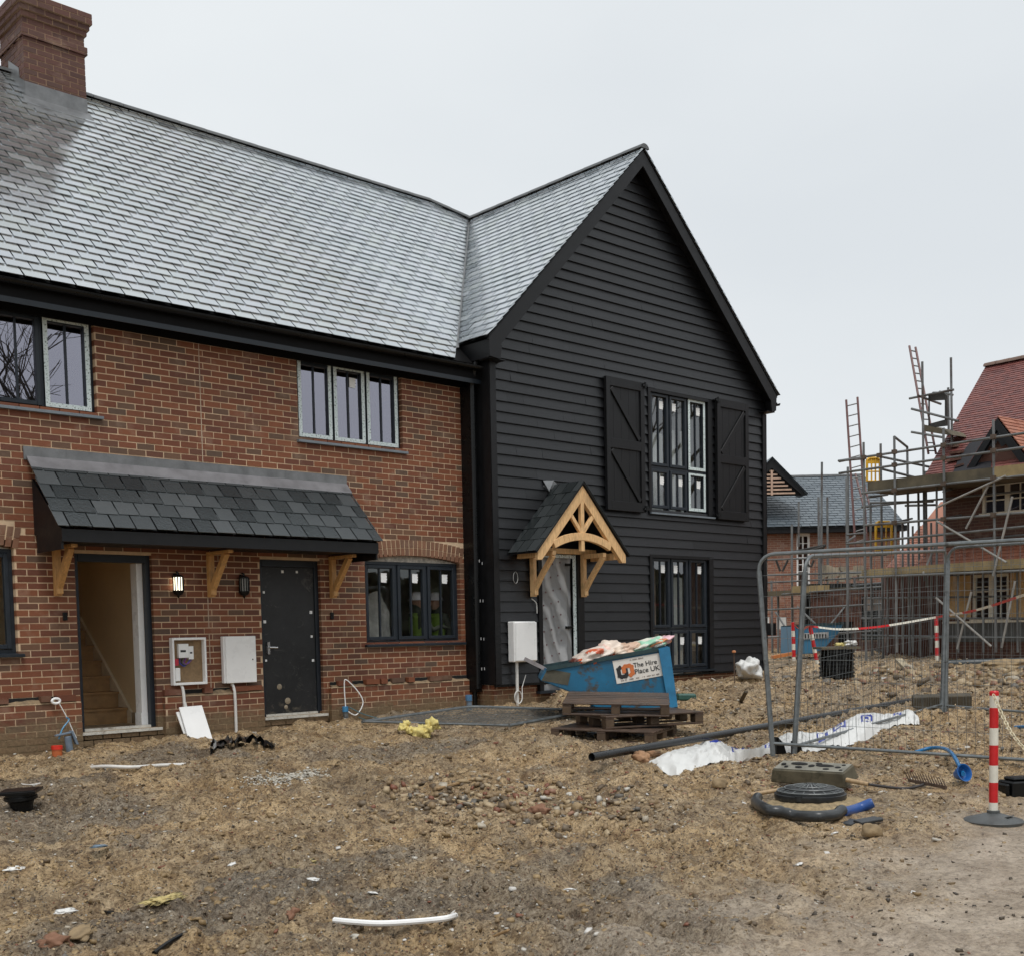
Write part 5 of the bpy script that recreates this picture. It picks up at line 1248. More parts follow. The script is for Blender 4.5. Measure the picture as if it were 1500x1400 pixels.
for i, (px, py, s, c) in enumerate(((22, 1274, .05, 'white'), (212, 1254, .035, 'white'), (145, 1242, .05, 'blue'), (340, 1268, .035, 'white'), (460, 1290, .03, 'white'), (96, 1337, .05, 'white'), (162, 1339, .045, 'black'), (480, 1180, .025, 'white'), (540, 1272, .02, 'white'), (653, 1192, .04, 'white'), (720, 1156, .035, 'white'), (545, 1310, .03, 'white'), (1222, 1222, .03, 'white'), (120, 1368, .1, 'bark'), (80, 1385, .06, 'brick'), (430, 1342, .05, 'brick'), (790, 1190, .07, 'brick'), (1355, 1090, .06, 'brick'), (940, 1112, .09, 'card'), (958, 1108, .08, 'card'), (1142, 1118, .04, 'white'), (835, 1305, .03, 'white'), (1170, 1268, .03, 'white'))):
    p = gp(px, py); cm = {'white': M['white_pipe'], 'blue': plain('blue_grey_card', (.16, .22, .28), .6), 'black': M['gloss_black'], 'bark': rock, 'brick': M['brick_arch'], 'card': plain('wet_card', (.34, .19, .10), .7, .3, 12)}[c]
    nm = {'white': 'plastic_scrap', 'blue': 'card_scrap', 'black': 'plastic_scrap', 'bark': 'clay_slab', 'brick': 'brick_piece', 'card': 'card_scrap'}[c]
    o = blob(nm, p+Vector((0, 0, .012)), s*1.3, s*.7, s*(.75 if c in ('brick', 'card') else .25), .5, 1.8, cm, i+50, 3, i*1.3, tilt=(.2, .3 if c == 'card' else .05))
    where = ('at the far left edge', 'left of the foam scrap', 'in the left mud', 'in the middle mud', 'below the plaster dust', 'low at the left', 'beside the clay slab', 'right of the plaster dust', 'below the white rag', 'by the dark batten', 'on the broken brick pile', 'above the white strip', 'below the curled duct', 'low at the left edge', 'in the bottom left corner', 'in grey grit left of the white strip', 'right of the dark batten', 'behind the long fence rail', 'behind the black pipe', 'against the black pipe', 'behind the rubber foot', 'in the grey grit at centre', 'on the edge of the haul road')[i]
    look = {'white': 'small white scrap of plastic', 'blue': 'blue grey scrap of card', 'black': 'black scrap of plastic', 'bark': 'flat slab of tan clay', 'brick': 'broken piece of red brick', 'card': 'folded piece of brown wet card'}[c]
    tag(o, look+' '+where, nm.replace('_', ' '))
g = MB(); n = 18; vs = []
for i in range(n+1):
    for j in range(5):
        a = gp(308+95*i/n, 1097-1.5*j); vs.append((a.x, a.y, gz(a.x, a.y)+.02+.10*math.sin(math.pi*i/n)**.8*math.sin(math.pi*(j+.6)/5.2)+.03*mnoise.noise(Vector((i*.6, j*.8, 0)))))
g.add(vs, [(i*5+j, (i+1)*5+j, (i+1)*5+j+1, i*5+j+1) for i in range(n) for j in range(4)])
tag(g.build('damp_membrane', M['gloss_black'], smooth=True, recalc=False), 'black plastic membrane heaped at the foot of the brick wall', 'membrane')
g = MB(); P = [gp(371, 1084)+Vector((0, 0, .10)), gp(379, 1086)+Vector((0, 0, .06)), gp(378, 1094)+Vector((0, 0, .02))]; g.tube(bend(P, 4), .006, 5); tag(g.build('cable_end', M['white_pipe']), 'short pale cable end poking from the black membrane', 'cable')
# rod with copper cap
p = gp(1077, 1024); q = deep(1075, 953, depth_of(p.x, p.y)); root = empty('marker_rod', 'thin dark rod with a copper coloured cap in front of the black house', 'rod', loc=p)
g = MB(); g.tube([(0, 0, -.05), tuple(q-p)], .009, 6); g.build('rod', rust, root); g = MB(); g.lathe([(.02, -.03), (.034, -.02), (.034, .0), (.02, .012)], q-p, 14); g.build('cap', plain('copper_cap', (.55, .22, .09), .4, .15), root, smooth=True)
# ================================================================== PALLETS
PW = [plain('wet_pallet_wood', (.062, .038, .025), .42, .5, 7, .35, dirt=((.045, .032, .025), 3, .56), island=.35), plain('pallet_blocks', (.075, .048, .028), .65, .35, 8, .3, island=.25)]
def pallet(label, c, rz, tilt=(0, 0), n=7):
    root = empty('pallet', label, 'pallet', 'pallets stacked beside the blue skip', loc=c); root.rotation_euler = (tilt[0], tilt[1], rz)
    Lx, Ly = 1.2, .95
    g = MB()
    for i in range(n):
        y = -Ly/2+(Ly-.11)*i/(n-1); g.hexa([(-Lx/2+random.uniform(-.01, .01), y, .122), (Lx/2+random.uniform(-.01, .01), y, .122), (Lx/2, y+.11, .122), (-Lx/2, y+.11, .122), (-Lx/2, y, .142), (Lx/2, y, .142), (Lx/2, y+.11, .142), (-Lx/2, y+.11, .142)])
    g.build('deck_boards', PW[0], root, bevel=.004)
    for x in (-Lx/2, -.05, Lx/2-.1): 
        g = MB(); g.box(x, x+.1, -Ly/2, Ly/2, .102, .1215); g.build('stringer_board', PW[0], root)
        for y in (-Ly/2, -.07, Ly/2-.14):
            g = MB(); g.box(x, x+.1, y, y+.14, .02, .1015); g.build('block', PW[1], root, bevel=.005)
    for y in (-Ly/2, -.06, Ly/2-.12):
        g = MB(); g.box(-Lx/2, Lx/2, y, y+.12, .0, .0195); g.build('base_board', PW[0], root, bevel=.003)
    return root
hx = math.atan2(c_r.y, c_r.x)
pc = gp(930, 1084); dP = depth_of(pc.x, pc.y); fh = Vector((fw.x, fw.y, 0)).normalized()
base = Vector((pc.x, pc.y, pc.z-.01))
def wat(px, back): 
    q = base+c_r*((px-930)*dP/FOC)+fh*back; return q
q = wat(905, .38); q.z = base.z; pallet('lowest pallet of the stack, its corner pushed forward to the left', q, hx-.42, (.0, .02))
q = wat(945, .62); q.z = base.z+.15; pallet('middle pallet of the stack, twisted so its corner points right', q, hx+.30, (.0, -.01))
q = wat(912, .60); q.z = base.z+.32; pallet('topmost pallet of the stack in front of the blue skip', q, hx-.13, (.085, .03))
# ================================================================== TIPPING SKIP
def skip(label, prof, dn, width, blue, sign, cat='skip'):
    c0 = deep(*prof[0], dn); root = empty('tipping_skip', label, cat, loc=c0)
    W = fh*width; th = fh*.02
    S = [deep(px, py, dn)-c0 for px, py in prof]
    g = MB(); g.prism(S, th); g.build('side_plate', blue, root); g = MB(); g.prism([p+W for p in S], th); g.build('side_plate', blue, root)
    g = MB(); n = len(S)
    for i in range(n):
        if i == 1: continue                       # edge 1-2 is the open top
        a, b = S[i], S[(i+1) % n]; nn = (b-a).cross(fh).normalized()*.012
        g.hexa([a+th, b+th, b+W, a+W, a+th+nn, b+th+nn, b+W+nn, a+W+nn])
    g.build('hopper', blue, root)
    g = MB(); a, b = S[1], S[2]; u = Vector((0, 0, .0))
    for o in (Vector((0, 0, 0)), W): g.bar(a+o-fh*.012, b+o-fh*.012, .05, .035, fh)
    g.build('rim', plain('dark_rim', (.02, .05, .055), .5, .4, 8), root)
    return root, S, c0, W
blue = plain('chipped_blue_paint', (.004, .115, .225), .42, .25, 2.5, .12, dirt=((.055, .045, .032), 6.5, .53))
dS = 15.0
pro = [(793, 995), (801, 979), (964, 950.5), (979, 947), (992, 1035), (880, 1040), (849, 1017)]
sk, S, c0, W = skip('blue tipping skip heaped with rubble sacks behind the pallets', pro, dS, 1.15, blue, True)
g = MB(); a, b, c, d = (deep(*q, dS)-c0 for q in ((964, 950.5), (980, 946.5), (992, 1034), (979, 1036))); g.prism([p-fh*.05 for p in (a, b, c, d)], fh*.045); g.build('corner_channel', plain('scraped_blue_paint', (.02, .17, .33), .45, .3, 4, dirt=((.25, .28, .27), 7, .62)), sk)
g = MB(); a, b, c = (deep(*q, dS)-c0 for q in ((793, 996), (802, 979), (836, 985))); d = deep(850, 1017, dS)-c0
g.prism([p-fh*.006 for p in (a, b, c, deep(832, 1003, dS)-c0)], fh*.005); g.build('scorched_nose', plain('muddy_steel', (.07, .065, .045), .7, .4, 8), sk)
g = MB(); a = deep(872, 1036, dS)-c0; b = deep(985, 1031, dS)-c0
for o in (.2, .8): g.bar(a+fh*o, b+fh*o, .18, .1)
g.build('fork_pocket', blue, sk)
g = MB(); g.bar(deep(802, 982, dS)-c0+fh*.9, deep(770, 966, dS)-c0+fh*.9, .06, .05); g.bar(deep(806, 984, dS)-c0+fh*.5, deep(779, 969, dS)-c0+fh*.5, .05, .04); g.build('tow_bar', plain('bare_steel', (.3, .27, .27), .5, .3), sk)
# sign
sA, sB, sC, sD = (897, 967.5), (966, 955.5), (972, 988.5), (903.5, 1001)
def sgn(u, v, off=.012):                 # u right 0..1, v up 0..1 on the sign
    px = sD[0]*(1-u)*(1-v)+sC[0]*u*(1-v)+sA[0]*(1-u)*v+sB[0]*u*v; py = sD[1]*(1-u)*(1-v)+sC[1]*u*(1-v)+sA[1]*(1-u)*v+sB[1]*u*v
    return deep(px, py, dS)-c0-fh*off
g = MB(); g.prism([sgn(0, 0, .002), sgn(1, 0, .002), sgn(1, 1, .002), sgn(0, 1, .002)], -fh*.006); signm = g.build('sign', plain('sign_white', (.74, .70, .64), .4, .08, 8, dirt=((.45, .36, .28), 6, .68)), sk)
def textobj(body, u, v, wu, mat, parent, F, off=.012, name='lettering', bold=0.0):
    c = bpy.data.curves.new(name, 'FONT'); c.body = body; c.size = 1; c.extrude = .002; c.offset = bold
    o = bpy.data.objects.new(name, c); c.materials.append(mat); link(o, parent)
    bpy.context.view_layer.update(); w = o.dimensions.x
    p = F(u, v, off); ux = (F(u+wu, v, off)-p); s = ux.length/w; ux = ux.normalized(); uy = (F(u, v+.2, off)-p); uy = (uy-ux*uy.dot(ux)).normalized(); uz = ux.cross(uy)
    m = Matrix(((ux.x, uy.x, uz.x), (ux.y, uy.y, uz.y), (ux.z, uy.z, uz.z))).to_4x4(); ML = Matrix.Translation(p) @ m @ Matrix.Diagonal((s, s, s, 1))
    dg = bpy.context.evaluated_depsgraph_get(); me = bpy.data.meshes.new_from_object(o.evaluated_get(dg)); me.transform(ML); bpy.data.objects.remove(o)
    if not me.materials: me.materials.append(mat)
    o = bpy.data.objects.new(name, me); link(o, parent); return o
textobj('The Hire', .41, .56, .50, M['ink'], signm, sgn, bold=.012); textobj('Place UK', .41, .28, .53, M['ink'], signm, sgn, bold=.012)
def band(pts, mat, w=.075, nm='logo_hook'):
    g = MB(); P = [sgn(*p) for p in pts]
    for a, b in zip(P[:-1], P[1:]):
        d = (b-a).normalized(); g.bar(a-d*w*.42, b+d*w*.42, .004, w, (fh.cross(d)))
    g.build(nm, mat, signm)
org = plain('orange_print', (.62, .17, .045), .5, .05)
band([(.13, .66), (.09, .60), (.09, .32), (.13, .26), (.21, .26), (.24, .32), (.24, .52)], M['ink'], .05)
band([(.20, .46), (.20, .62), (.24, .68), (.33, .68), (.37, .62), (.37, .34), (.32, .27)], org, .05)
g = MB()
for (u, v, w) in ((.36, .91, .3), (.1, .10, .14), (.28, .10, .10), (.42, .10, .10), (.56, .10, .36)):
    n = int(w/.018)
    for i in range(n):
        if random.random() < .85: a = sgn(u+i*.018, v); b = sgn(u+i*.018+.011, v); g.bar(a, b, .003, random.choice((.012, .018)), (0, 0, 1))
g.build('small_print', plain('faded_print', (.25, .2, .18), .6), signm)
# sacks
def sack(label, px, py, sx, sz, c1, c2, seed, back=.45, tilt=(0, 0), thr=.2, sy=.3):
    p = deep(px, py, dS)+fh*back; m1 = plain('sack_'+str(seed), c1, .4, .12, 7, .2); m2 = plain('sack_print_'+str(seed), c2, .4, .15, 7, .2)
    o = blob('rubble_sack', p, sx*1.1, sy, sz, .34, 1.25, [m1, m2], seed, 4, hx, (lambda c: 1 if mnoise.noise(Vector((c.x*6, c.y*5, c.z*9+seed))) > thr else 0), False, tilt); return tag(o, label, 'sack', 'rubble sacks in the blue skip')
sack('white and scarlet sack at the low end of the skip', 872, 963, .26, .12, (.74, .64, .56), (.62, .13, .06), 3, .25, (0, -.2), .12)
sack('pale pink domed sack, second from the low end of the skip', 897, 957, .20, .16, (.80, .56, .48), (.78, .66, .56), 7, .4, (0, -.1))
sack('beige sack in the middle of the skip load', 921, 953, .22, .11, (.66, .46, .34), (.76, .62, .50), 12, .3, (0, -.25))
sack('mint green and white sack near the high end of the skip', 948, 947, .23, .10, (.72, .72, .62), (.36, .66, .48), 18, .3, (0, -.3), .0)
sack('pink and orange sack overhanging the high end of the skip', 970, 940, .19, .075, (.78, .50, .54), (.74, .28, .12), 23, .35, (0, -.25), .05)
sack('dark red bucket shaped sack lying lowest in the skip', 849, 972, .10, .08, (.12, .03, .02), (.1, .03, .02), 29, .3)
g = MB(); p = gp(1005, 1028); g.obox(p+Vector((0, 0, .08)), c_r*.28, fh*.2, (0, 0, .1)); tag(g.build('crumpled_box', plain('green_box', (.03, .10, .08), .5, .3), bevel=.02), 'small dark green box on the mud behind the pallets', 'box')
# ================================================================== METER BOXES, LAMPS AND SERVICES
wht = M['white']
root = empty('meter_box', 'open white meter box with its meter and cables showing', 'meter box', loc=(6.835, -.005, .96))
g = MB(); x0, x1, z1 = -.225, .225, .575
g.box(x0, x0+.025, -.085, -.002, 0, z1); g.box(x1-.025, x1, -.085, -.002, 0, z1); g.box(x0+.025, x1-.025, -.085, -.002, 0, .03); g.box(x0+.025, x1-.025, -.085, -.002, z1-.03, z1); g.build('housing', wht, root, bevel=.004)
g = MB(); g.box(x0+.025, x1-.025, -.012, -.002, .03, z1-.03); g.build('back_board', plain('chipboard', (.26, .17, .09), .8, .25, 20), root)
g = MB(); g.box(x0+.09, x0+.22, -.07, -.013, .33, .50); m = g.build('meter', wht, root, bevel=.004); g = MB(); g.box(x0+.11, x0+.18, -.073, -.0705, .40, .425); g.build('display', M['ink'], m)
g = MB(); g.box(x0+.225, x0+.29, -.06, -.013, .31, .47); m = g.build('isolator', wht, root, bevel=.003); g = MB(); g.box(x0+.24, x0+.27, -.063, -.0605, .38, .40); g.build('switch', M['ink'], m)
g = MB(); g.box(x0+.035, x0+.085, -.06, -.013, .24, .32); g.build('warning_label', plain('red_label', (.5, .03, .06), .5), root)
g = MB(); g.box(x0+.035, x0+.10, -.07, -.013, .05, .21); g.build('cut_out', wht, root, bevel=.006)
for c, xo in (((.03, .05, .3), 0), ((.02, .02, .02), .03), ((.12, .12, .13), .06), ((.2, .03, .3), .085)):
    g = MB(); g.tube(bend([(x0+.12+xo, -.03, .33), (x0+.11+xo*.6, -.045, .27), (x0+.17+xo*.4, -.05, .23+xo*.3), (x0+.25+xo*.3, -.04, .31)], 5), .006, 5); g.build('cable', plain('cable_'+str(xo), c, .5), root)
root = empty('meter_box', 'closed white meter box on the brick wall beside the black door', 'meter box', loc=(7.525, -.005, .955))
g = MB(); g.box(-.225, .225, -.07, -.002, 0, .585); g.build('housing', wht, root, bevel=.006)
g = MB(); g.box(-.205, .225, -.095, -.072, .0, .585); d = g.build('door', wht, root, bevel=.006); g = MB(); g.lathe([(.009, 0), (.009, .004)], (.17, -.096, .29), 8, Matrix.Rotation(R(90), 3, 'X')); g.build('lock', M['ink'], d)
root = empty('meter_box', 'white meter box standing off the black boards left of the film covered door', 'meter box', loc=(12.01, YG-.03, 1.08))
g = MB(); g.box(-.24, .215, -.14, -.002, 0, .60); g.build('housing', wht, root, bevel=.012); g = MB(); g.box(-.225, .215, -.165, -.142, .012, .59); g.build('door', wht, root, bevel=.012)
def wpipe(lb, pts, r=.019):
    g = MB(); g.tube(bend(pts, 6), r, 10); tag(g.build('service_pipe', M['white_pipe'], smooth=True), lb, 'pipe')
wpipe('white pipe dropping from the open meter box', [(6.73, -.05, .96), (6.735, -.09, .80), (6.735, -.09, .2)])
wpipe('white pipe dropping from the closed meter box', [(7.42, -.045, .955), (7.43, -.09, .8), (7.43, -.09, .24)])
wpipe('white pipe dropping from the meter box on the black boards', [(11.88, YG-.10, 1.08), (11.88, YG-.10, .7), (11.88, YG-.10, .3)], .024)
wpipe('white stub pipe leaning behind the loose white panels', [(6.72, -.13, .75), (6.80, -.16, .2)], .022)
g = MB(); pts = [(11.86+.075*math.cos(t), YG-.13-.01*t/6, .56+.095*math.sin(t)) for t in np.linspace(0, 12.5, 40)]+[(11.98, YG-.1, .70), (12.1, YG-.06, .88)]
g.tube(pts, .006, 5); tag(g.build('cable_coil', M['white_pipe'], smooth=True), 'coil of white cable on the pipe of the black house', 'cable')
g = MB(); pts = [(11.93+.045*math.cos(t), YG-.06, 2.33+.085*math.sin(t)) for t in np.linspace(0, 11, 34)]; g.tube(pts, .005, 5); tag(g.build('cable_coil', M['white_pipe']), 'small loop of grey cable left of the timber hood', 'cable')
g = MB(); g.tube(bend([(12.28, YG-.03, 2.02), (12.36, YG-.05, 1.95), (12.37, YG-.05, 1.8)], 5), .008, 6); tag(g.build('cable_tail', M['white_pipe']), 'short pale cable tail hanging on the boards beside the film covered door', 'cable')
gd = plain('grey_blue_duct', (.16, .21, .27), .4, .2, 9)
g = MB(); q = gp(777, 1043); g.tube([(q.x, YG-.12, .25), (q.x-.02, YG-.12, .58)], .04, 12); g.mi = 1; g.tube([(q.x-.02, YG-.12, .56), (q.x-.022, YG-.12, .64)], .05, 12); tag(g.build('duct_stub', [gd, plain('blue_tape', (.08, .2, .36), .5)], smooth=True), 'grey stub duct with blue taped top against the black house plinth', 'duct')
g = MB(); q = Vector((9.05, -.16, 0)); g.tube([(9.07, -.16, .2), (9.05, -.16, .50)], .035, 12); g.mi = 1; g.tube([(9.05, -.16, .5), (9.05, -.16, .57)], .042, 12); tag(g.build('duct_stub', [M['steel'], plain('blue_tape2', (.05, .22, .42), .5)], smooth=True), 'grey stub duct with blue taped top right of the black door', 'duct')
g = MB(); g.tube(bend([(9.07, -.14, .55), (9.06, -.14, .88), (9.10, -.15, .92), (9.25, -.2, .75), (9.3, -.22, .6), (9.2, -.2, .45), (9.08, -.18, .5)], 6), .008, 6); tag(g.build('cable_loop', M['white'], smooth=True), 'loop of white cable springing from the stub duct by the black door', 'cable')
g = MB(); g.tube(bend([(9.1, -.17, .56), (9.3, -.24, .45), (9.5, -.3, .38), (9.45, -.3, .32), (9.2, -.25, .42)], 6), .007, 5); tag(g.build('cable_loop', plain('teal_cable', (.07, .15, .17), .5)), 'loop of teal cable on the ground by the black door', 'cable')
q = at(84, 1108, 1, -.3); g = MB(); g.lathe([(.055, -.06), (.055, .09)], q, 18); g.mi = 1; g.lathe([(.062, .085), (.062, .125), (.05, .128)], q, 18); tag(g.build('pipe_end', [plain('terracotta_plastic', (.50, .13, .04), .5, .15), plain('red_cap', (.62, .03, .015), .4)], smooth=True), 'orange drain pipe end with red cap at the foot of the wall', 'pipe')
q = at(103, 1106, 1, -.22); g = MB(); g.tube([q+Vector((.01, 0, -.08)), q+Vector((-.02, 0, .22))], .04, 10); g.obox(q+Vector((-.06, 0, .25)), (.2, 0, .03), (0, .05, 0), (0, 0, .02)); g.obox(q+Vector((.05, 0, .2)), (.03, 0, 0), (0, .06, 0), (-.06, 0, .16)); tag(g.build('duct_bend', gd, bevel=.004), 'split grey duct standing left of the open doorway', 'duct')
a = at(82, 1026, 1, -.12); g = MB(); g.tube([a+Vector((.045*math.cos(t), 0, .028*math.sin(t))) for t in np.linspace(0, 6.3, 16)], .015, 8, cap=False); tag(g.build('tape_roll', wht, smooth=True), 'white ring of tape stuck on the ledge left of the open doorway', 'tape roll')
g = MB(); g.tube(bend([a+Vector((.03, 0, -.02)), at(99, 1052, 1, -.16), at(106, 1068, 1, -.18), at(112, 1080, 1, -.2)], 5), .006, 5); tag(g.build('cable', M['white_pipe']), 'thin white cable hanging from the tape ring', 'cable')
g = MB(); g.tube(bend([at(86, 1082, 1, -.2), at(92, 1066, 1, -.2), at(101, 1054, 1, -.17), at(97, 1050, 1, -.17)], 5), .009, 6); tag(g.build('cable', plain('sky_blue_cable', (.1, .28, .45), .5)), 'knotted pale blue cable by the split duct', 'cable')
def lean(lb, q, ys):
    P = [at(px, py, 1, y) for (px, py), y in zip(q, ys)]; n = (P[1]-P[0]).cross(P[3]-P[0]).normalized()
    if n.y < 0: n = -n
    g = MB(); g.prism(P, n*.02); tag(g.build('loose_panel', wht, bevel=.004), lb, 'panel')
lean('white meter box door leaning on the brick wall, in front of a second one', ((262.5, 1035), (296, 1032), (315, 1092), (281, 1098)), (-.17, -.17, -.40, -.41))
lean('thin white panel mostly hidden behind the leaning white door', ((258, 1042), (280, 1040), (298, 1090), (278, 1097)), (-.145, -.145, -.33, -.35))
def lantern(lb, x, lit):
    root = empty('wall_lantern', lb, 'wall lamp', 'black half lanterns on the brick wall', loc=(x, -.01, 2.18))
    g = MB(); g.lathe([(.02, .115), (.05, .11), (.068, .095), (.068, .082)], (0, -.05, 0), 20); g.lathe([(.068, -.075), (.068, -.095), (.045, -.125), (.018, -.135), (.012, -.155), (.006, -.165)], (0, -.05, 0), 20); g.box(-.035, .035, -.02, -.0, -.12, .13); g.tube([(0, -.05, .1), (0, -.05, .14), (0, -.02, .15)], .014, 8); g.build('casing', M['gloss_black'], root, smooth=True)
    if lit:
        t = NT('lit_diffuser'); m = t.set(Base_Color=(.9, .85, .7), Emission_Color=(1, .92, .70), Emission_Strength=2.4)
    else: m = plain('frosted_diffuser', (.28, .28, .26), .3, .1)
    g = MB(); g.lathe([(.058, -.075), (.058, .082)], (0, -.05, 0), 20); g.build('diffuser', m, root, smooth=True)
    for i in range(7):
        a = math.pi+math.pi*i/6; g = MB(); g.bar((.063*math.cos(a), -.05+.063*math.sin(a), -.078), (.063*math.cos(a), -.05+.063*math.sin(a), .084), .011, .011, (1, 0, 0)); g.build('bar', M['gloss_black'], root)
lantern('lit black wall lantern glowing beside the open doorway', 6.73, True); lantern('unlit black wall lantern near the black boarded door', 7.63, False)
for lb, x, z in (('small black doorbell left of the open doorway', 5.35, 1.80), ('small black doorbell right of the black boarded door', 8.98, 1.79)):
    g = MB(); g.box(x-.024, x+.024, -.03, -.006, z-.045, z+.045); g.lathe([(.012, 0), (.012, .006)], (x, -.03, z+.01), 10, Matrix.Rotation(R(90), 3, 'X')); tag(g.build('doorbell', M['gloss_black'], bevel=.004), lb, 'doorbell')

# ================================================================== BACKGROUND HOUSES
rh = _r0.copy()
M['brick_far'] = brick_mat('brick_far', [(0, (.26, .11, .07)), (.4, (.36, .16, .10)), (.7, (.30, .15, .11)), (.85, (.42, .26, .20)), (1, (.24, .10, .07))])
M['brick_brown'] = brick_mat('brick_brown', [(0, (.09, .038, .026)), (.5, (.135, .056, .036)), (1, (.10, .05, .038))])
M['mortar_brown'] = mortar_mat('mortar_brown', (.20, .14, .10))
M['tile'] = slate_mat('plain_red_tile', [(0, (.14, .05, .045)), (.4, (.20, .068, .058)), (.7, (.24, .085, .07)), (1, (.17, .07, .065))], 1.5, .32, .3)
M['tile_new'] = slate_mat('new_orange_tile', [(0, (.34, .12, .07)), (.5, (.44, .18, .11)), (1, (.36, .16, .11))], 1.5, .45, .3)
M['slate_far'] = slate_mat('blue_grey_slate', [(0, (.085, .105, .125)), (.5, (.12, .145, .165)), (1, (.16, .185, .205))], 1.6, .28, .3, .1)
M['cream'] = plain('cream_window_paint', (.74, .68, .56), .45, .1, 8)
M['plank'] = plain('scaffold_plank', (.30, .225, .11), .7, .35, 2.5, .3, dirt=((.10, .09, .06), 1.6, .62))
M['plank_d'] = plain('old_scaffold_plank', (.115, .095, .06), .7, .4, 2.5, .3)
def frame_T(O, ux, uy):
    O = Vector(O); ux = Vector(ux); uy = Vector(uy); return lambda p: O+ux*p[0]+uy*p[1]+Vector((0, 0, p[2]))
def tbox(g, T, x0, x1, y0, y1, z0, z1):
    g.hexa([T(p) for p in ((x0,y0,z0),(x1,y0,z0),(x1,y1,z0),(x0,y1,z0),(x0,y0,z1),(x1,y0,z1),(x1,y1,z1),(x0,y1,z1))])
# --- slate roofed brick house straight behind
d1 = 40.0; O = deep(1120, 900, d1); O.z = 0; T1 = frame_T(O, rh, fh); zz = lambda py, d=d1: 1.5+(916-py)*d/FOC
def X1(px, d=d1): return (px-1120)*d/FOC
h1 = empty('slate_roofed_house', 'far brick house with blue grey slate roof and louvred gablet', 'house')
mm, mb = MB(), MB(); xw0, xw1 = X1(1030), X1(1318); xa, xb = X1(1167), X1(1187)
brick_face(mm, mb, xw0, xw1, .3, zz(775), 0, [(xa, xb, zz(860), zz(779)), (X1(1195), X1(1225), .3, 2.6)], t=.1, T=T1)
mm.build('wall', mortar_mat('mortar_far', (.50, .40, .31)), h1, recalc=False); mb.build('brickwork', M['brick_far'], h1, recalc=False)
g = MB(); tbox(g, T1, xw0, xw1, .3, 8, .3, zz(775)); g.build('rear_wall', M['brick_brown'], h1)
g = MB(); tbox(g, T1, xw0, xw1+.2, -.35, -.3, zz(779), zz(771)); tbox(g, T1, xw0, xw1+.15, -.29, .0, zz(779), zz(778)); g.build('fascia', M['black'], h1)
zr = 1.5+(916-698)*(d1+4.2)/FOC; ze = zz(771); dz = zr-ze
g = MB(); slates(g, T1((xw0, -.4, ze)), rh, fh*4.6+Vector((0, 0, dz)), int((X1(1322)-xw0)/.3)+1, int(math.hypot(4.6, dz)/.24)+1, .3, .24)
rf = g.build('slate_roof', M['slate_far'], h1, recalc=False); clip(rf, T1((X1(1321), 0, 0)), rh); clip(rf, T1((0, 4.2, 0)), fh)
g = MB(); g.add([T1(p) for p in ((xw0, -.38, ze-.03), (X1(1320), -.38, ze-.03), (X1(1320), 4.2, zr-.03), (xw0, 4.2, zr-.03))]+[T1((X1(1320), 8.6, ze)), T1((xw0, 8.6, ze))], [(0, 1, 2, 3), (3, 2, 4, 5)])
g.add([T1((X1(1317), 0, ze-.1)), T1((X1(1317), 4.2, zr-.1)), T1((X1(1317), 8, ze-.1))], [(0, 1, 2)]); g.build('roof_deck', M['ridge'], rf, recalc=False)
ridge_tiles(T1((xw0, 4.2, zr+.02)), T1((X1(1321), 4.2, zr+.02)), r=.09).build('ridge_tiles', M['ridge'], rf)
g = MB(); ax_, az_ = X1(1130), zz(668, 39.4); fx, fz = X1(1181), zz(722, 39.4); lx = 2*ax_-fx
for ex in (fx, lx): g.prism([T1(p) for p in ((ax_, -.2, az_), (ex, -.2, fz), (ex-(ex-ax_)*.12, -.2, fz-.02), (ax_, -.2, az_-.32))], fh*.06)
gab = g.build('gablet', M['black'], h1)
g = MB(); 
for s in (1, -1): g.add([T1(p) for p in ((ax_, -.28, az_+.05), (ax_+s*(fx-ax_)*1.02, -.28, fz+.04), (ax_+s*(fx-ax_)*1.02, 1.0, fz+.04), (ax_, 3.4, az_+.05))], [(0, 1, 2, 3)])
g.build('slates', M['slate_far'], gab, recalc=False)
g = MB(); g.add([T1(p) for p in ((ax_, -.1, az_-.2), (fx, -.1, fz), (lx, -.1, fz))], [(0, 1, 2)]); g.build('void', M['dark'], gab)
g = MB(); ll = plain('larch_louvre', (.52, .36, .27), .6, .2)
for i in range(8):
    z = fz+.06+i*.125; hw = (az_-.36-z)/(az_-fz)*(fx-ax_)
    if hw > .05: tbox(g, T1, ax_-hw, ax_+hw, -.16, -.12, z, z+.055)
tbox(g, T1, ax_-.035, ax_+.035, -.18, -.161, fz+.02, az_-.4); g.build('louvre', ll, gab)
g = MB(); tbox(g, T1, xa, xa+.07, .03, .1, zz(860), zz(779)); tbox(g, T1, xb-.07, xb, .03, .1, zz(860), zz(779)); tbox(g, T1, xa+.07, xb-.07, .03, .1, zz(783), zz(779)); tbox(g, T1, (xa+xb)/2-.02, (xa+xb)/2+.02, .04, .09, zz(860), zz(783))
for i in range(1, 6): tbox(g, T1, xa+.07, xb-.07, .045, .08, zz(783)-i*.24-.012, zz(783)-i*.24+.012)
w = g.build('window', M['white'], h1); g = MB(); tbox(g, T1, xa+.06, xb-.06, .085, .09, zz(860), zz(780)); g.build('pane', M['glass'], w)
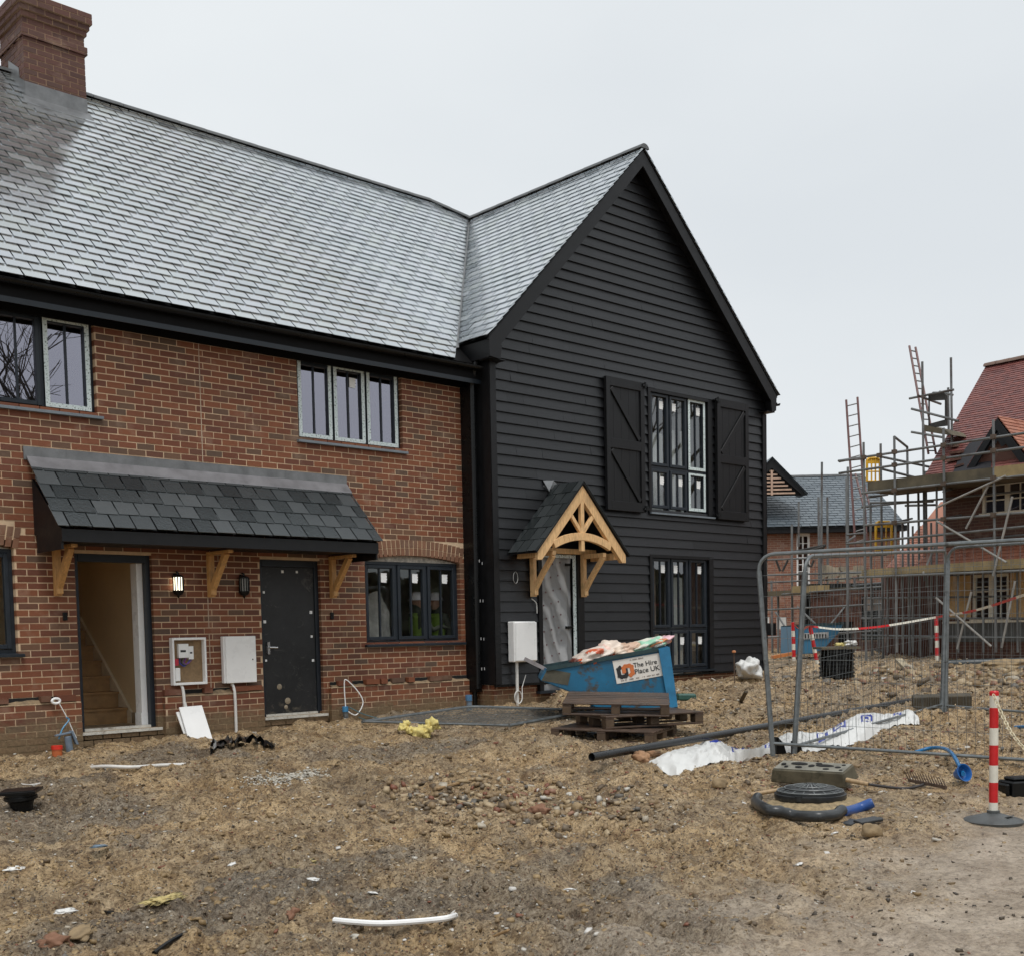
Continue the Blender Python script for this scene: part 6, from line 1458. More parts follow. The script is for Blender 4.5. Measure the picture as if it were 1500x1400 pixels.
# --- tile hung wing between the two
h2 = empty('tile_roofed_wing', 'low house end with a new orange tiled roof seen through the scaffold', 'house')
A, B, C_, D_ = deep(1297, 836, 31), deep(1392, 836, 31), deep(1392, 733, 34.5), deep(1378, 733, 34.5)
U2 = (B-A).normalized(); V2 = (C_-B); 
g = MB(); slates(g, A-U2*.2, U2, V2-U2*V2.dot(U2), int((B-A).length/.17)+2, int(V2.length/.16)+2, .17, .16, gap=.006)
o = g.build('tiled_roof', M['tile_new'], h2, recalc=False)
vdir = (D_-A); vdir.z = 0; vdir.normalize(); nrm = Vector((-vdir.y, vdir.x, 0)); nrm = nrm if nrm.dot(rh) < 0 else -nrm
clip(o, A, nrm); clip(o, B, rh); clip(o, (0, 0, C_.z), (0, 0, 1))
g = MB(); g.add([A-Vector((0, 0, .03)), B-Vector((0, 0, .03)), C_-Vector((0, 0, .03)), D_-Vector((0, 0, .03))], [(0, 1, 2, 3)]); g.build('roof_deck', M['tile_new'], o, recalc=False)
g = MB(); a = A.copy(); b = B.copy(); a.z = A.z-.05; b.z = B.z-.05; a2 = Vector((a.x, a.y, .4)); b2 = Vector((b.x, b.y, .4)); g.prism([a2, b2, b, a], fh*.25); g.build('wall', M['brick_brown'], h2)
g = MB(); g.prism([a+fh*.26+Vector((0, 0, 0)), b+fh*.26, D_-Vector((0, 0, .1))], fh*.1); g.build('gable_wall', M['brick_far'], h2)
# --- red tiled house under scaffold
th = R(4.6); hv = Vector((-math.sin(th), -math.cos(th), 0)); ni = Vector((math.cos(th), -math.sin(th), 0))
P0 = deep(1383, 900, 28.5); P0.z = 0; T3 = frame_T(P0, hv, ni)
def pq(px, py, off=0.0, fwd=True):       # meets the plane that stands off metres in front of the facade
    d = ray(px, py); q = P0-ni*off; t = (q-CAM).dot(ni)/d.dot(ni); return CAM+d*t
def sz(px, py, off=0.0):
    p = pq(px, py, off); return (p-P0).dot(hv), p.z
h3 = empty('red_tiled_house', 'brown brick house with steep red tiled roof and a dark gabled dormer, wrapped in scaffold', 'house')
s_a, zt_ = sz(1438, 709); _, zb_ = sz(1438, 752); s_b = sz(1512, 700)[0]; _, gt_ = sz(1420, 842); _, gb_ = sz(1420, 906); sg = sz(1424, 870)[0]; sg2 = sz(1478, 870)[0]
mm, mb = MB(), MB()
brick_face(mm, mb, 0, 9, .3, 5.05, 0, [(s_a, s_b, zb_, zt_), (sg, sg2, gb_, gt_)], t=.1, T=T3)
mm.build('wall', M['mortar_brown'], h3, recalc=False); mb.build('brickwork', M['brick_brown'], h3, recalc=False)
mm, mb = MB(), MB(); brick_face(mm, mb, 0, 7, .3, 5.05, 0, (), t=.05, T=lambda p: P0+ni*p[0]+hv*p[1]+Vector((0, 0, p[2])))
mm.build('side_wall', M['mortar_brown'], h3, recalc=False); mb.build('side_brickwork', M['brick_far'], h3, recalc=False)
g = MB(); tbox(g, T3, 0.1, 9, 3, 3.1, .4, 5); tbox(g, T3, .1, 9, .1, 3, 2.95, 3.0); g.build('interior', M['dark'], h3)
def small_win(a, b, z0, z1, nlights, lb):
    g = MB(); tbox(g, T3, a, a+.07, .02, .1, z0, z1); tbox(g, T3, b-.07, b, .02, .1, z0, z1); tbox(g, T3, a+.07, b-.07, .02, .1, z1-.07, z1); tbox(g, T3, a-.04, b+.04, -.05, .1, z0-.05, z0)
    for i in range(1, nlights): x = a+(b-a)*i/nlights; tbox(g, T3, x-.055, x+.055, .025, .095, z0, z1-.07)
    w = g.build('window', M['cream'], h3); w['label'] = lb
    for i in range(nlights):
        xa_ = a+(b-a)*i/nlights+.05; xb_ = a+(b-a)*(i+1)/nlights-.05; g = MB(); tbox(g, T3, xa_, xb_, .07, .075, z0, z1-.06); g.build('pane', M['glass_u' if z0 > 3 else 'glass'], w)
        g = MB(); x = (xa_+xb_)/2; tbox(g, T3, x-.012, x+.012, .045, .065, z0, z1-.07); tbox(g, T3, xa_, xb_, .046, .064, z1-.42, z1-.39); tbox(g, T3, xa_, xb_, .046, .064, z1-.30, z1-.28); g.build('glazing_bar', M['cream'], w)
small_win(s_a, s_b, zb_, zt_, 2, 'upper window of the red tiled house'); small_win(sg, sg2, gb_, gt_, 2, 'ground floor window between boarded panels')
osb = plain('boarded_panel', (.55, .36, .17), .8, .2, 10)
for a, b in ((1392, 1423), (1480, 1530)):
    g = MB(); tbox(g, T3, sz(a, 870)[0], sz(b, 870)[0], -.03, -.008, gb_, gt_); g.build('timber_panel', osb, h3)
g = MB(); tbox(g, T3, -.02, 4.5, -.06, -.008, gb_-.10, gb_-.05); g.build('sill_course', M['cream'], h3)
g = MB(); tbox(g, T3, .05, 4.5, -.035, -.008, gb_-.55, gb_-.10); g.build('damp_membrane', plain('grey_membrane', (.10, .10, .095), .6, .3, 3), h3)
_, pz1 = sz(1440, 800); _, pz0 = sz(1440, 830)
g = MB(); slates(g, T3((-.3, -.62, pz0)), hv, ni*.6+Vector((0, 0, pz1-pz0)), 30, 6, .17, .13, gap=.005); g.build('tiled_canopy', M['tile_new'], h3, recalc=False)
# roof
E0 = Vector((-.35, -.45)); R0 = Vector((-1.2, 4.0)); ez_ = 4.95; rz_ = 8.42
sl3 = (rz_-ez_)/(R0.y-E0.y)
g = MB(); slates(g, T3((-1.6, E0.y, ez_)), hv, ni*(R0.y-E0.y)+Vector((0, 0, rz_-ez_)), int(10.5/.17), int(math.hypot(R0.y-E0.y, rz_-ez_)/.115)+1, .17, .115, th=.012, lift=.022, gap=.004)
rf3 = g.build('tiled_roof', M['tile'], h3, recalc=False)
ca, cb_ = T3((E0.x, E0.y, 0)), T3((R0.x, R0.y, 0)); dd = (cb_-ca).normalized(); nn = Vector((-dd.y, dd.x, 0)); nn = nn if nn.dot(hv) < 0 else -nn
clip(rf3, ca, nn); clip(rf3, T3((0, R0.y, 0)), ni)
g = MB(); g.add([T3(p) for p in ((E0.x, E0.y, ez_-.03), (9, E0.y, ez_-.03), (9, R0.y, rz_-.03), (R0.x, R0.y, rz_-.03))], [(0, 1, 2, 3)])
g.add([T3(p) for p in ((R0.x, R0.y, rz_-.03), (9, R0.y, rz_-.03), (9, 8.4, ez_), (E0.x, 8.4, ez_))], [(0, 1, 2, 3)]); g.add([T3(p) for p in ((E0.x+.1, E0.y+.4, ez_-.03), (R0.x+.1, R0.y, rz_-.06), (E0.x+.1, 8.2, ez_))], [(0, 1, 2)]); g.build('roof_deck', M['soffit'], rf3, recalc=False)
ridge_tiles(T3((R0.x, R0.y, rz_+.03)), T3((9, R0.y, rz_+.03)), r=.11, L=.35).build('ridge_tiles', plain('brown_ridge', (.16, .10, .075), .6), rf3, smooth=True)
# unfinished strip of roof beside the dormer
def onroof(px, py, lift=.06):
    n = (ni*(-sl3)+Vector((0, 0, 1))); o = T3((0, E0.y, ez_+lift)); d = ray(px, py); t = (o-CAM).dot(n)/d.dot(n); return CAM+d*t
g = MB(); g.prism([onroof(*q) for q in ((1392, 700), (1397, 690), (1406, 668), (1420, 650), (1452, 640), (1452, 700))], Vector((0, 0, .015))); g.build('roof_membrane', plain('roof_felt', (.016, .016, .02), .8, .4, 3, .6), rf3)
g = MB()
for q0, q1 in (((1392, 664), (1412, 662)), ((1388, 676), (1408, 672)), ((1393, 655), (1404, 653)), ((1399, 684), (1412, 680))):
    a, b = onroof(*q0, .08), onroof(*q1, .08); g.bar(a, b, .14, .05)
g.build('stacked_tile', M['brick_brown'], rf3)
sA_, zA_ = sz(1465, 614, .1); sL_, zL_ = sz(1411, 703, .1)
dm = MB(); 
for s in (-1, 1):
    ex = sA_+s*(sA_-sL_); dm.prism([T3(p) for p in ((sA_, -.25, zA_), (ex, -.25, zL_), (ex-s*.16, -.25, zL_-.06), (sA_, -.25, zA_-.26))], ni*.05)
dm = dm.build('dormer', M['black'], h3)
g = MB(); g.add([T3(p) for p in ((sA_, -.1, zA_-.15), (sL_, -.1, zL_), (2*sA_-sL_, -.1, zL_))], [(0, 1, 2)]); g.build('cladding', M['brick_brown'], dm)
g = MB(); g.add([T3(p) for p in ((sA_, -.2, zA_-.25), (sA_-.38, -.2, zA_-.72), (sA_-.28, -.2, zA_-.72), (sA_-.2, -.2, zA_-.6), (sA_-.1, -.2, zA_-.66), (sA_, -.2, zA_-.5), (sA_+.1, -.2, zA_-.66), (sA_+.2, -.2, zA_-.6), (sA_+.28, -.2, zA_-.72), (sA_+.38, -.2, zA_-.72))], [tuple(range(10))]); g.build('shaped_board', M['black'], dm)
for s in (-1, 1):
    g = MB(); ex = sA_+s*(sA_-sL_)*1.04; O_ = T3((ex, -.3, zL_)); Vv = T3((sA_, -.3, zA_+.02))-O_
    if s < 0: slates(g, O_+ni*2.9, -ni, Vv, 16, int(Vv.length/.115)+1, .17, .115, gap=.004)
    else: slates(g, O_, ni, Vv, 16, int(Vv.length/.115)+1, .17, .115, gap=.004)
    o = g.build('tiles', M['tile' if s < 0 else 'tile_new'], dm, recalc=False); clip(o, T3((sA_, 0, 0)), hv*(-s)); clip(o, T3((0, -.19, 0)), -ni)
# --- added dark wall, stands in for the lower storey in scaffold shade
h4 = empty('scaffold_shade_wall', 'added dark brick wall standing in for scaffold shade behind the far fence panels', 'wall')
O = deep(1165, 940, 35.0); O.z = 0; T4 = frame_T(O, rh, fh); X4 = lambda px: (px-1165)*35.0/FOC; z4 = lambda py: 1.5+(915-py)*35.0/FOC
mm, mb = MB(), MB(); hh4 = [(X4(1228), X4(1250), .3, z4(905)), (X4(1262), X4(1300), z4(935), z4(868)), (X4(1330), X4(1358), .3, z4(885))]
brick_face(mm, mb, X4(1190), X4(1392), .3, z4(862), 0, hh4, t=.2, T=T4, W=.45, H=.15); mm.build('wall', M['mortar_brown'], h4, recalc=False); mb.build('brickwork', M['brick_brown'], h4, recalc=False)
g = MB(); tbox(g, T4, X4(1190), X4(1392), .9, 1.0, .3, z4(850)); g.build('shade_backing', M['dark'], h4)  # black sheet paints the shade behind the openings
g = MB(); tbox(g, T4, X4(1265), X4(1296), -.02, -.006, z4(892), z4(872)); g.build('pale_blockwork', plain('blockwork', (.22, .18, .15), .8, .3, 5), h4)
# ================================================================== SCAFFOLDS
def poles(parent, lst, name='pole', r=.03, mat=None):
    for pts in lst:
        g = MB(); g.tube(pts, r, 7); g.build(name, mat or M['steel_far'], parent, smooth=True)
sc1 = empty('scaffold', 'tall tube scaffold with plank lifts round the red tiled house', 'scaffold', 'tube scaffolds')
F_ = 1.35
st_ = [(1310, 639, 955, F_), (1382, 627, 970, F_), (1455, 615, 955, F_), (1265, 648, 985, F_), (1290, 650, 985, .3), (1329, 655, 960, .3), (1351, 530, 850, .1), (1393, 524, 700, -.8), (1389, 568, 690, -1.2), (1345, 700, 960, .1), (1356, 690, 860, .1), (1275, 735, 960, .3), (1530, 600, 960, F_)]
poles(sc1, [[pq(px, a, o), pq(px+ (b-a)*.012, b, o)] for px, a, b, o in st_], 'standard')
lg = [((1229, 675), (1530, 630), F_), ((1229, 693), (1530, 651), F_), ((1262, 722), (1530, 693), F_), ((1266, 769), (1530, 748), F_), ((1240, 796), (1530, 768), F_), ((1260, 845), (1530, 834), F_), ((1330, 800), (1530, 780), .3), ((1275, 736), (1367, 734), .3), ((1326, 740), (1372, 739), -.4),
      ((1332, 584), (1397, 571), -.3), ((1376, 574), (1396, 579), -.9), ((1335, 599), (1404, 617), -.3), ((1335, 633), (1382, 641), -.3), ((1228, 675), (1262, 672), F_+.1)]
poles(sc1, [[pq(*a, o), pq(*b, o)] for a, b, o in lg], 'ledger')
tr = [((1286, 668, F_), (1362, 684, -.2)), ((1292, 687, F_), (1340, 699, .2)), ((1272, 728, F_), (1300, 724, .3)), ((1310, 640, F_), (1329, 655, .3)), ((1345, 580, .1), (1378, 592, -1.2)), ((1382, 720, F_), (1395, 716, 0)), ((1240, 783, F_), (1268, 780, .3)), ((1230, 676, F_), (1250, 672, .3)), ((1240, 794, F_), (1252, 785, .5))]
poles(sc1, [[pq(*a), pq(*b)] for a, b in tr], 'transom')
br_ = [((1372, 743, F_+.06), (1473, 697, F_+.06)), ((1415, 774, F_+.06), (1448, 710, F_)), ((1372, 763, F_+.06), (1474, 823, F_+.06)), ((1371, 875, F_+.06), (1452, 946, F_+.06)), ((1455, 843, F_+.06), (1483, 727, F_+.06)), ((1402, 950, F_+.08), (1423, 866, F_)), ((1467, 948, F_+.08), (1487, 850, F_)), ((1372, 795, .5), (1352, 840, F_))]
poles(sc1, [[pq(*a), pq(*b)] for a, b in br_], 'brace', .026, plain('worn_galv_tube', (.30, .29, .27), .5, .3, 3, metal=.2))
for (q, lb_) in ((((1271, 705), (1530, 676), (1530, 692), (1271, 721)), 'top'), (((1262, 834), (1530, 815), (1530, 830), (1262, 843)), 'low')):
    g = MB(); P = [pq(*p, F_-.04) for p in q]; g.prism(P, ni*.04); g.build('toe_board', M['plank_d' if lb_ == 'top' else 'plank'], sc1)
    if lb_ == 'top': g = MB(); g.prism([pq(1455, 684, F_), pq(1530, 676, F_), pq(1530, 692, F_), pq(1455, 700.5, F_)], ni*.03-ni*.05); g.build('toe_board', M['plank'], sc1)
    for k in range(5):
        g = MB(); a = pq(*q[3], F_)+ni*(.06+k*.24); b = pq(*q[2], F_)+ni*(.06+k*.24); g.hexa([a, b, b+ni*.22, a+ni*.22]+[p+Vector((0, 0, .04)) for p in (a, b, b+ni*.22, a+ni*.22)]); g.build('deck_board', M['plank_d'], sc1)
g = MB(); P = [pq(*q, -.3) for q in ((1352, 622), (1385, 630), (1393, 637), (1354, 632))]; g.prism(P, ni*.8); g.build('chimney_platform', M['plank_d'], sc1)
rg_ = random.Random(4)
poles(sc1, [[pq(px_, a_, o_), pq(px_+.8, 955, o_)] for px_, a_, o_ in ((1322, 765, .9), (1337, 770, .3), (1364, 765, .6), (1372, 700, .9), (1403, 840, .9), (1440, 838, .7), (1490, 835, .7), (1300, 845, .9))], 'standard', .026)
poles(sc1, [[pq(1262, y_, .3), pq(1530, y2_, .3)] for y_, y2_ in ((742, 716), (876, 872), (905, 905), (930, 934))]+[[pq(x_, y_, F_), pq(x_+26, y_-6, .2)] for x_, y_ in ((1310, 765), (1382, 760), (1310, 846), (1382, 842), (1265, 846), (1455, 840))], 'ledger', .026)
# couplers
for px, py in ((1310, 662), (1310, 681), (1382, 652), (1382, 671), (1455, 640), (1455, 660), (1310, 718), (1382, 708), (1455, 700), (1310, 765), (1382, 760), (1455, 754), (1265, 670), (1288, 667)):
    p = pq(px, py, F_+.05); g = MB(); g.obox(p, hv*.10, ni*.09, (0, 0, .10)); g.build('coupler', plain('rusty_coupler', (.10, .07, .05), .6) if 'cpl' not in M else M['cpl'], sc1); M.setdefault('cpl', bpy.data.materials['rusty_coupler'])
for lb, q, off_ in (('dark rounded guard frame beside the upper ladder', ((1361, 580), (1386, 580), (1386, 624), (1361, 627)), -.4),):
    P = [pq(*p, off_) for p in q]; g = MB()
    g.prism([P[0]+Vector((0, 0, 0)), P[0]+Vector((0, 0, .08))+hv*.1, P[1]+Vector((0, 0, .12))-hv*.1, P[1]+Vector((0, 0, .02)), P[1]+Vector((0, 0, -.1)), P[0]+Vector((0, 0, -.12))], ni*.04)
    g.prism([P[3], P[2], P[2]+Vector((0, 0, .16)), P[3]+Vector((0, 0, .1))], ni*.04)
    g.bar(P[0], P[3], .03, .03); g.bar(P[1], P[2], .05, .05); tag(g.build('guard_frame', plain('dark_guard', (.035, .033, .03), .5)), lb, 'guard frame')
def ladder(lb, a0, a1, b0, b1, d0, d1_, n):
    root = empty('ladder', lb, 'ladder', None, loc=deep(*a1, d1_)); o = Vector(root.location)
    A0, A1, B0_, B1_ = deep(*a0, d0)-o, deep(*a1, d1_)-o, deep(*b0, d0)-o, deep(*b1, d1_)-o; rd_ = plain('ladder_red', (.16, .075, .07), .5, .3) if 'lad' not in M else M['lad']; M['lad'] = rd_
    for p, q in ((A0, A1), (B0_, B1_)): g = MB(); g.tube([p, q], .03, 7); g.build('rail', rd_, root, smooth=True)
    for i in range(n): u = (i+.6)/n; g = MB(); g.tube([A0.lerp(A1, u), B0_.lerp(B1_, u)], .018, 6); g.build('rung', M['steel_far'], root)
ladder('long red railed ladder rising past the slate roof at the left of the scaffold', (1239.5, 586), (1253, 800), (1256, 582), (1270, 795), 31, 30.5, 14)
ladder('upper red railed ladder leaning high beside the steep red roof', (1332, 507), (1360, 665), (1341, 509), (1371, 665), 30.5, 29.5, 14)
ladder('short red railed ladder inside the scaffold below the yellow gate', (1253, 694), (1268, 752), (1262, 694), (1276, 748), 31.5, 31, 5)
yel = plain('yellow_gate_paint', (.72, .40, .02), .45, .15, 4)
for lb, (x0, y0, x1, y1), d in (('upper yellow scaffold gate against the sky', (1270, 671, 1289, 704), 29.5), ('lower yellow scaffold gate in front of the slate eave', (1283, 764, 1306, 806), 29.5)):
    g = MB(); P = [deep(*p, d) for p in ((x0, y0+3), (x0+4, y0), (x1-4, y0), (x1, y0+3), (x1, y1), (x0, y1))]
    g.tube(P+[P[0]], .035, 7, cap=False); g.prism([deep(x0+1, y0+1, d), deep(x1-1, y0+1, d), deep(x1-1, y0+8, d), deep(x0+1, y0+8, d)], fh*.03)
    for k in (.35, .65): g.tube([deep(x0+(x1-x0)*k, y0, d), deep(x0+(x1-x0)*k, y1, d)], .02, 6)
    g.tube([deep(x0, (y0+y1)/2+3, d), deep(x1, (y0+y1)/2+3, d)], .02, 6); tag(g.build('safety_gate', yel, smooth=False), lb, 'gate', 'yellow scaffold gates')
sc2 = empty('scaffold', 'lower tube scaffold in front of the far slate roofed house', 'scaffold', 'tube scaffolds')
poles(sc2, [[deep(px, a, d), deep(px+dx, b, d)] for px, a, b, d, dx in ((1160, 768, 985, 36, 1), (1170, 735, 800, 37, 0), (1199, 728, 985, 36, 2), (1204, 677, 985, 35, -2), (1212, 728, 985, 37, 1), (1242, 684, 985, 33, 0), (1240, 700, 985, 34, 2), (1227, 850, 985, 36, 0), (1252, 845, 985, 35, 1), (1303, 850, 960, 33, 1), (1288, 870, 960, 34, 0), (1130, 850, 985, 37, 2), (1140, 865, 985, 36, 0))], 'standard', .035)
poles(sc2, [[deep(*a), deep(*b)] for a, b in (((1118, 853, 36), (1275, 845, 35)), ((1118, 842, 36), (1262, 838, 35)), ((1118, 872, 36), (1300, 858, 33)), ((1118, 893, 35), (1310, 883, 33)), ((1118, 820, 37), (1300, 812, 35)), ((1168, 888, 35), (1212, 930, 34)), ((1136, 896, 35), (1170, 948, 34)), ((1240, 885, 35), (1205, 928, 34)), ((1118, 933, 35), (1310, 922, 34)))], 'ledger', .028)
blk_ = plain('dark_tube', (.03, .028, .026), .6)
poles(sc2, [[deep(*a), deep(*b)] for a, b in (((1150, 810, 35), (1209, 798, 34)), ((1178, 808, 35), (1207, 800, 33)), ((1137, 820, 35), (1143, 836, 35)), ((1154, 820, 35), (1146, 836, 35)), ((1180, 820, 35), (1186, 830, 35)), ((1192, 820, 35), (1188, 830, 35)), ((1209, 798, 34), (1200, 808, 34)))], 'raking_tube', .035, blk_)
g = MB(); g.prism([deep(1118, 866, 35.5), deep(1262, 858, 35.5), deep(1262, 865, 35.5), deep(1118, 873, 35.5)], fh*.8); g.build('deck_board', M['plank_d'], sc2)
g = MB(); g.prism([deep(1160, 858, 34.8), deep(1215, 856, 34.8), deep(1215, 866, 34.8), deep(1160, 868, 34.8)], fh*.04); g.build('toe_board', M['plank'], sc2)
g = MB()
for i in range(26): 
    x = random.uniform(1200, 1262); y = random.uniform(832, 850); g.obox(deep(x, y, 36.2), rh*random.uniform(.1, .3), fh*.2, Vector((0, 0, random.uniform(.08, .25))))
tag(g.build('stacked_blocks', plain('pale_block', (.40, .34, .25), .8, .35, 3)), kind='stuff')
# ================================================================== THINGS ON THE FAR GROUND
c = deep(1225.5, 992, 20.6); root = empty('chamber_ring', 'black ribbed plastic chamber standing on the far rubble', 'chamber', loc=c)
pr = []
for i in range(7): z = i*.072; pr += [(.285, z), (.31, z+.012), (.31, z+.045), (.285, z+.06)]
g = MB(); g.lathe(pr, (0, 0, 0), 28); g.build('chamber_wall', M['gloss_black'], root, smooth=True)
g = MB(); g.obox((0, 0, .53), rh*.68, fh*.6, (0, 0, .04)); tag(g.build('lid_board', M['plank_d'], root))
tag(blob('rag', c+Vector((-.05, -.1, .58)), .13, .1, .04, .6, 2, foam, 71, 3), 'yellow rag on top of the black chamber', 'rag'); tag(blob('rag', c+rh*.17+Vector((0, -.1, .60)), .16, .1, .06, .6, 2, M['white_pipe'], 72, 3), 'white rag on top of the black chamber', 'rag')
pro2 = [(1166, 957), (1166, 917), (1236, 912), (1228, 926), (1207, 949), (1190, 956)]
sk2, S2, c2, W2 = skip('far blue skip behind the striped posts', pro2, 30, 1.6, plain('far_blue_paint', (.03, .15, .27), .5, .15, 2), True)
g = MB(); P = [deep(*q, 30)-c2-fh*.03 for q in ((1172, 927), (1213, 925), (1213, 933), (1172, 936))]; g.prism(P, fh*.02); sg_ = g.build('sign', plain('far_sign', (.45, .46, .46), .6), sk2)
g = MB()
for i in range(9): x = 1174+i*4.2; g.prism([deep(*q, 30)-c2-fh*.04 for q in ((x, 928), (x+2.4, 928), (x+2.2, 934), (x+.4, 934))], fh*.008)
g.build('small_print', M['ink'], sg_)
for lb, q, m, d in (('left white meter box low on the far house', (1120, 903, 1127, 922), M['white_pipe'], 38), ('right white meter box low on the far house', (1139, 903, 1152, 921), M['white_pipe'], 38), ('dark leaning sheet between the far white boxes', (1122, 912, 1137, 930), M['black'], 37)):
    g = MB(); a = deep(q[0], q[1], d); b = deep(q[2], q[3], d); g.hexa([deep(q[0], q[3], d), deep(q[2], q[3], d), deep(q[2], q[3], d)+fh*.15, deep(q[0], q[3], d)+fh*.15, a, deep(q[2], q[1], d), deep(q[2], q[1], d)+fh*.15, a+fh*.15]); tag(g.build('meter_box' if 'box' in lb.split(' low')[0] else 'sheet', m), lb, 'meter box' if 'white meter' in lb else 'sheet')
def lay(lb, name, cat, a, b, r, m, flat=False):
    g = MB()
    if flat: g.bar(a, b, r*2.4, r)
    else: g.tube([a, (a+b)/2, b], r, 10)
    tag(g.build(name, m, smooth=not flat), lb, cat)
lay('long grey drain pipe lying across the far rubble at the right', 'drain_pipe', 'pipe', gp(1388, 977)+Vector((0, 0, .08)), gp(1540, 972)+Vector((0, 0, .08)), .085, plain('grey_pipe', (.045, .055, .06), .4))
lay('orange plank lying behind the leftmost fence post', 'plank', 'plank', deep(1131, 962, 30), deep(1164, 956, 30), .08, plain('orange_plank', (.55, .20, .06), .6), True)
for i, (y, xa_, xb_) in enumerate(((973, 1124, 1195), (979, 1122, 1180))): lay(('upper' if i == 0 else 'lower')+' pale plank lying low behind the fence corner', 'plank', 'plank', gp(xa_, y)+Vector((0, 0, .06)), gp(xb_, y-1)+Vector((0, 0, .06)), .05, plain('pale_plank', (.34, .29, .22), .7), True)
tag(blob('broken_slab', gp(1480, 984)+Vector((0, 0, .1)), .75, .35, .16, .35, 1.1, rock, 81, 4, hx), 'tan slab of broken ground at the right edge beyond the fence', 'slab')
lay('pale splintered post lying among the far rubble', 'timber_offcut', 'offcut', gp(1316, 982)+Vector((0, 0, .22)), gp(1338, 992)+Vector((0, 0, .06)), .06, plain('splintered', (.38, .32, .22), .8), True)
scatter('hardcore', 1500, heap(gp(1440, 985).x, gp(1440, 985).y, 1.6), .03, .14, 2.0, STN, .6, .1, 12)
# ================================================================== BARE TREES BEHIND THE CAMERA (seen in the window panes)
bark = plain('grey_bark', (.06, .052, .042), .85, .35, 12, .4)
def bare_tree(label, loc, H, seed, spread=.5, depth=6, group='bare trees opposite the houses', lean=(0, 0), girth=.024):
    rg = random.Random(seed); tr_, cr_ = MB(), MB()
    def limb(p, d, L, r, k):
        g = tr_ if k == 0 else cr_; n = 4; pts = [p]; rs = [r]; q = p; dd = d
        for i in range(n):
            dd = (dd+Vector((rg.uniform(-1, 1), rg.uniform(-1, 1), rg.uniform(-.3, .7)))*.17).normalized(); q = q+dd*L/n; pts.append(q); rs.append(r*(1-.42*(i+1)/n))
        g.tube(pts, rs, 7 if k < 2 else (5 if k < 4 else 3), cap=False)
        if k >= depth: return
        for j in range(rg.choice((2, 3)) + (k > 2)):
            a = rg.uniform(0, 6.28); e = dd.orthogonal().normalized(); e = Matrix.Rotation(a, 3, dd) @ e
            i = rg.randint(2, n); limb(pts[i], (dd+e*rg.uniform(spread, spread*1.8)+Vector((0, 0, .12))).normalized(), L*rg.uniform(.62, .85), rs[i]*rg.uniform(.6, .85), k+1)
    limb(Vector((0, 0, -.3)), Vector((lean[0], lean[1], 1)).normalized(), H*.3, H*girth, 0)
    root = empty('bare_tree', label, 'tree', group, loc=loc)
    tr_.build('trunk', bark, root, smooth=True, recalc=False); cr_.build('crown', bark, root, smooth=True, recalc=False); return root
def behind(x, y): return (x, y, gz(x, y))
t1 = bare_tree('big bare oak nearest the houses, across the site behind the viewer', behind(12.5, -19), 15, 3, .55, 6, lean=(.1, .1), girth=.045)
t0 = bare_tree('second big bare oak, farther right across the site behind the viewer', behind(36, -18), 15, 12, .5, 6, girth=.035)
t2 = bare_tree('first slender bare tree in the row across the site', behind(22, -34), 13.5, 8, .4, 6)
for i, (x, y, s) in enumerate(((15, -37, 1.0), (28, -31, 1.05), (34, -33, .95), (41, -30, 1.1), (9, -38, .9), (48, -29, 1.0), (54, -26, 1.05), (60, -22, .95), (66, -20, 1.1), (73, -16, 1))):
    c = copy_tree(t2); c.location = behind(x, y); c.rotation_euler = (0, 0, i*1.9); c.scale = (s, s, s); c['label'] = 'slender bare tree, number '+str(i+2)+' along the row across the site'
hd = MB(); rg = np.random.default_rng(5)
for i in range(15000):
    t = rg.random(); x = -5+85*t; y = -44+28*t+rg.normal()*1.0; z = rg.random()*4.2; s = .3+.4*rg.random(); a = Vector(rg.normal(size=3)).normalized()*s; b = a.orthogonal().normalized()*s*.7
    p = Vector((x, y, z)); hd.add([p-a, p+b, p+a, p-b], [(0, 1, 2, 3)])
tag(hd.build('undergrowth', plain('dark_hedge', (.035, .04, .02), .8, .5, 1.5), recalc=False), kind='stuff')
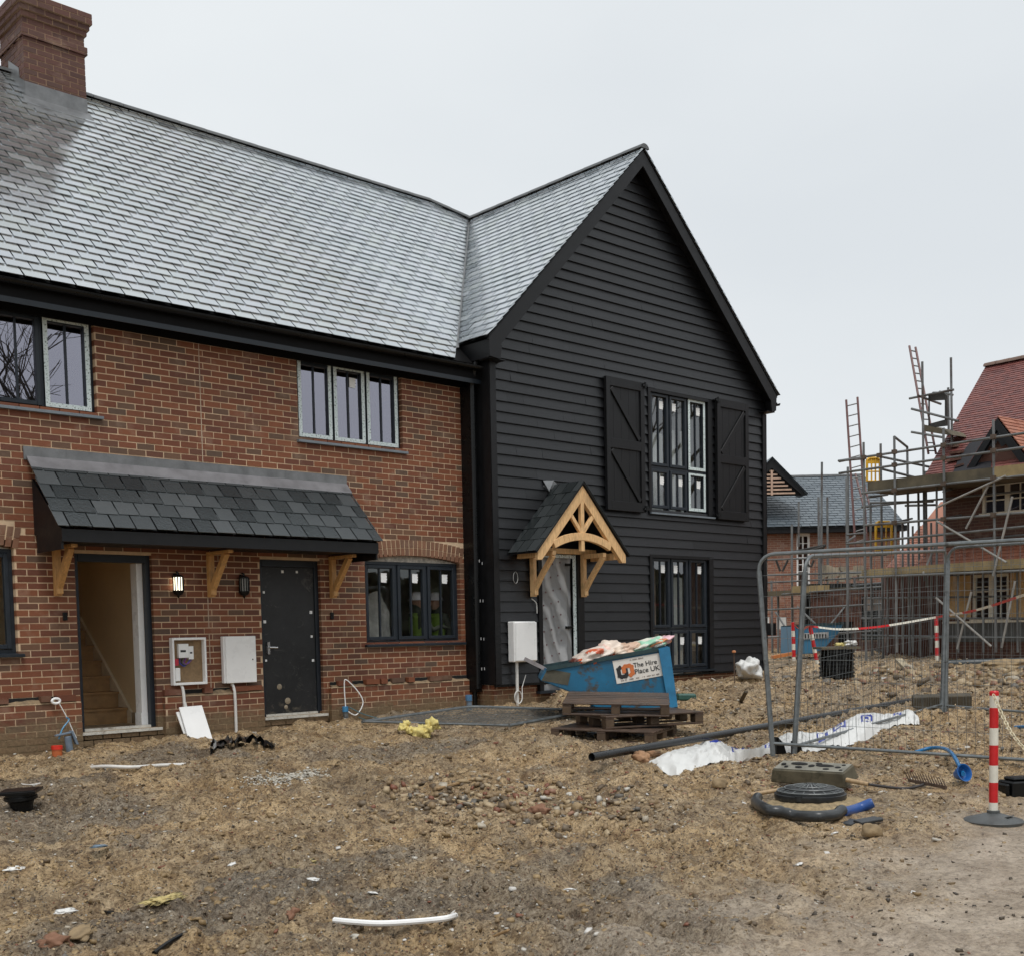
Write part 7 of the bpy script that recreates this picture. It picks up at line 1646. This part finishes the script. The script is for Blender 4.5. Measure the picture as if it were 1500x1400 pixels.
# ================================================================== CAMERA, SKY, SUN
cam = bpy.data.cameras.new('camera'); co = bpy.data.objects.new('camera', cam); COL.objects.link(co); SC.camera = co
Mx = Matrix((( c_r.x, -c_d.x, -fw.x), (c_r.y, -c_d.y, -fw.y), (c_r.z, -c_d.z, -fw.z)))
co.matrix_world = Matrix.Translation(CAM) @ Mx.to_4x4()
cam.sensor_fit = 'HORIZONTAL'; cam.sensor_width = 36; cam.lens = 36*FOC/1500
cam.shift_x = (750-CX)/1500; cam.shift_y = (CY-700)/1500
cam.clip_end = 2000; cam.clip_start = .05
W = bpy.data.worlds.new('World'); SC.world = W; W.use_nodes = True
nt = W.node_tree; bg = nt.nodes['Background']
sky = nt.nodes.new('ShaderNodeTexSky'); sky.sky_type = 'NISHITA'; sky.sun_disc = False
SE, SR = R(66), R(205)
sky.sun_elevation = SE; sky.sun_rotation = SR; sky.dust_density = 4; sky.air_density = 1.5
hs = nt.nodes.new('ShaderNodeHueSaturation'); hs.inputs['Saturation'].default_value = .25
nt.links.new(sky.outputs[0], hs.inputs['Color'])
tc = nt.nodes.new('ShaderNodeTexCoord'); nz = nt.nodes.new('ShaderNodeTexNoise'); nz.inputs['Scale'].default_value = 1.3; nz.inputs['Detail'].default_value = 5
mp = nt.nodes.new('ShaderNodeMapping'); mp.inputs['Scale'].default_value = (1, 1, 2.2)
nt.links.new(tc.outputs['Generated'], mp.inputs[0]); nt.links.new(mp.outputs[0], nz.inputs[0])
rp = nt.nodes.new('ShaderNodeValToRGB'); rp.color_ramp.elements[0].position = .3; rp.color_ramp.elements[1].position = .7
rp.color_ramp.elements[0].color = (6.6, 7.0, 7.35, 1); rp.color_ramp.elements[1].color = (7.75, 8.1, 8.3, 1)
nt.links.new(nz.outputs[0], rp.inputs[0])
mx = nt.nodes.new('ShaderNodeMix'); mx.data_type = 'RGBA'; mx.inputs[0].default_value = .93
nt.links.new(hs.outputs[0], mx.inputs[6]); nt.links.new(rp.outputs[0], mx.inputs[7]); nt.links.new(mx.outputs[2], bg.inputs[0])
bg.inputs[1].default_value = .1
sun = bpy.data.lights.new('sun', 'SUN'); sun.energy = 1.5; sun.angle = R(16); sun.color = (1, .97, .93)
so = bpy.data.objects.new('sun', sun); COL.objects.link(so)
sd = Vector((math.sin(SR)*math.cos(SE), math.cos(SR)*math.cos(SE), math.sin(SE)))
so.rotation_euler = sd.to_track_quat('Z', 'Y').to_euler()
SC.view_settings.view_transform = 'Standard'; SC.view_settings.look = 'None'; SC.view_settings.exposure = .18; SC.view_settings.gamma = 1
SC.cycles.use_denoising = True
SC.cycles.max_bounces = 6; SC.cycles.transparent_max_bounces = 12
